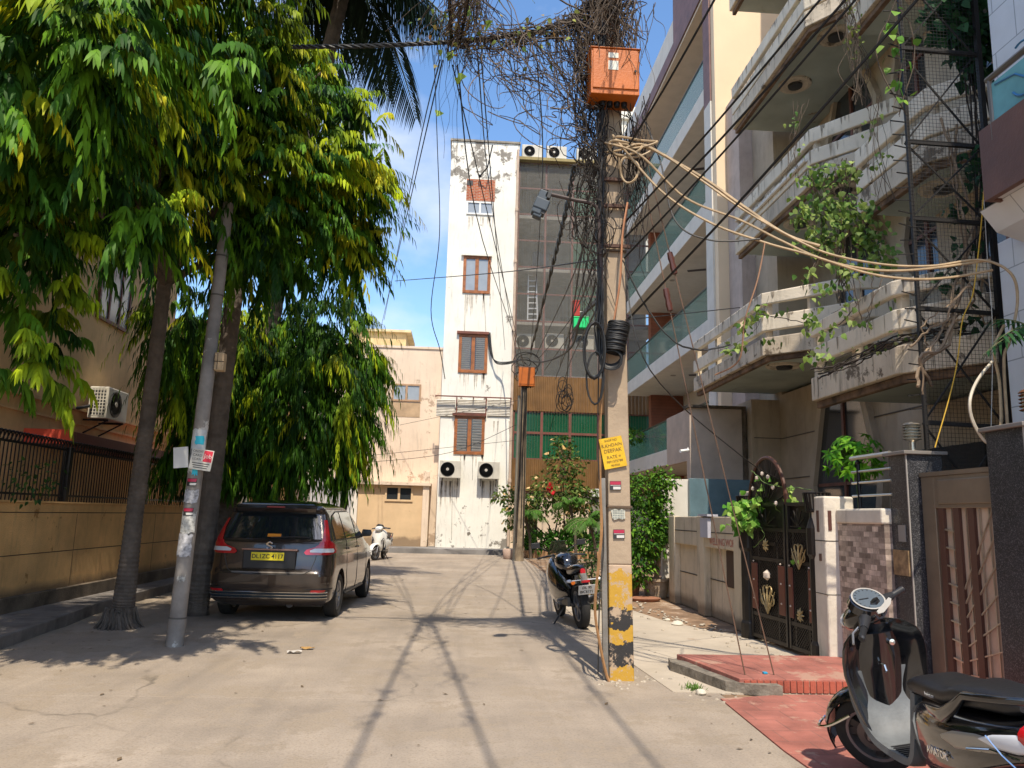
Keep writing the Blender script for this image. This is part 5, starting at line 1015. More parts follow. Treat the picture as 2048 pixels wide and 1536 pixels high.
wire([(1250, 640, 7.7), (1480, 615, 7.2)], .005, 'thin level wire from the coil to the balcony', m_dk)
# brown hoses at the pole foot
wire([(1222, 1370, 7.7), (1212, 1345, 7.72), (1200, 1290, 7.7), (1190, 1220, 7.7), (1196, 1140, 7.7), (1203, 1060, 7.72), (1200, 950, 7.75), (1202, 800, 7.78), (1212, 700, 7.76)], .014, 'brown hose bowed out at the foot of the pole', pm('hose_brown', (.36, .19, .08), .6, var=.2))
wire([(1196, 1350, 7.72), (1199, 1200, 7.7), (1207, 1080, 7.72), (1196, 900, 7.75), (1198, 700, 7.75)], .007, 'thin dark hose beside the brown one at the pole foot', m_dk)
# ---------------- dry vine tangle ----------------
m_vine = pm('dry_vine', (.11, .08, .055), .9, var=.4, scale=6, bump=0); m_vined = pm('dark_vine', (.035, .026, .02), .9, var=.4, scale=6, bump=0)
def tangle(name, lb, n, src, dst, r, mat, seed, jit=.12, sag=.25, k=9, nn=3, stf=True):
    rg = random.Random(seed); b = MB()
    for i in range(n):
        a = src(rg); c = dst(rg, a); pts = []
        s_ = rg.uniform(.3, 1)*sag; ph = rg.uniform(0, 6); j = rg.uniform(.4, 1)*jit
        for q in range(k+1):
            u = q/k; p = a.lerp(c, u); w = math.sin(PI*u)
            pts.append(p+Vector((j*math.sin(ph+u*7), j*math.cos(ph*1.7+u*5.5), -s_*w+j*.6*math.sin(ph*.7+u*9))))
        rr_ = r*rg.uniform(.5, 1.3); b.tube(pts, [rr_*(1-.5*u/k) for u in range(k+1)], nn, cap=False)
    o = tag(b.build(name, mat, fixn=False), lb, 'creeper'); PMX[o] = Matrix(); return o
V3 = Vector
def on(base, rg, a=0, b_=1, j=.05):
    i = int((a+(b_-a)*rg.random())*(len(base)-1)); return base[i]+V3((rg.gauss(0, j), rg.gauss(0, j), rg.gauss(0, j)))
MC = base
t1 = tangle('vine_on_cable', 'dry creeper stems wound thickly along the cable toward the pole top', 170, lambda g: on(MC, g, .38, 1, .05), lambda g, a: a+V3((g.uniform(.1, .6), g.gauss(0, .08), g.uniform(-.02, .15))), .0085, m_vine, 1, .07, .05)
t2 = tangle('vine_curtain', 'net of drooping dry creeper stems under the cable left of the orange box', 120, lambda g: on(MC, g, .42, .95, .06), lambda g, a: V3((min(1.35, a.x+g.uniform(.1, 1.0)), 7.8+g.gauss(0, .12), max(5.2, a.z-g.uniform(.1, 1.2)*(.35+max(0, (a.x+.3)))))), .0065, m_vine, 2, .12, .3)
t3 = tangle('vine_heap', 'dense dry creeper mass heaped over the pole top', 140, lambda g: V3((1.45+g.gauss(0, .16), 7.75+g.gauss(0, .14), 7.3+g.uniform(-.1, .35))), lambda g, a: V3((g.choice((1.25, 1.75, 1.5, 1.65))+g.gauss(0, .1), 7.75+g.gauss(0, .15), g.uniform(6.5, 6.9))), .009, m_vine, 3, .1, -.12)
t4 = tangle('vine_dark_fall', 'dark creeper and cable mass falling down the left side of the pole', 85, lambda g: V3((1.25+g.gauss(0, .14), 7.72+g.gauss(0, .08), g.uniform(4.6, 7.0))), lambda g, a: V3((1.30+g.gauss(0, .07), 7.68+g.gauss(0, .06), max(3.5, a.z-g.uniform(.5, 1.8)))), .0065, m_vined, 4, .1, 0)
t5 = tangle('vine_right_fall', 'thin dark creeper strands hanging at the right of the pole under the box', 60, lambda g: V3((1.72+g.gauss(0, .09), 7.7+g.gauss(0, .06), g.uniform(5.4, 6.15))), lambda g, a: V3((1.72+g.gauss(0, .1), 7.66, a.z-g.uniform(.4, 1.5))), .006, m_vined, 5, .06, 0)
t6 = tangle('vine_clump', 'separate dry creeper clump hanging at the top left over the lane', 110, lambda g: V3((g.gauss(-.12, .16), 7.7+g.gauss(0, .25), 7.2+g.uniform(0, .35))), lambda g, a: V3((a.x+g.gauss(.1, .25), 7.8+g.gauss(0, .15), g.uniform(6.45, 6.9))), .007, m_vine, 6, .08, -.05)
t7 = tangle('hanging_tendrils', 'thin dangling creeper tendrils between the clump and the pole', 46, lambda g: on(MC, g, .36, .9, .05), lambda g, a: a+V3((g.gauss(0, .12), g.gauss(0, .05), -g.uniform(.4, 1.7))), .0035, m_vined, 7, .06, 0)
t8 = tangle('vine_front_strands', 'loose creeper strands crossing before the orange box and pole', 26, lambda g: V3((1.3+g.uniform(-.1, .6), 7.4, 6.9+g.uniform(-.1, .2))), lambda g, a: V3((a.x+g.gauss(0, .1), 7.4, a.z-g.uniform(.25, .9))), .005, m_vine, 8, .05, 0)
# curled stems looping through the curtain
rgl = random.Random(77); b = MB()
for k in range(120):
    q = on(MC, rgl, .42, .98, .08); dx = max(0, (q.x+.3)/1.6); c = V3((q.x+rgl.uniform(-.05, .25), 7.78+rgl.gauss(0, .14), q.z-rgl.uniform(0, .5+1.1*dx))); r0 = rgl.uniform(.06, .26); a0 = rgl.uniform(0, 6.3); ar = rgl.uniform(2, 5.2); e = rgl.uniform(.5, 1.3)
    b.tube([c+V3((r0*math.cos(a0+ar*j/12), .12*math.sin(a0+ar*j/9), e*r0*math.sin(a0+ar*j/12)-.02*j)) for j in range(13)], [.0075*(1-.4*j/12) for j in range(13)], 3, cap=False)
tag(b.build('curled_vines', m_vine, fixn=False), 'curled creeper loops tangled under the cable beside the orange box', 'creeper')
b = MB()
for k in range(60):
    c = V3((1.28+rgl.gauss(0, .11), 7.68+rgl.gauss(0, .07), rgl.uniform(4.4, 6.6))); r0 = rgl.uniform(.05, .17); a0 = rgl.uniform(0, 6.3)
    b.tube([c+V3((r0*math.cos(a0+4*j/10), .05*math.sin(a0+j), 1.3*r0*math.sin(a0+4*j/10))) for j in range(11)], .006, 3, cap=False)
tag(b.build('curled_wires', m_vined, fixn=False), 'dark curled stems round the upper part of the concrete pole', 'creeper')
for nm, P_, n, sd in (('left', E0, 45, 9), ('right', E1, 38, 10), ('pole', E2, 22, 12)):
    B_ = smoothpts(P_, 12); tangle('cable_creeper', 'dry creeper along the overhead cable running back over the lane, %s one' % nm, n, lambda g: on(B_, g, 0, .7, .04), lambda g, a: a+V3((g.gauss(0, .06), -g.uniform(.2, .7), g.gauss(0, .06))), .010, m_vine, sd, .07, .05)
rg = np.random.default_rng(12); pts = [tuple(on(MC, rnd, .3, .8, .12)+V3((0, -.1, -abs(rnd.gauss(0, .15))))) for k in range(60)]+[(rnd.gauss(-.1, .25), 7.6, 6.85+rnd.gauss(0, .2)) for k in range(50)]
leafset(t6, pts, .055, .045, [(.16, .22, .04), (.3, .36, .08), (.07, .13, .03), (.3, .12, .04)], rg)
for px, py in ((915, 155), (940, 20), (905, 105), (980, 40)): leafset(t6, [tuple(U(px, py, Y=7.55))]*2, .1, .09, [(.25, .36, .07)], rg)
# bright pole cables bundle on the left side of the pole
b = MB(); rr = random.Random(6)
for k in range(12): o = rr.uniform(-.035, .035); b.tube([V3((1.37+o+.02*math.sin(j*1.7+k), 7.68+rr.uniform(-.03, .03), 3.2+j*.3)) for j in range(14)], .0095, 5)
tag(b.build('cable_bundle', m_cable), 'dark vertical cable bundle strapped to the left side of the pole', 'cable')
wire([(1255, 405, 7.6), (1245, 470, 7.58), (1240, 560, 7.58), (1228, 640, 7.6)], .012, 'orange brown pipe standing on the right of the pole', pm('orange_pipe', (.42, .18, .08), .7))
# ---------------- left lamp post ----------------
t = thing('lamp_post', 'leaning grey round concrete post plastered with torn posters on the left', 'post', (-3.17, 9.32, 0))
def lp(z): return V3((-3.17+.027*z+(.0 if z < 5.5 else 0), 9.32, z))
m_lp = pm('post_grey', (.27, .245, .22), .85, var=.22, scale=4, bump=.4, bscale=16, patch=(.52, .50, .46), patch_s=3.5, patch_t=.6)
b = MB(); zs_ = [-.05, .0, .3, .305, 1.5, 2.6, 3.4, 3.405, 4.2, 5.3]; rs_ = [.105, .1, .098, .092, .088, .084, .082, .078, .074, .066]; b.tube([lp(z) for z in zs_], rs_, 14); b.build('shaft', m_lp, t, smooth=True)
for z in (.3, 3.1, 4.1, 4.6): b = MB(); b.tube([lp(z), lp(z+.02)], .095-.005*z+.003, 14); b.build('band', simple('band_dk', (.1, .09, .08), .8), t)
b = MB(); c = lp(3.28)+V3((.14, 0, 0)); b.bx(c.x-.055, c.x+.055, 9.24, 9.36, c.z-.11, c.z+.11); b.build('meter_box', pm('box_beige', (.45, .33, .2), .7), t, bevel=.01)
b = MB(); b.bx(c.x-.057, c.x+.057, 9.236, 9.24, c.z-.005, c.z+.002); b.bx(c.x-.02, c.x-.015, 9.236, 9.24, c.z-.1, c.z+.1); b.build('box_seam', m_iron, t)
def wrap(z0, z1, a0, a1, mat, name, lb, off=.004, rag=.012, par=None, seed=0):
    """paper pasted round the post, uneven edge"""
    rg = random.Random(seed); rows = []; n = 8
    for i in range(6):
        z = z0+(z1-z0)*i/5; r = .1-.006*z+off; row = []
        for j in range(n+1):
            a = a0+(a1-a0)*j/n; zz_ = z+(rg.uniform(-rag, rag) if i in (0, 5) else 0); aa = a+(rg.uniform(-.08, .08) if j in (0, n) else 0)
            p = lp(zz_); row.append(p+V3((r*math.sin(aa), -r*math.cos(aa), 0)))
        rows.append(row)
    b = MB(); b.grid(rows); return tag(b.build(name, mat), lb, 'poster') if par is None else b.build(name, mat, par)
mw = pm('poster_white', (.58, .6, .6), .8, var=.15, scale=14); mcy = simple('poster_cyan', (.03, .48, .62), .6)
wrap(2.22, 2.46, -.9, 1.2, mw, 'poster', 'torn white poster high on the leaning post', seed=1); wrap(2.28, 2.38, -.2, .9, mcy, 'poster_square', 'cyan square printed on the torn white poster', .007, .004, seed=2)
wrap(1.93, 2.05, -.1, .5, mcy, 'poster_strip', 'small cyan paper strip on the leaning post', .007, .02, seed=3)
for i, (z0, z1, a0, a1) in enumerate(((1.95, 2.22, -.9, .2), (1.6, 1.76, -.9, 1.0), (1.26, 1.5, -.8, 1.1), (1.0, 1.24, -1, .9), (.72, .78, -.3, .6))):
    wrap(z0, z1, a0, a1, pm('poster_grey%d' % (i % 2), (.5-.05*(i % 2), .5-.05*(i % 2), .47), .85, var=.4, scale=26), 'poster', ['pale poster under the cyan one on the leaning post', 'ragged grey poster between the two red stickers', 'grey printed poster just below the lower red sticker', 'long grey printed poster at mid height of the leaning post', 'small torn scrap low on the leaning post'][i], .005, .02, seed=10+i)
for z, lb in ((1.84, 'upper red and black sticker on the leaning post'), (1.5, 'lower red and black sticker on the leaning post')):
    o = wrap(z-.045, z+.045, -.6, .55, m_blk, 'sticker', lb, .008, 0); PMX[o] = Matrix(); wrap(z+.005, z+.04, -.55, .5, m_mg, 'magenta_band', '', .0095, 0, o); wrap(z-.035, z-.01, -.2, .5, m_stk, 'white_band', '', .0095, 0, o)
c = V3((-3.26, 9.2, 2.12)); t_ = thing('paper_notice', 'blank white paper notice on the left of the leaning post', 'notice', c); b = MB(); b.ob(c, (.17, .24, .003), (V3((1, -.05, .1)).normalized(), V3((-.1, 0, 1)).normalized(), V3((0, -1, 0)))); b.build('sheet', simple('notice_white', (.6, .6, .58), .7), t_)
c = V3((-3.02, 9.19, 2.1)); t_ = thing('printed_notice', 'white and red printed notice on the right of the leaning post', 'notice', c); u = V3((1, .0, -.12)).normalized(); v = V3((.12, 0, 1)).normalized(); n = V3((0, -1, 0))
b = MB(); b.ob(c, (.25, .24, .003), (u, v, n)); b.build('sheet', simple('notice_cream', (.58, .56, .5), .7), t_); b = MB(); b.ob(c+u*.065+v*.045+n*.002, (.1, .13, .002), (u, v, n)); b.build('red_block', simple('notice_red', (.6, .03, .06), .6), t_)
for s, o, z in (('CREDIT', .09, .036), ('CARD', .045, .04), ('LOAN', .0, .036)): textmesh(s, z, frameM(c-u*.055+v*o+n*.0025, u, v), m_blk, 'lettering', t_, .0006)
textmesh('Job', .07, frameM(c+u*.066+v*.045+n*.0042, u, v), m_stk, 'red_lettering', t_, .0006)
for k, o in enumerate((-.045, -.07, -.095)): b = MB(); b.ob(c+v*o+n*.002, (.2-.02*k, .009, .002), (u, v, n)); b.build('print_line', m_blk, t_)
# ======================= TREES AND PLANTS =======================
def PB(px, py, Y, rx, rz, ry=None):
    c = U(px, py, Y=Y); a = rx*Y/1540; z = rz*Y/1540; return (c.x, c.y, c.z, a, ry or (a+z)*.5, z)
m_ring = pm('ringed_bark', (.13, .105, .085), .95, var=.3, scale=5, bump=.6, bscale=20); m_bark = pm('bark', (.11, .085, .06), .95, var=.35, scale=6, bump=.7)
def ringed(t, pts, rs, n=14, ring=.07):
    P_ = smoothpts(pts, 14); L_ = sum((P_[i+1]-P_[i]).length for i in range(len(P_)-1)); b = MB(); k = int(L_/ring)*2; out = []; rr_ = []
    for i in range(k+1):
        u = i/k*(len(P_)-1); a = int(u); p = P_[a].lerp(P_[min(a+1, len(P_)-1)], u-a); v = i/k*(len(rs)-1); c = int(v); r = rs[c]+(rs[min(c+1, len(rs)-1)]-rs[c])*(v-c)
        out.append(p); rr_.append(r*(1+(.04 if i % 2 else -.02)+rnd.uniform(-.008, .008)))
    b.tube(out, rr_, n); return b.build('trunk', m_ring, t)
def limbs(t, p0, tips, r, mat=None):
    for q in tips:
        b = MB(); q = Vector(q); m = p0.lerp(q, .5)+Vector((0, 0, .15*(q-p0).length)); P_ = smoothpts([p0, m, q], 6); b.tube(P_, [r*(1-.75*i/len(P_)) for i in range(len(P_))], 7); b.build('limb', mat or m_bark, t, smooth=True)
rg = np.random.default_rng(21)
# near tree
tA = thing('ashoka_tree', 'nearest big weeping tree with yellow green leaf tips over a flared ringed trunk', 'tree', (-4.29, 10.64, 0))
ringed(tA, [(-4.36, 10.64, -.05), (-4.31, 10.64, .35), (-4.29, 10.64, 1.6), (-4.25, 10.64, 3.0), (-4.2, 10.6, 5.2), (-4.1, 10.4, 7.6)], [.24, .15, .13, .11, .105, .1, .095, .09, .08, .07])
b = MB(); rr = random.Random(3)
for k in range(170): a = rr.uniform(0, 6.28); q = rr.uniform(.18, .31); rs_ = rr.uniform(.25, 1); zq = rr.uniform(.08, .26); b.tube([(-4.34+.17*math.cos(a), 10.64+.17*math.sin(a), zq), (-4.34+q*.75*math.cos(a+.1), 10.64+q*.75*math.sin(a+.1), zq*.35), (-4.34+q*math.cos(a+.15), 10.64+q*math.sin(a+.15), -.01)], [.026*rs_, .022*rs_, .012*rs_], 5)
b.build('root_mat', m_ring, tA)
blA = [PB(60, 60, 6.2, 230, 150), PB(250, 60, 6.3, 200, 130), PB(430, 60, 8.7, 170, 120), PB(90, 230, 6.6, 200, 130), PB(280, 250, 8.6, 180, 130), PB(455, 200, 9, 170, 120), PB(590, 175, 9.8, 125, 75), PB(650, 140, 10.2, 75, 42), PB(500, 60, 9.6, 95, 60), PB(700, 210, 10.6, 50, 45),
       PB(150, 400, 7.2, 180, 110), PB(345, 395, 9.3, 160, 90), PB(540, 340, 9.8, 160, 120), PB(672, 290, 10.4, 82, 105), PB(695, 385, 10.8, 108, 90), PB(665, 490, 11.2, 105, 75), PB(500, 480, 10.5, 150, 80), PB(30, 470, 6.9, 120, 110),
       PB(50, 610, 7.2, 95, 70), PB(20, 730, 7.2, 90, 60), PB(110, 670, 8.2, 70, 40), PB(270, -90, 8, 260, 110), (-4.2, 7.0, 6.6, 1.4, 1.0, .6), (-5.4, 7.2, 5.4, .9, 1.0, .8), (-6.2, 8.2, 6, 1, 1.2, .8), (-4.6, 7.2, 7.8, 1.5, 1.3, .7), (-3.0, 7.6, 8.0, 1.3, 1.2, .8)]
limbs(tA, V3((-4.2, 10.6, 4.6)), [blA[i][:3] for i in (1, 3, 5, 7, 9, 11, 12, 15, 17)], .06)
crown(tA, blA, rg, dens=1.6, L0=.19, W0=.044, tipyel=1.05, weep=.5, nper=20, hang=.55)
tA2 = thing('ashoka_tree', 'dark weeping tree just behind the leaning concrete post', 'tree', (-3.8, 11.97, 0))
ringed(tA2, [(-3.8, 11.97, -.05), (-3.78, 11.97, .5), (-3.72, 11.97, 3.2), (-3.6, 11.9, 6)], [.2, .16, .15, .14, .13, .12], ring=.09)
blA2 = [PB(300, 250, 12, 260, 170), PB(560, 330, 12.5, 200, 150), PB(680, 400, 12.5, 90, 120), PB(400, 480, 12, 190, 90), PB(150, 350, 11.5, 200, 200), PB(640, 170, 12.5, 75, 50), PB(90, 120, 11, 240, 200)]
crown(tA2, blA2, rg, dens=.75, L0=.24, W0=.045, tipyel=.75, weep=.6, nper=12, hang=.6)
tB = thing('weeping_tree', 'far weeping tree whose leaf curtain hangs down to the car roof', 'tree', (-3.6, 17, 0))
b = MB(); b.tube([(-3.75, 17, -.05), (-3.7, 17, 1.5), (-3.6, 17, 4), (-3.4, 16.6, 6)], [.11, .09, .08, .04], 9); b.build('trunk', m_bark, tB, smooth=True)
blB = [PB(665, 660, 15.6, 88, 90), PB(560, 690, 16, 130, 120), PB(450, 700, 15.5, 110, 140), PB(690, 790, 15.6, 62, 110), PB(600, 800, 15.2, 110, 120), PB(480, 850, 15.5, 100, 90), PB(600, 900, 15.6, 110, 65), PB(395, 800, 15, 55, 130), PB(672, 910, 15.6, 42, 55), PB(350, 650, 14, 70, 100), PB(395, 900, 15, 60, 60), PB(520, 930, 15.8, 80, 40), PB(740, 720, 15.6, 20, 60), PB(330, 740, 14.5, 30, 40)]
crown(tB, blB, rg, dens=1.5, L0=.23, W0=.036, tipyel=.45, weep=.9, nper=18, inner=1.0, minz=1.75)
for x, y, z1, lb in ((-4.35, 18.2, 5, 'thin dark trunk behind the car, leftmost'), (-2.95, 19.2, 5.2, 'thin dark trunk behind the car, rightmost')):
    t = thing('thin_tree', lb, 'tree', (x, y, 0)); b = MB(); b.tube([(x, y, 0), (x+.12, y, 1.8), (x+.2, y, z1)], [.11, .09, .06], 8); b.build('trunk', m_bark, t, smooth=True)
    crown(t, [(x+.2, y, z1, .9, .9, 1.0), (x+.1, y, z1-1.6, .8, .8, .9)], rg, dens=.9, L0=.24, W0=.045, tipyel=.1, weep=1.1, nper=12)
# palm
pt3 = U(700, -70, Y=14.5)
tP = thing('palm_tree', 'tall palm with a grey ringed trunk and fronds showing above the trees', 'palm', (-4.75, 16, 0))
ringed(tP, [(-4.85, 16, -.05), (-4.7, 16, 1.7), (-4.3, 16, 3.6), (-3.7, 15.5, 8), pt3], [.3, .26, .22, .21, .2, .19, .17, .15, .14], ring=.14)
def fronds(t, c, n, Lf, rg, droop=1., lw=.03, ll=.5, tint=(.03, .06, .02), a0=0, el=(.1, 1.1), nl=60, name='frond'):
    A = []; rgp = random.Random(int(rg.integers(1e6)))
    for k in range(n):
        a = a0+2*PI*k/n+rgp.uniform(-.2, .2); e = rgp.uniform(*el); u = V3((math.cos(a)*math.cos(e), math.sin(a)*math.cos(e), math.sin(e))); P_ = []
        for j in range(13): s = j/12; P_.append(V3(c)+u*Lf*s+V3((0, 0, -droop*Lf*.55*s*s)))
        b = MB(); b.tube(P_, [.018*Lf*(1-.8*j/12) for j in range(13)], 4); fr = b.build(name, simple('palm_rib', (.12, .14, .04), .6), t)
        pos, d, nr, ln = [], [], [], []
        for j in range(nl):
            s = .1+.9*j/nl; i = min(11, int(s*12)); p = P_[i].lerp(P_[i+1], s*12-i); tg = (P_[i+1]-P_[i]).normalized(); sd = tg.cross(V3((0, 0, 1))).normalized()
            for sg in (1, -1):
                q = tg*.5+sd*sg*.8+V3((0, 0, -.45*droop+rgp.uniform(-.1, .1))); pos.append(p); d.append(q); nr.append(sd.cross(tg)+V3((0, 0, .3))); ln.append(ll*Lf/2*(math.sin(PI*min(1, s*.85+.12))+.15)*rgp.uniform(.85, 1.1))
        T = np.array([tint])*rg.uniform(.7, 1.3, (len(pos), 1)); leaves('leaflets', np.array(pos), np.array(d), np.array(nr), np.array(ln), np.full(len(pos), lw*Lf/2), T, fr, droop=.5*droop)
fronds(tP, pt3, 15, 2.6, rg, 1.35, .03, .7, (.018, .035, .018), el=(-.1, .9), nl=55)
# potted trees by the right wall
def potted(name, lb, cat, x, y, r, h, mat, soil=True):
    t = thing(name, lb, cat, (x, y, 0)); b = MB(); b.lathe([(r*.72, 0), (r*.95, h*.85), (r*1.06, h*.86), (r*1.06, h), (r*.95, h), (r*.9, h*.9), (.001, h*.9)], (x, y, 0), 22); b.build('pot', mat, t, smooth=True); return t
m_cpot = pm('cement_pot', (.42, .32, .22), .9, var=.25, scale=5, bump=.4); m_tpot = pm('terracotta', (.36, .16, .09), .85, var=.3, scale=6, bump=.3)
pp = U(1318, 1197, Z=0)
tH = potted('potted_tree', 'big bushy bright green ficus growing from a cement pot beside the stained wall', 'potted plant', pp.x, pp.y+.25, .29, .38, m_cpot)
b = MB(); b.tube([(pp.x, pp.y+.25, .3), (pp.x+.06, pp.y+.25, .7), (pp.x+.1, pp.y+.3, 1.1), (pp.x-.05, pp.y+.3, 1.7)], [.06, .045, .05, .04], 8); b.tube([(pp.x+.02, pp.y+.27, .32), (pp.x-.05, pp.y+.3, .8), (pp.x-.2, pp.y+.4, 1.4)], .03, 6); b.build('trunk', pm('ficus_bark', (.36, .24, .14), .85), tH, smooth=True)
def bush(t, bl, rg, n, L_, W_, col, kind='broad', name='foliage', up=0):
    P_ = []; D = []
    for (cx, cy, cz, rx, ry, rz) in bl:
        m = max(10, int(n*(rx*ry+ry*rz+rx*rz))); dv = rg.normal(size=(m, 3)); dv /= np.linalg.norm(dv, axis=1)[:, None]; f = 1+.16*np.sin(dv[:, 0]*7+cx*3)+.13*np.sin(dv[:, 2]*9+cz*5)
        P_.append(np.array([cx, cy, cz])+dv*np.array([rx, ry, rz])*(rg.uniform(.25, 1.05, m)**.55*f)[:, None]); D.append(dv)
    P_ = np.concatenate(P_); D = np.concatenate(D); m = len(P_); d = D+rg.normal(scale=.6, size=(m, 3)); d[:, 2] += up-.25; nr = D*.5+rg.normal(scale=.45, size=(m, 3)); nr[:, 2] += .9
    col = np.array(col); w = rg.random((m, len(col)))**3; w /= w.sum(1)[:, None]
    return leaves(name, P_, d, nr, L_*rg.uniform(.65, 1.25, m), W_*rg.uniform(.8, 1.2, m), (w @ col)*rg.uniform(.75, 1.25, m)[:, None], t, kind=kind)
G1 = [(.04, .12, .015), (.09, .22, .02), (.18, .33, .03), (.02, .07, .012)]
bush(tH, [PB(1296, 985, 15.6, 50, 45), PB(1290, 1060, 15.6, 55, 60), PB(1330, 960, 15.4, 28, 25), PB(1272, 1120, 15.6, 42, 50), PB(1320, 1040, 15.6, 32, 45)], rg, 1500, .085, .045, G1)
tH2 = potted('potted_shrub', 'broken terracotta pot with a shaded shrub left of the cement pot', 'potted plant', pp.x-.5, pp.y+.35, .22, .33, m_tpot)
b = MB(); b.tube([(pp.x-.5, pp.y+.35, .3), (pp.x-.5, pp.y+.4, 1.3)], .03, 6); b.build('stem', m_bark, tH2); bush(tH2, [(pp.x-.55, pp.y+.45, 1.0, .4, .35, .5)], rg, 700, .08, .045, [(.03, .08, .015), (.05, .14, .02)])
b = MB(); p_ = U(1280, 1195, Z=0); b.lathe([(.3, 0), (.34, .05), (.001, .05)], (p_.x-.05, p_.y-.5, 0), 18); tag(b.build('terracotta_tray', m_tpot), 'flat terracotta tray lying before the two pots', 'tray')
# small screen of plants at far end: planter strip + shrubs
GY2 = 31.0
b = MB(); a_ = U(1045, 1107, Z=0).x; b.bx(2.5, 6.6, 29.6, 30.0, 0, .28); tag(b.build('planter_kerb', pm('planter_orange', (.42, .24, .12), .9, var=.2), bevel=.02), 'low orange brown planter kerb under the flowering shrubs', 'planter')
t = thing('flowering_shrub', 'tall loose bougainvillea with pale peach and red blossoms before the glazed building', 'shrub', (U(1120, 1100, Y=30.3).x, 30.3, 0)); sx_ = U(1120, 1100, Y=30.3).x
bl = [PB(1130, 930, 30.3, 45, 35), PB(1120, 985, 30.2, 75, 38), PB(1165, 1000, 30, 45, 30), PB(1070, 1010, 30, 45, 28), PB(1125, 890, 30.4, 25, 22), PB(1035, 1020, 29.5, 32, 40), PB(1010, 990, 30, 28, 18), PB(1150, 1040, 30, 40, 30)]
bush(t, bl, rg, 210, .16, .09, [(.03, .08, .015), (.07, .15, .025), (.12, .13, .03), (.14, .2, .04)], name='foliage')
bush(t, bl, rg, 11, .2, .17, [(.62, .42, .2), (.7, .5, .28), (.55, .35, .12)], name='peach_blossom'); bush(t, [PB(1100, 975, 29.4, 4, 4)], rg, 1, .2, .2, [(.6, .02, .03)], name='red_blossom')
b = MB(); rr = random.Random(5)
for k in range(9): p = bl[k % 8]; b.tube([(sx_+rr.uniform(-.5, .5), 30.2, 0), (sx_+rr.uniform(-.5, .5)*.8+(p[0]-sx_)*.4, 30.2, 1.2), (p[0], p[1], p[2])], [.04, .03, .01], 5)
b.build('stems', m_bark, t)
for i, (px, py, w, h, lb) in enumerate(((1075, 1085, 35, 22, 'low leafy green hedge clump under the flowering shrub, left'), (1125, 1085, 35, 24, 'low leafy green hedge clump under the flowering shrub, middle'), (1170, 1088, 32, 22, 'low leafy green hedge clump under the flowering shrub, right'))):
    t = thing('hedge_shrub', lb, 'shrub', (U(px, 1108, Y=30).x, 30, 0)); bush(t, [PB(px, py, 30, w, h)], rg, 420, .3, .07, [(.05, .16, .02), (.09, .25, .03), (.02, .07, .015)], up=1.2)
    b = MB(); x = U(px, 1108, Y=30).x
    for j in range(8): b.tube([(x-.5+j*.14, 30, 0), (x-.5+j*.14, 30, .6)], .015, 4)
    b.build('stems', m_bark, t)
for px, py, y, lb, Lf, n in ((1178, 1040, 26, 'small feathery palm left of the concrete pole', .75, 16), (1140, 1010, 28, 'second small feathery palm in the shrubs', .7, 13), (1050, 1030, 29, 'drooping small palm beside the wooden pole', .8, 12)):
    c = U(px, py, Y=y); t = thing('small_palm', lb, 'palm', (c.x, c.y, 0)); b = MB(); b.tube([(c.x+.25, c.y, 0), (c.x+.2, c.y, c.z*.5), c], [.06, .05, .05], 6); b.build('trunk', m_bark, t); fronds(t, c, n, Lf*1.2, rg, 1., .07, .55, (.07, .17, .025), el=(0, 1.1), nl=16)
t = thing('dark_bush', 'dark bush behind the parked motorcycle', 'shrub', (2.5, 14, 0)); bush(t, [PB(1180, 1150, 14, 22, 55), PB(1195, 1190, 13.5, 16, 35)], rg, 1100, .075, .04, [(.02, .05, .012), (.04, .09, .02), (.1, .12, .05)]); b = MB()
for k in range(5): b.tube([(2.3+k*.08, 13.9, 0), (2.25+k*.1, 13.8, .8)], .012, 4)
b.build('stems', m_bark, t)
# gateway pillars behind the shrubs
for px0, px1, py0, lb in ((1052, 1074, 1000, 'mossy green pillar behind the flowering shrub'), (1180, 1200, 985, 'grey gate pillar with a white meter box left of the concrete pole')):
    x0, x1, z0, z1 = rect(px0, py0, px1, 1105, 31); t = thing('gate_pillar', lb, 'pillar', ((x0+x1)/2, 31, 0)); b = MB(); b.bx(x0, x1, 30.9, 31.3, 0, z1); b.build('shaft', pm('pillar_moss' if px0 < 1100 else 'pillar_grey2', (.14, .14, .07) if px0 < 1100 else (.28, .26, .23), .9, var=.3, scale=2), t, bevel=.02)
    b = MB(); b.bx(x0-.06, x1+.06, 30.85, 31.35, z1, z1+.1); b.build('cap', m_smooth, t)
x0, x1, z0, z1 = rect(1184, 978, 1198, 994, 30.85); b = MB(); b.bx(x0, x1, 30.7, 30.85, z0, z1); tag(b.build('meter_box', simple('meter_white', (.7, .7, .68), .5), bevel=.01), 'small white meter box on the grey gate pillar', 'meter box')
c = U(1020, 1108, Y=28.6); b = MB(); b.lathe([(.22, .0), (.25, .05), (.27, .32), (.24, .36), (.001, .34)], (c.x, c.y, 0), 12); tag(b.build('bucket', pm('pinkish_tub', (.5, .36, .28), .8), smooth=True), 'pinkish tub at the foot of the wooden pole', 'tub')
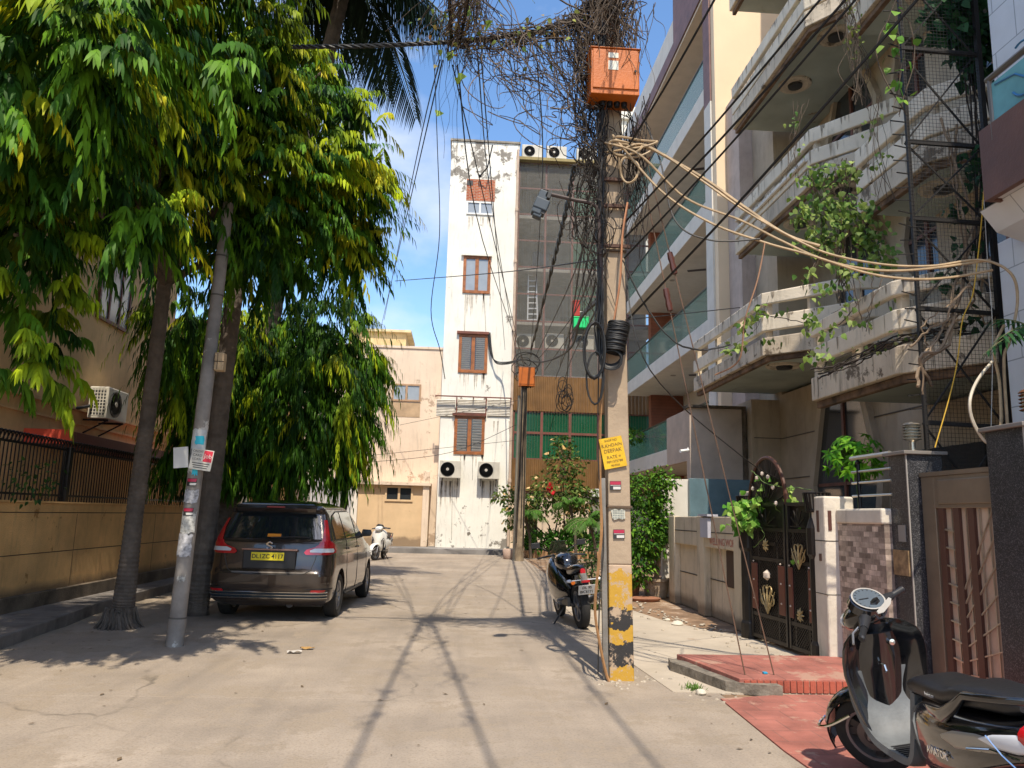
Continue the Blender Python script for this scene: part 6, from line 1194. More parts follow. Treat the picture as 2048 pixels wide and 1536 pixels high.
# plant on the first balcony, left garden shrub
t = thing('balcony_plant', 'bright green plant leaning over the lowest green glass rail', 'plant', (6.9, 27.5, 3.77)); bush(t, [PB(1268, 872, 27.5, 24, 16)], rg, 500, .16, .06, G1); b = MB(); b.lathe([(.2, 0), (.25, .35)], (6.9, 27.5, 3.77), 12); b.build('pot', m_tpot, t)
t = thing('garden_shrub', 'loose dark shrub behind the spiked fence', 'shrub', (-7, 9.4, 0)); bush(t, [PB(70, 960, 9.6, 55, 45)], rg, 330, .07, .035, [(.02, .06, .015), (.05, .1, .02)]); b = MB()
for k in range(5): b.tube([(-6.8+k*.06, 9.6, .2), (-6.7+k*.1, 9.6, 2.2)], .012, 4)
b.build('stems', m_bark, t)
# schefflera behind the chipped pillar
c = U(1712, 925, Y=9.3); t = thing('umbrella_plant', 'bright green umbrella leaved plant behind the mosaic wall', 'plant', (c.x, c.y, 0)); pos, d, nr, ln = [], [], [], []
rr = random.Random(31); b = MB(); b.tube([(c.x, c.y, 0), (c.x+.03, c.y, 1.2), (c.x, c.y, c.z)], [.03, .025, .015], 6)
for k in range(60):
    a = rr.uniform(0, 6.28); e = rr.uniform(-.6, 1.3); r = rr.uniform(.15, .4); q = c+V3((math.cos(a)*math.cos(e)*r*1.1, math.sin(a)*math.cos(e)*r*.8, math.sin(e)*r*.9)); b.tube([c+V3((0, 0, -.12)), q], .004, 4)
    o = (q-c).normalized()
    for j in range(7):
        f = 2*PI*j/7; s1 = o.cross(V3((0, 0, 1))).normalized(); s2 = o.cross(s1); w = s1*math.cos(f)+s2*math.sin(f); pos.append(q); d.append(w*.9+o*.35+V3((0, 0, -.35))); nr.append(o+V3((0, 0, .4))); ln.append(rr.uniform(.09, .14))
b.build('stems', simple('green_stem', (.12, .2, .04), .6), t)
n_ = len(pos); w = rg.random((n_, 1)); leaves('foliage', np.array(pos), np.array(d), np.array(nr), np.array(ln), np.full(n_, .042), np.array([[.06, .25, .02]])*(1-w)+np.array([[.22, .48, .03]])*w, t, kind='broad')
# creepers on the old house
def creeper(lb, bl, n, L_, col, stems, seed, name='creeper', hang=.9, rad=.008, mat=None):
    t = thing(name, lb, 'creeper', tuple(U(*bl[0][:2], Y=bl[0][2]))); rr = random.Random(seed); P_ = []
    for (px, py, Y, rx, rz) in bl:
        c = PB(px, py, Y, rx, rz, .15); m = max(3, int(n*c[3]*c[5]*4))
        for k in range(m): P_.append((c[0]+rr.gauss(0, .45)*c[3], c[1]+rr.gauss(0, .5)*.2, c[2]+rr.gauss(0, .45)*c[5]))
    leafset(t, P_, L_, L_*.85, col, rg, name='foliage', down=hang)
    b = MB()
    for s in stems:
        for _ in range(s[1] if isinstance(s, tuple) and isinstance(s[1], int) else 1):
            q = s[0] if isinstance(s, tuple) and isinstance(s[1], int) else s
            Q = [U(x+rr.gauss(0, 13), y+rr.uniform(-14, 14), Y=Y_+rr.uniform(-.08, .08)) for x, y, Y_ in q]; b.tube([p+V3((rr.gauss(0, .008), 0, rr.gauss(0, .008))) for p in smoothpts(Q, 6)], rad*rr.uniform(.3, 1.1), 4)
    b.build('stems', mat or m_vine, t); return t
GC = [(.05, .13, .03), (.1, .2, .035), (.22, .3, .06), (.3, .38, .12)]; GD = [(.015, .05, .02), (.03, .09, .03), (.02, .07, .03)]
creeper('large sunlit creeper hanging between the second and first balconies', [(1640, 350, 9.2, 50, 25), (1690, 345, 9.2, 45, 30), (1650, 410, 9.2, 60, 45), (1700, 430, 9, 60, 50), (1740, 480, 9, 50, 50), (1640, 480, 9.1, 50, 40), (1600, 430, 9.2, 20, 30), (1700, 540, 8.8, 50, 25), (1760, 520, 8.8, 40, 30)], 380, .075, GC, [(((1680, 330, 9.2), (1690, 420, 9.2), (1680, 520, 9), (1700, 600, 8.9)), 9), (((1620, 350, 9.2), (1640, 450, 9.2), (1620, 560, 9)), 4)], 1)
creeper('creeper with heart shaped leaves trailing over the lower balconies', [(1620, 540, 8.6, 16, 25), (1650, 575, 8.5, 28, 30), (1625, 640, 8.5, 30, 28), (1660, 660, 8.4, 30, 20), (1640, 700, 8.4, 30, 22), (1695, 620, 8.4, 20, 25), (1720, 650, 8.4, 25, 12), (1640, 720, 8.3, 30, 12), (1780, 605, 8.3, 25, 8)], 210, .072, GC, [(((1690, 520, 8.9), (1700, 590, 8.6), (1690, 640, 8.5)), 3), (((1750, 560, 8.4), (1735, 600, 8.4), (1725, 650, 8.4)), 2)], 2)
creeper('small light green creeper patches on the first balcony parapet', [(1515, 625, 12.6, 24, 22), (1490, 660, 12.8, 20, 22), (1480, 690, 12.8, 26, 14), (1460, 700, 13, 18, 10), (1535, 680, 12.3, 18, 9), (1565, 620, 12.2, 10, 6)], 150, .1, GC, [((1515, 600, 12.5), (1505, 660, 12.7), (1460, 700, 13)), ((1515, 640, 12.5), (1580, 640, 12), (1650, 660, 11.6))], 3)
creeper('long creeper hanging from the upper floors', [(1700, 20, 9, 14, 30), (1705, 60, 9, 15, 30), (1718, 100, 9, 14, 22)], 300, .05, [(.14, .2, .03), (.22, .26, .05), (.08, .13, .03)], [(((1690, -20, 9), (1700, 60, 9), (1715, 130, 9), (1720, 200, 9)), 22)], 4, rad=.005)
creeper('leafy strands hanging from the third balcony', [(1745, 250, 8.6, 20, 30), (1760, 320, 8.6, 18, 30), (1590, 250, 9.6, 14, 30), (1600, 300, 9.6, 10, 20)], 160, .06, GC, [(((1750, 200, 8.6), (1755, 300, 8.6), (1765, 400, 8.6)), 7), (((1590, 210, 9.6), (1595, 300, 9.6), (1600, 360, 9.6)), 6)], 11, rad=.005)
creeper('creeper climbing the left post of the netted frame', [(1790, 40, 7.15, 12, 40), (1795, 100, 7.15, 16, 30), (1797, 160, 7.15, 14, 25), (1800, 200, 7.15, 10, 10), (1770, 80, 7.1, 8, 6)], 200, .09, [(.04, .13, .02), (.1, .24, .03), (.2, .32, .05)], [(((1790, -20, 7.2), (1800, 100, 7.2), (1800, 230, 7.2)), 4)], 5)
creeper('dark creeper leaves filling the upper net', [(1930, 30, 7.5, 50, 55), (1945, 100, 7.5, 50, 40), (1900, 60, 7.5, 45, 40), (1950, -10, 7.5, 50, 30), (1950, 150, 7.6, 35, 20), (1880, 20, 7.5, 40, 40), (1960, 60, 7.5, 40, 60)], 700, .11, GD, [(((1940, -20, 7.5), (1950, 100, 7.6), (1960, 300, 7.6), (1960, 560, 7.6)), 10)], 6, rad=.012, mat=m_vined)
creeper('thick twisted creeper stems with dark leaves low in the net', [(1940, 330, 7.5, 30, 50), (1920, 420, 7.5, 20, 40), (1925, 500, 7.5, 20, 40), (1955, 380, 7.5, 20, 40), (1900, 560, 7.5, 30, 30), (1950, 620, 7.5, 25, 30)], 230, .09, GD, [(((1890, 250, 7.4), (1900, 350, 7.4), (1930, 450, 7.4), (1920, 560, 7.4), (1880, 690, 7.2), (1840, 720, 7.2), (1845, 780, 7.2)), 3), (((1955, 430, 7.4), (1950, 520, 7.4), (1965, 600, 7.4), (1975, 640, 7.4)), 3), (((1830, 700, 7.2), (1870, 660, 7.2), (1930, 600, 7.2), (1945, 560, 7.2)), 3)], 7, rad=.017, mat=pm('woody_vine', (.28, .2, .13), .9, var=.3))
creeper('dark roots and moss along the ledge of the nearest balcony', [(1740, 700, 7.9, 60, 8), (1780, 680, 7.9, 30, 12), (1820, 670, 7.8, 40, 8), (1690, 730, 8.3, 30, 8)], 260, .045, [(.05, .07, .02), (.1, .08, .03), (.06, .1, .03)], [(((1640, 745, 8.2), (1700, 725, 8.1), (1770, 690, 8), (1850, 670, 7.9), (1950, 660, 7.7)), 9)], 8, rad=.01, mat=m_vined)
creeper('leafy creeper hanging on the left of the iron gate', [(1470, 1015, 10.4, 16, 16), (1490, 1020, 10.3, 20, 18), (1480, 1045, 10.4, 18, 18), (1515, 1005, 10.2, 20, 14), (1535, 960, 10.1, 12, 16), (1530, 985, 10.1, 10, 14), (1500, 1050, 10.3, 12, 14)], 800, .095, [(.06, .2, .02), (.14, .34, .04), (.3, .45, .1)], [((1515, 915, 10.2), (1530, 960, 10.1), (1510, 1000, 10.2), (1475, 1030, 10.4))], 9)
creeper('light creeper trailing down the middle of the iron gate', [(1580, 1000, 9.5, 12, 10), (1590, 1030, 9.5, 14, 14), (1600, 1060, 9.4, 14, 14), (1598, 1090, 9.4, 12, 10), (1630, 1100, 9.2, 14, 8), (1605, 1125, 9.3, 18, 12), (1575, 975, 9.6, 14, 6)], 800, .075, [(.1, .28, .03), (.3, .42, .07), (.4, .5, .15)], [((1500, 955, 10.2), (1560, 972, 9.8), (1620, 985, 9.4)), ((1600, 980, 9.4), (1595, 1040, 9.4), (1600, 1130, 9.3)), ((1570, 1000, 9.6), (1542, 1050, 9.8), (1590, 1090, 9.5), (1640, 1105, 9.2)), ((1500, 1040, 10.2), (1525, 1060, 10.0), (1510, 1085, 10.2))], 10, rad=.006, mat=simple('green_stem', (.12, .2, .04)))
t = thing('dark_palm_leaves', 'dark green strap leaves poking in at the right edge above the pillar', 'plant', tuple(U(2040, 660, Y=6.1))); c = U(2062, 655, Y=6.1); fronds(t, c, 9, .42, rg, .6, .13, .9, (.03, .1, .03), el=(-.3, .9), nl=7)
for px, py, z, s, lb in ((1388, 1380, 0, .07, 'small grass tuft below the corner of the red step'), (1636, 1326, .02, .07, 'small green weed at the foot of the chipped white pillar')):
    c = U(px, py, Z=z); t = thing('weed', lb, 'weed', tuple(c)); n_ = 90; P_ = np.array(c)+rg.normal(scale=(.05, .05, .004), size=(n_, 3)); d = rg.normal(scale=.5, size=(n_, 3)); d[:, 2] = abs(d[:, 2])+.8
    leaves('foliage', P_, d, rg.normal(size=(n_, 3)), s*rg.uniform(.6, 1.5, n_), np.full(n_, .008 if px < 1500 else .02), np.array([[.1, .2, .03]])*rg.uniform(.6, 1.4, (n_, 1)), t)
# ======================= VEHICLES =======================
m_tyre = pm('tyre', (.022, .021, .02), .85, var=.2, scale=20, bump=.2); m_gloss = pm('gloss_black', (.008, .008, .009), .12, coat=1, var=0, bump=0); m_bplast = simple('black_plastic', (.02, .02, .022), .45)
m_chrome = simple('chrome', (.75, .75, .75), .12, 1, var=0); m_alloy = simple('alloy', (.32, .32, .33), .35, .8); m_redl = pm('red_lens', (.45, .008, .015), .12, var=.1, coat=1, bump=0); m_clear = pm('clear_lens', (.6, .62, .66), .12, var=.1, bump=0, coat=1); m_orl = simple('amber_lens', (.7, .17, .02), .2)
def wheel(t, c, R_, w, rim, ax='x', spokes=5, disc=True, mrim=None, both=True, name='wheel'):
    """tyre + rim + spokes around axis ax"""
    h = w/2; b = MB(); b.lathe([(R_*.66, -h*.75), (R_*.86, -h), (R_*.97, -h*.8), (R_, -h*.35), (R_, h*.35), (R_*.97, h*.8), (R_*.86, h), (R_*.66, h*.75), (R_*.66, -h*.75)], c, 40, ax=ax); o = b.build(name, m_tyre, t, smooth=True)
    b = MB(); r = R_*.68; b.lathe([(r, -h*.8), (r, h*.8), (r*.9, h*.7), (r*.86, 0), (r*.9, -h*.7), (r, -h*.8)], c, 32, ax=ax); b.build('rim', mrim or m_alloy, o, smooth=True)
    V = (lambda a, r, k: V3((k, r*math.cos(a), r*math.sin(a)))+V3(c)) if ax == 'x' else (lambda a, r, k: V3((r*math.cos(a), k, r*math.sin(a)))+V3(c))
    b = MB(); axv = (1, 0, 0) if ax == 'x' else (0, 1, 0)
    for sgn in ((1, -1) if both else (1,)):
        for k in range(spokes):
            a = 2*PI*k/spokes
            for da in (-.16, .16): b.bar(V(a, r*.12, sgn*h*.5), V(a+da, r*.93, sgn*h*.62), R_*.07, .014, up=axv)
    b.lathe([(r*.2, -h*.75), (r*.22, 0), (r*.2, h*.75)], c, 14, ax=ax); b.build('spokes', mrim or m_alloy, o)
    if disc: b = MB(); b.lathe([(r*.6, -.01), (r*.6, .01), (r*.3, .01), (r*.3, -.01)], c, 24, ax=ax); b.build('brake_disc', simple('disc_steel', (.2, .19, .18), .4, .7), o)
    return o
# ---------------- car ----------------
car = thing('parked_car', 'dark brown people carrier with a yellow rear number plate parked under the trees', 'car')
m_paint = pm('brown_paint', (.036, .026, .021), .2, .3, var=0, bump=0, coat=1); m_cglass = pm('car_glass', (.012, .016, .02), .03, var=0, bump=0, spec=1, coat=1)
def li(z, tb):
    for i in range(len(tb)-1):
        (a, p), (c, q) = tb[i], tb[i+1]
        if z <= c: u = max(0, (z-a)/(c-a)); return p+(q-p)*u
    return tb[-1][1]
YR = [(.22, .16), (.30, .04), (.45, 0), (.66, 0), (.70, .035), (.80, .06), (.95, .075), (1.10, .10), (1.14, .13), (1.50, .31), (1.56, .24), (1.60, .25), (1.645, .36), (1.68, .6), (1.70, 1.0)]
YFT = [(.22, 4.2), (.3, 4.36), (.5, 4.42), (.7, 4.40), (.85, 4.3), (.95, 4.0), (1.02, 3.65), (1.08, 3.40), (1.14, 3.26), (1.5, 2.55), (1.6, 2.25), (1.66, 1.95), (1.70, 1.5)]
WT = [(.22, .77), (.3, .84), (.45, .868), (.7, .872), (.95, .86), (1.10, .835), (1.3, .775), (1.5, .70), (1.58, .66), (1.62, .62), (1.66, .52), (1.69, .35), (1.70, .25)]
RC = [(.22, .22), (.6, .24), (1.0, .22), (1.14, .14), (1.5, .1), (1.62, .12), (1.70, .12)]
def outl(z):
    yr, yf, w, rc = li(z, YR), li(z, YFT), li(z, WT), li(z, RC); rf = min(.45, rc*1.8, w*.8); P_ = []
    rc = min(rc, w*.8); xs = w-rc
    for i in range(9): x = xs*i/8; P_.append((x, yr+.05*(x/w)**2))
    y0 = P_[-1][1]
    for i in range(1, 7): a = PI/2*i/6; P_.append((xs+rc*math.sin(a), y0+rc*(1-math.cos(a))*1.05))
    ya = P_[-1][1]; yb_ = yf-.12-rf
    for i in range(1, 31): u = i/30; y = ya+(yb_-ya)*u; P_.append((w-.05*max(0, (y-3.0)/1.4)**2, y))
    wx = P_[-1][0]
    for i in range(1, 7): a = PI/2*i/6; P_.append((wx-rf+rf*math.cos(a), yb_+rf*math.sin(a)))
    xe = P_[-1][0]
    for i in range(1, 7): x = xe*(1-i/6); P_.append((x, yf-.12+.12*(1-(x/xe)**2)))
    return P_
def surf(z, s, off=.0):
    """point at height z, arc length s from the rear centre towards the right side (negative: left)"""
    sg = 1 if s >= 0 else -1; s = abs(s); P_ = outl(z); d = 0
    for i in range(len(P_)-1):
        a, c = P_[i], P_[i+1]; q = math.hypot(c[0]-a[0], c[1]-a[1])
        if d+q >= s or i == len(P_)-2:
            u = (s-d)/q if q else 0; tx, ty = (c[0]-a[0])/q, (c[1]-a[1])/q; return V3((sg*(a[0]+(c[0]-a[0])*u+ty*off), a[1]+(c[1]-a[1])*u-tx*off, z))
        d += q
def s_at(z, y):
    P_ = outl(z); d = 0
    for i in range(8, len(P_)-1):
        pass
    for i in range(len(P_)-1):
        a, c = P_[i], P_[i+1]; q = math.hypot(c[0]-a[0], c[1]-a[1])
        if i >= 9 and c[1] >= y: return d+q*max(0, (y-a[1])/(c[1]-a[1]+1e-9))
        d += q
    return d
zl = [.22, .26, .3, .37, .45, .55, .63, .66, .70, .75, .80, .88, .95, 1.0, 1.05, 1.08, 1.11, 1.14, 1.2, 1.3, 1.4, 1.5, 1.53, 1.56, 1.58, 1.6, 1.62, 1.645, 1.66, 1.68, 1.69, 1.70]
rings = []
for z in zl:
    P_ = outl(z); rings.append([(x, y, z) for x, y in P_]+[(-x, y, z) for x, y in P_[-2:0:-1]])
b = MB(); b.loft(rings); body = b.build('body', m_paint, car, smooth=True)
for mod in list(body.modifiers): body.modifiers.remove(mod)
AX = (.85, 3.59); cutters = []
for yy in AX:
    for sg in (1, -1):
        c_ = MB(); c_.lathe([(.001, -.26), (.375, -.26), (.375, .26), (.001, .26)], (sg*.84, yy, .33), 36, ax='x'); o = c_.build('cut', m_bplast, None); cutters.append(o)
for o in cutters: q = body.modifiers.new('c', 'BOOLEAN'); q.operation = 'DIFFERENCE'; q.object = o; q.solver = 'EXACT'
bpy.context.view_layer.update(); dg = bpy.context.evaluated_depsgraph_get(); me = bpy.data.meshes.new_from_object(body.evaluated_get(dg)); body.modifiers.clear(); body.data = me
for o in cutters: bpy.data.objects.remove(o)
me.materials.clear(); me.materials.append(m_paint); me.polygons.foreach_set('use_smooth', [True]*len(me.polygons)); body.modifiers.new('e', 'EDGE_SPLIT').split_angle = R(38)
for y in AX:
    for sg in (1, -1): wheel(car, (sg*.765, y, .315), .315, .2, 0, spokes=8, name='wheel')
b = MB(); b.bx(-.72, .72, .3, 4.1, .2, .3); b.tube([(-.6, .85, .3), (.6, .85, .3)], .05, 8); b.tube([(.3, .15, .24), (.3, .5, .24)], .05, 8); b.build('underbody', m_bplast, car)
def patch(name, mat, rows, off, par=None, sg=1, solid=0):
    """rows: list of (z, s0, s1)"""
    b = MB(); n = 14
    b.grid([[surf(z, sg*(s0+(s1-s0)*j/n) if sg else s0+(s1-s0)*j/n, off) for j in range(n+1)] for z, s0, s1 in rows]); return b.build(name, mat, par or car, smooth=True, solid=solid)
# rear window
gh = lambda z: li(z, WT)-li(z, RC)*.45
rows = [(z, -gh(z)-.02, gh(z)+.02) for z in (1.145, 1.2, 1.3, 1.4, 1.5, 1.535)]; rw = patch('rear_window', m_cglass, rows, .006, sg=0)
b = MB(); c = surf(1.19, .02, .012); b.ob(c, (.19, .004, .045), (V3((1, 0, 0)), V3((0, .9, -.43)).normalized(), V3((0, .43, .9)).normalized())); b.build('orange_sticker', simple('orange_stk', (.75, .25, .01), .6), rw)
b = MB(); b.tube([surf(1.16, -.02, .02), surf(1.175, .3, .02), surf(1.17, .5, .02)], .008, 5); b.build('wiper', m_bplast, rw)
patch('spoiler', m_paint, [(1.53, -.55, .55), (1.57, -.57, .57), (1.61, -.56, .56), (1.63, -.5, .5)], .045, sg=0, solid=.02)
b = MB(); b.ob(surf(1.59, 0, .06), (.26, .012, .022)); b.build('stop_lamp', simple('dull_red', (.25, .02, .02), .3), car, bevel=.003)
# side windows
def ztop(y): return li(y, [(.3, 1.25), (.62, 1.47), (1.0, 1.535), (2.0, 1.55), (2.5, 1.47), (3.15, 1.15)])
for sg in (1, -1):
    b = MB(); n = 40; b.grid([[surf(z, sg*s_at(z, y), .003) for y in [.42+(3.16-.42)*i/n for i in range(n+1)] for z in [1.125+(ztop(y)+.012-1.125)*q]] for q in (0, .33, .66, 1)]); b.build('window_surround', m_bplast, car, smooth=True)
    for y0, y1 in ((.5, 1.2), (1.28, 2.16), (2.24, 3.02)):
        b = MB(); n = 14; b.grid([[surf(z, sg*s_at(z, y), .007) for y in [y0+(y1-y0)*i/n for i in range(n+1)] for z in [1.14+(ztop(y)-.005-1.14)*q]] for q in (0, .33, .66, 1)]); b.build('side_window', m_cglass, car, smooth=True)
    b = MB(); c = surf(1.16, sg*s_at(1.16, 3.0), 0); c = c+V3((sg*.11, -.02, .0)); b.loft([[(c.x+sg*(q-.5)*.16, c.y+.05*k, c.z+.02+.065*v*(1 if k < 2 else .7)) for q, v in ((0, -1), (1, -.8), (1.1, 0), (1, .9), (.1, 1), (0, 0))] for k in range(3)]); b.build('mirror', m_bplast, car, smooth=True, bevel=.01)
    for y in (1.42, 2.32): b = MB(); c = surf(.98, sg*s_at(.98, y), .02); b.ob(c, (.025, .17, .03)); b.build('door_handle', m_paint, car, bevel=.01)
    b = MB()
    for y in (1.3, 2.25, 3.2): b.tube([surf(z, sg*s_at(z, y+(.0 if z > .5 or y != 1.3 else .1)), .0015) for z in (.32, .45, .6, .8, 1.0, 1.12)], .0045, 4)
    b.build('door_gap', m_acd, car)
    b = MB(); b.tube([surf(.3, sg*s_at(.3, y), .004) for y in [1.3+i*.19 for i in range(10)]], .02, 6); b.build('sill_trim', m_bplast, car)
    # tail lamps
    for nm, mt, rws, off in (('tail_lamp', m_redl, [(.93, .50, .84), (.96, .47, 1.02), (1.0, .50, 1.10), (1.04, .62, 1.06), (1.08, .67, .98), (1.12, .685, .86)], .016), ('tail_lamp_strip', m_redl, [(1.12, .70, .82), (1.2, .705, .79), (1.3, .70, .765), (1.42, .67, .72)], .016), ('reverse_lamp', m_clear, [(.965, .56, .90), (.99, .55, .92), (1.02, .62, .9)], .021)):
        patch(nm, mt, rws, off, sg=sg)
    patch('reflector', m_redl, [(.42, .6, .8), (.45, .62, .82)], .008, sg=sg); patch('bumper_fold', m_bplast, [(.455, .5, .95), (.47, .62, 1.02)], .006, sg=sg)
# tailgate details
b = MB(); b.tube([surf(z, s, .002) for z, s in ((1.13, -.72), (1.0, -.66), (.85, -.63), (.72, -.58), (.67, -.5), (.655, -.3), (.655, 0), (.655, .3), (.67, .5), (.72, .58), (.85, .63), (1.0, .66), (1.13, .72))], .005, 5); b.build('tailgate_gap', m_acd, car)
patch('bumper_step', simple('pale_reflect', (.25, .22, .19), .25, .3), [(.672, -.5, .5), (.69, -.52, .52)], .006, sg=0)
patch('lower_valance', simple('valance_blue_reflection', (.03, .045, .06), .25, .2), [(.33, -.82, .82), (.37, -.86, .86), (.41, -.8, .8)], .012, sg=0)  # blue in the black valance is a reflection put into its colour
for z in (.335, .375, .415): b = MB(); b.tube([surf(z, -.84+1.68*i/24, .02) for i in range(25)], .006, 5); b.build('chrome_strip', m_chrome, car)
b = MB(); b.ob((0, .045, .86), (.74, .03, .27)); pl = b.build('plate_recess', m_bplast, car, bevel=.02)
b = MB(); b.ob((0, .03, .995), (.78, .035, .03)); b.build('chrome_garnish', simple('garnish', (.45, .3, .28), .2, .8), car, bevel=.008)
b = MB(); b.ob((-.02, .018, .9), (.46, .01, .11)); np_ = b.build('number_plate', simple('plate_yellow', (.72, .60, .02), .5), car, bevel=.003)
b = MB(); b.ob((-.02, .021, .9), (.475, .008, .125)); b.build('plate_frame', m_bplast, car)
textmesh('DL1ZC 4117', .082, frameM((-.02, .0125, .898), (1, 0, 0), (0, 0, 1)), m_bplast, 'plate_lettering', np_, .001, .0015)
# S shaped chrome emblem
em = [(-.045, .0), (-.005, .045), (.045, .015), (.045, .03), (0, .07), (-.045, .03), (-.045, .012), (-.01, -.012), (-.04, -.035)]
b = MB()
for a, c_ in (((-.045, .022), (.0, .055)), ((0, .055), (.04, .03)), ((-.045, .022), (.045, -.022)), ((.045, -.022), (0, -.055)), ((0, -.055), (-.04, -.03))): b.bar((a[0]-.01, .035, 1.045+a[1]), (c_[0]-.01, .035, 1.045+c_[1]), .02, .012, up=(0, 1, 0))
b.build('emblem', m_chrome, car, bevel=.003); b = MB(); b.ob((.56, .1, .79), (.14, .004, .012)); b.build('badge', m_chrome, car)
# seats seen darkly through glass are hidden by the tint
car.location = (-2.66, 11.27, 0); car.rotation_euler = (0, 0, R(-2.2))
# ---------------- scooters ----------------
def rotax(p, o, k, a):
    p = V3(p)-V3(o); k = V3(k).normalized(); return V3(o)+p*math.cos(a)+k.cross(p)*math.sin(a)+k*(k.dot(p)*(1-math.cos(a)))
def ell(x, zc, h, w, n=20, e=2.4, yo=0):
    P_ = []
    for i in range(n): a = 2*PI*i/n; c, s = math.cos(a), math.sin(a); P_.append((x, yo+w*math.copysign(abs(c)**(2/e), c), zc+h*math.copysign(abs(s)**(2/e), s)))
    return P_
def scooter(label, mb, steer, pos, h, lean, badge=True):
    t = thing('scooter', label, 'scooter'); O, K = (1.24, 0, .25), (-.3, 0, .8)
    def bs(b, *a, **k): b.v = [tuple(rotax(p, O, K, steer)) for p in b.v]; return b.build(*a, **k)
    # wheels (front one steered)
    for nm, c, st in (('front', (1.24, 0, .25), 1), ('rear', (0, 0, .25), 0)):
        R_, w = .25, .1; hh = w/2; b = MB(); b.lathe([(R_*.68, -hh*.8), (R_*.85, -hh), (R_*.96, -hh*.75), (R_, 0), (R_*.96, hh*.75), (R_*.85, hh), (R_*.68, hh*.8), (R_*.68, -hh*.8)], c, 40, ax='y'); f = bs if st else (lambda b, *a, **k: b.build(*a, **k))
        o = f(b, 'wheel', m_tyre, t, smooth=True); b = MB(); r = R_*.7; b.lathe([(r, -hh*.8), (r, hh*.8), (r*.88, hh*.7), (r*.85, 0), (r*.88, -hh*.7), (r, -hh*.8)], c, 30, ax='y'); f(b, 'rim', m_alloy, o, smooth=True)
        b = MB()
        for k in range(3):
            for da in (-.22, .22): a = 2*PI*k/3+.4; b.bar((c[0]+r*.15*math.cos(a), .0, c[2]+r*.15*math.sin(a)), (c[0]+r*.92*math.cos(a+da), 0, c[2]+r*.92*math.sin(a+da)), .05, .035, up=(0, 1, 0))
        b.lathe([(.05, -.05), (.05, .05)], c, 14, ax='y'); f(b, 'spokes', m_alloy if mb != m_gloss else simple('dark_alloy', (.07, .07, .07), .4, .6), o)
        b = MB(); b.lathe([(.1, .03), (.1, .036), (.05, .036)], c, 22, ax='y'); f(b, 'brake_disc', simple('disc_steel', (.2, .19, .18), .4, .7), o)
    b = MB(); b.tube([(1.24, .075, .25), (1.17, .075, .44)], .02, 8); bs(b, 'fork', m_alloy, t)
    b = MB(); b.tube([(1.24, -.075, .25), (1.17, -.075, .44)], .02, 8); bs(b, 'fork', m_alloy, t)
    # front fender + guard
    rows = []
    for i in range(13):
        a = R(-6+150*i/12); rr_ = .285+.02*math.sin(i/12*PI); wd = .085*(.55+.45*math.sin(min(1, (i+2)/9)*PI/2)); rows.append([(1.24+rr_*math.cos(a)*(1 if abs(q) < .9 else .97)-0*q, wd*q, .25+rr_*math.sin(a)-.045*abs(q)**3) for q in (-1, -.8, -.4, 0, .4, .8, 1)])
    b = MB(); b.grid(rows); bs(b, 'front_mudguard', mb, t, smooth=True, solid=.012)
    b = MB(); b.tube(smoothpts([(1.3, .1, .42), (1.45, .105, .36), (1.56, .07, .33), (1.58, 0, .33), (1.56, -.07, .33), (1.45, -.105, .36), (1.3, -.1, .42)], 5), .01, 6); bs(b, 'mudguard_guard', m_chrome, t, smooth=True)
    # leg shield
    def sh(z): w = li(z, [(.3, .12), (.4, .19), (.55, .235), (.75, .265), (.88, .25), (.95, .2), (1.0, .11)]); x = li(z, [(.3, 1.0), (.45, 1.03), (.7, 1.03), (.9, .98), (1.0, .93)]); return w, x
    rings = []
    for z in (.3, .36, .42, .5, .6, .7, .78, .85, .9, .94, .97, 1.0):
        w, x = sh(z); R1 = [(x+.075*(1-q*q)-.12*q*q, w*q, z) for q in [-1+2*i/12 for i in range(13)]]; R2 = [(x-.02-.02*(1-abs(q))-.12*q*q, w*q*.97, z) for q in [1-2*i/12 for i in range(13)]]; rings.append(R1+R2)
    b = MB(); b.loft(rings); b.build('front_apron', mb, t, smooth=True, bevel=.004)
    b = MB(); b.loft([[(x0+dx, y_, z) for dx, y_ in ((0, -w), (-d*.6, -w*.75), (-d, 0), (-d*.6, w*.75), (0, w), (.03, 0))] for z, x0, w, d in ((.42, .98, .06, .02), (.55, 1.0, .13, .05), (.7, 1.0, .16, .075), (.82, .97, .15, .08), (.92, .93, .1, .06))]); b.build('inner_panel', m_gloss if mb == m_gloss else m_bplast, t, smooth=True)
    b = MB(); b.lathe([(.001, -.012), (.018, -.01), (.02, .01)], (.885, -.06, .86), 12, ax='x'); b.build('ignition_lock', m_chrome, t); b = MB(); b.tube([(.9, .02, .74), (.86, .02, .74), (.85, .02, .71), (.87, .02, .7)], .006, 5); b.build('bag_hook', m_chrome, t)
    for sg in (1, -1):
        if mb != m_gloss: b = MB(); b.bar((1.09, sg*.12, .62), (1.06, sg*.19, .74), .03, .02); b.build('front_indicator', m_bplast, t)
    # floor and footwell
    path = [(.98, .70, .2), (.99, .55, .21), (.95, .43, .2), (.88, .335, .185), (.78, .30, .175), (.55, .295, .17), (.47, .33, .165), (.43, .45, .15), (.405, .6, .13), (.39, .68, .12)]
    m_fl = pm('footwell_grey', (.13, .14, .145), .55, var=.2, scale=6, bump=.1) if mb == m_gloss else m_bplast
    b = MB(); rows = [[(x-.012*abs(q)**3, w*q, z+.02*abs(q)**4) for q in [-1+2*i/10 for i in range(11)]] for x, z, w in [(p.x, p.z, p.y) for p in smoothpts([(a, c, z) for a, z, c in path], 4)]]
    b.grid(rows); b.build('footboard', m_fl, t, smooth=True, solid=.035)
    b = MB()
    for k in range(9): b.bx(.52+k*.028, .53+k*.028, -.13, .13, .315, .325)
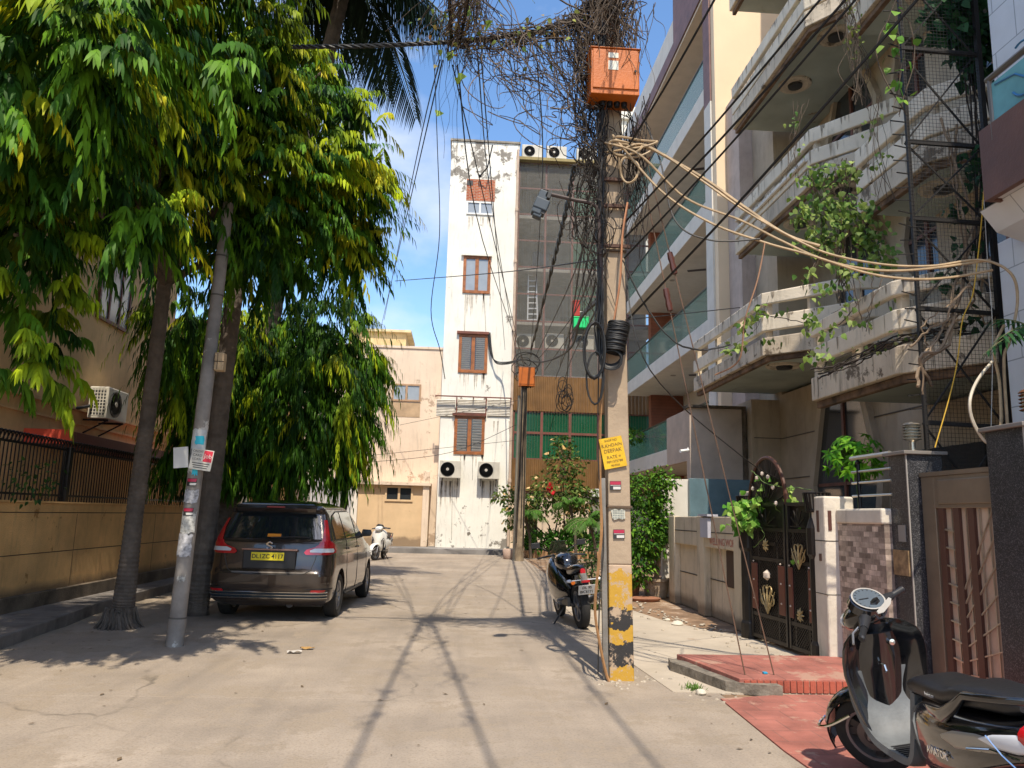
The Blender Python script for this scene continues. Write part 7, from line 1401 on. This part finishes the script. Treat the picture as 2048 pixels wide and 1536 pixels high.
    b.build('foot_mat', m_bplast, t)
    # rear body
    sec = [(.46, .46, .12, .115), (.40, .48, .2, .15), (.28, .50, .215, .18), (.1, .52, .2, .205), (-.1, .56, .17, .21), (-.3, .61, .13, .19), (-.45, .65, .1, .15), (-.56, .67, .07, .1), (-.62, .68, .04, .05)]
    b = MB(); b.loft([ell(*s, n=24, e=2.8) for s in sec]); b.build('side_panel', mb, t, smooth=True)
    b = MB(); b.loft([ell(x, z, h, w, n=20, e=3) for x, z, h, w in ((.445, .70, .03, .08), (.42, .725, .045, .12), (.3, .745, .055, .14), (.12, .75, .055, .15), (.02, .755, .06, .155), (-.08, .785, .06, .15), (-.25, .80, .055, .13), (-.38, .80, .045, .1), (-.44, .80, .02, .06))]); st = b.build('seat', pm('seat_vinyl', (.012, .012, .014), .38, var=.1, bump=.15, bscale=90), t, smooth=True)
    for sg in (1, -1):
        b = MB(); b.loft([ell(x, z, h, w, n=12, e=2.6, yo=sg*y) for x, y, z, h, w in ((.16, .165, .70, .012, .015), (.08, .18, .69, .035, .022), (-.04, .19, .70, .04, .025), (-.14, .185, .76, .03, .022), (-.24, .18, .83, .02, .02), (-.42, .15, .85, .018, .02), (-.52, .07, .85, .018, .018), (-.54, 0, .85, .016, .016))]); b.build('grab_rail', m_gloss, t, smooth=True)
        b = MB(); b.loft([ell(x, z, h, w, n=12, e=2.6, yo=sg*y) for x, y, z, h, w in ((-.02, .212, .60, .01, .004), (-.12, .208, .61, .04, .006), (-.28, .188, .635, .04, .008), (-.38, .17, .645, .03, .006))]); b.build('silver_panel', simple('silver_panel', (.32, .3, .26), .3, .3) if mb == m_gloss else m_bplast, t, smooth=True)
        b = MB(); b.loft([ell(x, z, h, w, n=12, e=2.2, yo=sg*y) for x, y, z, h, w in ((-.30, .188, .66, .004, .004), (-.38, .17, .665, .03, .014), (-.48, .135, .675, .04, .016), (-.54, .1, .68, .035, .012))]); b.build('rear_indicator', m_clear, t, smooth=True)
        b = MB(); b.tube(smoothpts([(.42, sg*.16, .285), (.2, sg*.205, .33), (-.1, sg*.215, .41), (-.35, sg*.19, .5), (-.52, sg*.12, .56)], 5), .009, 6); b.build('chrome_strip', m_chrome, t, smooth=True)
        b = MB(); b.tube([(-.22, sg*.213, .60), (-.36, sg*.186, .63), (-.5, sg*.142, .62)], .004, 4); b.tube([(-.36, sg*.19, .69), (-.42, sg*.17, .62), (-.47, sg*.152, .58)], .004, 4) if mb == m_gloss else None; b.build('lamp_line', m_chrome, t)
    b = MB(); b.loft([ell(x, z, h, w, n=20, e=2.6) for x, z, h, w in ((-.50, .70, .065, .135), (-.57, .70, .06, .115), (-.625, .70, .04, .075), (-.635, .70, .02, .04))]); b.build('tail_lamp', m_redl, t, smooth=True)
    b = MB(); b.ob((-.6, 0, .5), (.01, .2, .14)); b.bar((-.5, 0, .62), (-.6, 0, .55), .1, .01); b.build('rear_plate', simple('plate_white', (.6, .6, .58), .5), t)
    b = MB(); b.loft([ell(x, z, h, w, n=14, yo=.07) for x, z, h, w in ((.3, .28, .06, .05), (.1, .27, .1, .07), (-.08, .26, .09, .06), (-.15, .26, .04, .03))]); b.build('engine_cover', simple('engine_grey', (.1, .1, .1), .5, .4), t, smooth=True)
    b = MB(); b.loft([ell(x, z, h, w, n=14, yo=-.17) for x, z, h, w in ((.2, .22, .03, .03), (.0, .25, .055, .05), (-.35, .32, .06, .055), (-.42, .33, .04, .04))]); b.build('exhaust', simple('exhaust_black', (.03, .03, .03), .5), t, smooth=True)
    b = MB(); b.bar((.45, .12, .27), (.36, .27, .015), .022); b.bar((.36, .24, .012), (.36, .31, .012), .03, .01); b.build('side_stand', m_bplast, t)
    # handlebar group
    b = MB(); b.loft([ell(x, z, h, w, n=22, e=2.5) for x, z, h, w in ((1.115, 1.0, .02, .05), (1.09, 1.01, .06, .1), (1.03, 1.03, .075, .13), (.96, 1.05, .075, .13), (.90, 1.05, .06, .115), (.875, 1.045, .045, .09))]); hb = bs(b, 'handlebar_cowl', mb, t, smooth=True)
    b = MB(); b.loft([ell(x, z, h, w, n=18, e=2.3) for x, z, h, w in ((1.127, 1.005, .012, .04), (1.12, 1.01, .04, .08), (1.10, 1.012, .05, .092))]); bs(b, 'headlamp', m_clear, t, smooth=True)
    b = MB(); c = V3((.93, 0, 1.118)); ux, uy = V3((.83, 0, .55)), V3((0, 1, 0)); nn = V3((-.55, 0, .83))
    def disc(r0, r1, o, sx_=1., bb=None, nn_=22, squash=.82):
        bb = bb or MB(); P0 = [c+ux*(r0*math.sin(2*PI*i/nn_)*squash*(1-.22*math.cos(2*PI*i/nn_*1)*0))+uy*(r0*math.cos(2*PI*i/nn_))+nn*o for i in range(nn_)]; P1 = [c+ux*(r1*math.sin(2*PI*i/nn_)*squash)+uy*(r1*math.cos(2*PI*i/nn_))+nn*o for i in range(nn_)]
        bb.add(P0+P1, [(i, (i+1) % nn_, nn_+(i+1) % nn_, nn_+i) for i in range(nn_)]); return bb
    b = MB(); b.loft([[c+ux*(r*math.sin(2*PI*i/22)*.78)+uy*(r*math.cos(2*PI*i/22))+nn*o for i in range(22)] for r, o in ((.14, -.05), (.132, -.005), (.11, .004))]); bs(b, 'dash_hood', m_bplast if mb != m_gloss else m_gloss, t, smooth=True)
    ds = bs(disc(.001, .108, .006), 'dial_face', simple('dial_pale', (.09, .11, .13), .2), hb)
    b = disc(.108, .12, .008); bs(b, 'dial_ring', simple('ring_white', (.36, .34, .31), .3), ds)
    b = MB()
    for k in range(13): a = R(-30+k*20); b.bar(c+uy*(.088*math.cos(a))+ux*(.07*math.sin(a))+nn*.008, c+uy*(.1*math.cos(a))+ux*(.08*math.sin(a))+nn*.008, .004, .002, up=nn)
    b.bar(c+nn*.01, c+uy*.06+ux*.035+nn*.01, .006, .002, up=nn); bs(b, 'dial_marks', m_bplast, ds)
    b = MB(); b.grid([[c-ux*(.085+.03*q)+uy*(w*p)+nn*(.008-.012*q) for p in (-1, -.5, 0, .5, 1)] for q, w in ((0, .1), (.5, .11), (1, .06))]); bs(b, 'dash_trim', simple('ring_white', (.36, .34, .31), .3), hb, solid=.006)
    for sg in (1, -1):
        b = MB(); b.lathe([(.017, 0), (.02, .005), (.019, .11), (.021, .115), (.012, .125)], (0, 0, 0), 14); b.v = [tuple(V3((.90-.05*0, sg*(.235), 1.035))+V3((-v[2]*.22, sg*v[2]*.97, -v[2]*.08))+V3((v[0], 0, v[1]))) for v in b.v]; bs(b, 'grip', m_bplast, hb, smooth=True)
        b = MB(); b.tube([(.94, sg*.1, 1.05), (.90, sg*.24, 1.035)], [.04, .024], 10); bs(b, 'switch_pod', m_bplast, hb, smooth=True)
        b = MB(); b.tube([(.95, sg*.2, 1.03), (.965, sg*.26, 1.02), (.93, sg*.36, 1.0)], .007, 6); bs(b, 'brake_lever', m_alloy, hb, smooth=True)
    if badge:
        textmesh('AVIATOR', .05, frameM((.06, .2135, .50), (-1, .06, .10), (0, -.05, 1)), m_chrome, 'side_badge', t, .0015, .001); textmesh('Aviator', .03, frameM((.14, .153, .745), (-1, 0, .03), (0, .1, 1)), simple('seat_print', (.4, .4, .4), .6), 'seat_badge', st, .0008)
    t.location = pos; t.rotation_euler = (-lean, 0, h); t.rotation_mode = 'XYZ'; return t
scooter('black scooter with a pale dial leaning on its side stand in the right foreground', m_gloss, .75, (2.66, 3.80, 0), R(86.9), .16)
m_wp = pm('white_paint', (.72, .72, .68), .25, var=.04, bump=0, coat=.6)
scooter('white scooter parked facing the camera before the beige annex', m_wp, -.35, (-2.58, 27.2, 0), R(262), .08, badge=False)
# ---------------- motorcycle ----------------
t = thing('motorcycle', 'black sports motorcycle parked behind the concrete pole, seen from the rear', 'motorcycle')
wheel(t, (0, 0, .31), .31, .14, 0, ax='y', spokes=5, name='wheel'); wheel(t, (1.34, 0, .30), .30, .1, 0, ax='y', spokes=5, name='wheel')
b = MB(); b.loft([ell(x, z, h, w, n=18) for x, z, h, w in ((-.28, .86, .02, .03), (-.2, .85, .06, .08), (0, .82, .08, .11), (.15, .80, .08, .13))]); b.build('tail_fairing', m_gloss, t, smooth=True)
b = MB(); b.loft([ell(x, z, h, w, n=18) for x, z, h, w in ((.1, .82, .03, .1), (.25, .83, .045, .13), (.45, .82, .04, .11))]); b.build('seat', m_bplast, t, smooth=True)
b = MB(); b.loft([ell(x, z, h, w, n=20) for x, z, h, w in ((.42, .84, .06, .08), (.5, .88, .12, .15), (.7, .9, .14, .17), (.9, .88, .1, .13), (.98, .86, .04, .06))]); b.build('fuel_tank', m_gloss, t, smooth=True)
b = MB(); b.loft([ell(x, z, h, w, n=20) for x, z, h, w in ((.25, .45, .1, .12), (.45, .48, .22, .19), (.7, .5, .28, .22), (.95, .55, .32, .24), (1.15, .68, .28, .22), (1.32, .8, .16, .14), (1.42, .82, .05, .05))]); b.build('side_fairing', m_gloss, t, smooth=True)
b = MB(); b.grid([[(1.18+.16*(1-q*q)-.1*u, .17*q*(1-.35*u), .98+.2*u) for q in [-1+i/4 for i in range(9)]] for u in (0, .5, 1)]); b.build('windscreen', pm('smoke_screen', (.1, .11, .06), .1, alpha=.75, var=0, bump=0), t, smooth=True, solid=.006)
b = MB(); b.lathe([(.001, -.25), (.3, -.24), (.35, 0)], (0, 0, 0), 3); b = MB(); b.bar((-.3, 0, .78), (-.42, 0, .56), .08, .02); b.grid([[(-.05-.36*u, .08*q, .60+.04*math.sin(u*3)-.02*abs(q)) for q in (-1, 0, 1)] for u in (0, .5, 1)]); b.build('rear_mudguard', m_bplast, t, solid=.01)
b = MB(); b.loft([ell(x, .81, h, w, n=14) for x, h, w in ((-.295, .045, .04), (-.31, .04, .035))]); b.build('tail_lamp', m_redl, t, smooth=True)
b = MB(); b.ob((-.405, 0, .685), (.02, .12, .035)); b.build('plate_lamp', m_redl, t, bevel=.005)
b = MB(); u = V3((-.48, 0, .88)); b.ob((-.43, 0, .575), (.006, .24, .15), (V3((.88, 0, .48)), V3((0, 1, 0)), u)); pl = b.build('number_plate', simple('plate_white', (.6, .6, .58), .5), t, bevel=.004)
textmesh('DL 9S', .055, frameM(V3((-.434, 0, .575))+u*.033, (0, -1, 0), u), m_bplast, 'plate_lettering', pl, .001, .001); textmesh('BK 6171', .055, frameM(V3((-.434, 0, .575))-u*.033, (0, -1, 0), u), m_bplast, 'plate_lettering', pl, .001, .001)
for sg in (1, -1):
    b = MB(); b.tube([(-.33, 0, .7), (-.34, sg*.2, .7)], .007, 6); b.lathe([(.001, -.04), (.024, -.01), (.018, .04), (.001, .05)], (-.34, sg*.21, .7), 10, ax='y'); b.build('indicator', m_clear, t, smooth=True)
    b = MB(); b.tube([(1.0, sg*.1, .98), (.95, sg*.3, .96), (.9, sg*.38, .95)], [.02, .014, .017], 8); b.build('handlebar', m_bplast, t, smooth=True)
    b = MB(); b.tube([(1.15, sg*.15, 1.02), (1.1, sg*.32, 1.12)], .01, 6); b.ob((1.09, sg*.37, 1.14), (.04, .14, .085)); b.build('mirror', m_bplast, t, bevel=.02)
    b = MB(); b.tube([(.3, sg*.12, .4), (.25, sg*.28, .39)], .014, 6); b.build('footpeg', m_alloy, t)
    b = MB(); b.bar((0, sg*.1, .31), (.5, sg*.12, .4), .05, .03); b.build('swing_arm', m_bplast, t)
    b = MB(); b.tube([(1.34, sg*.09, .3), (1.1, sg*.09, .95)], .025, 8); b.build('fork', m_alloy, t)
b = MB(); b.lathe([(.001, 0), (.03, 0), (.032, .004)], (-.2, .13, .66), 14, ax='x'); b.build('reflector', m_orl, t)
b = MB(); b.tube([(.4, -.16, .3), (.1, -.2, .36), (-.2, -.25, .45)], [.03, .055, .05], 12); b.build('silencer', m_alloy, t, smooth=True); b = MB(); b.lathe([(.035, -.005), (.001, -.006)], (-.205, -.25, .452), 12, ax='x'); b.build('silencer_mouth', m_acd, t)
b = MB(); b.bx(.1, .5, .12, .16, .3, .42); b.tube([(.5, .1, .28), (.42, .33, .02)], .014, 6); b.build('side_stand', m_bplast, t)
t.location = (1.80, 11.3, 0); t.rotation_euler = (R(-6), 0, R(96))
bpy.context.view_layer.update()
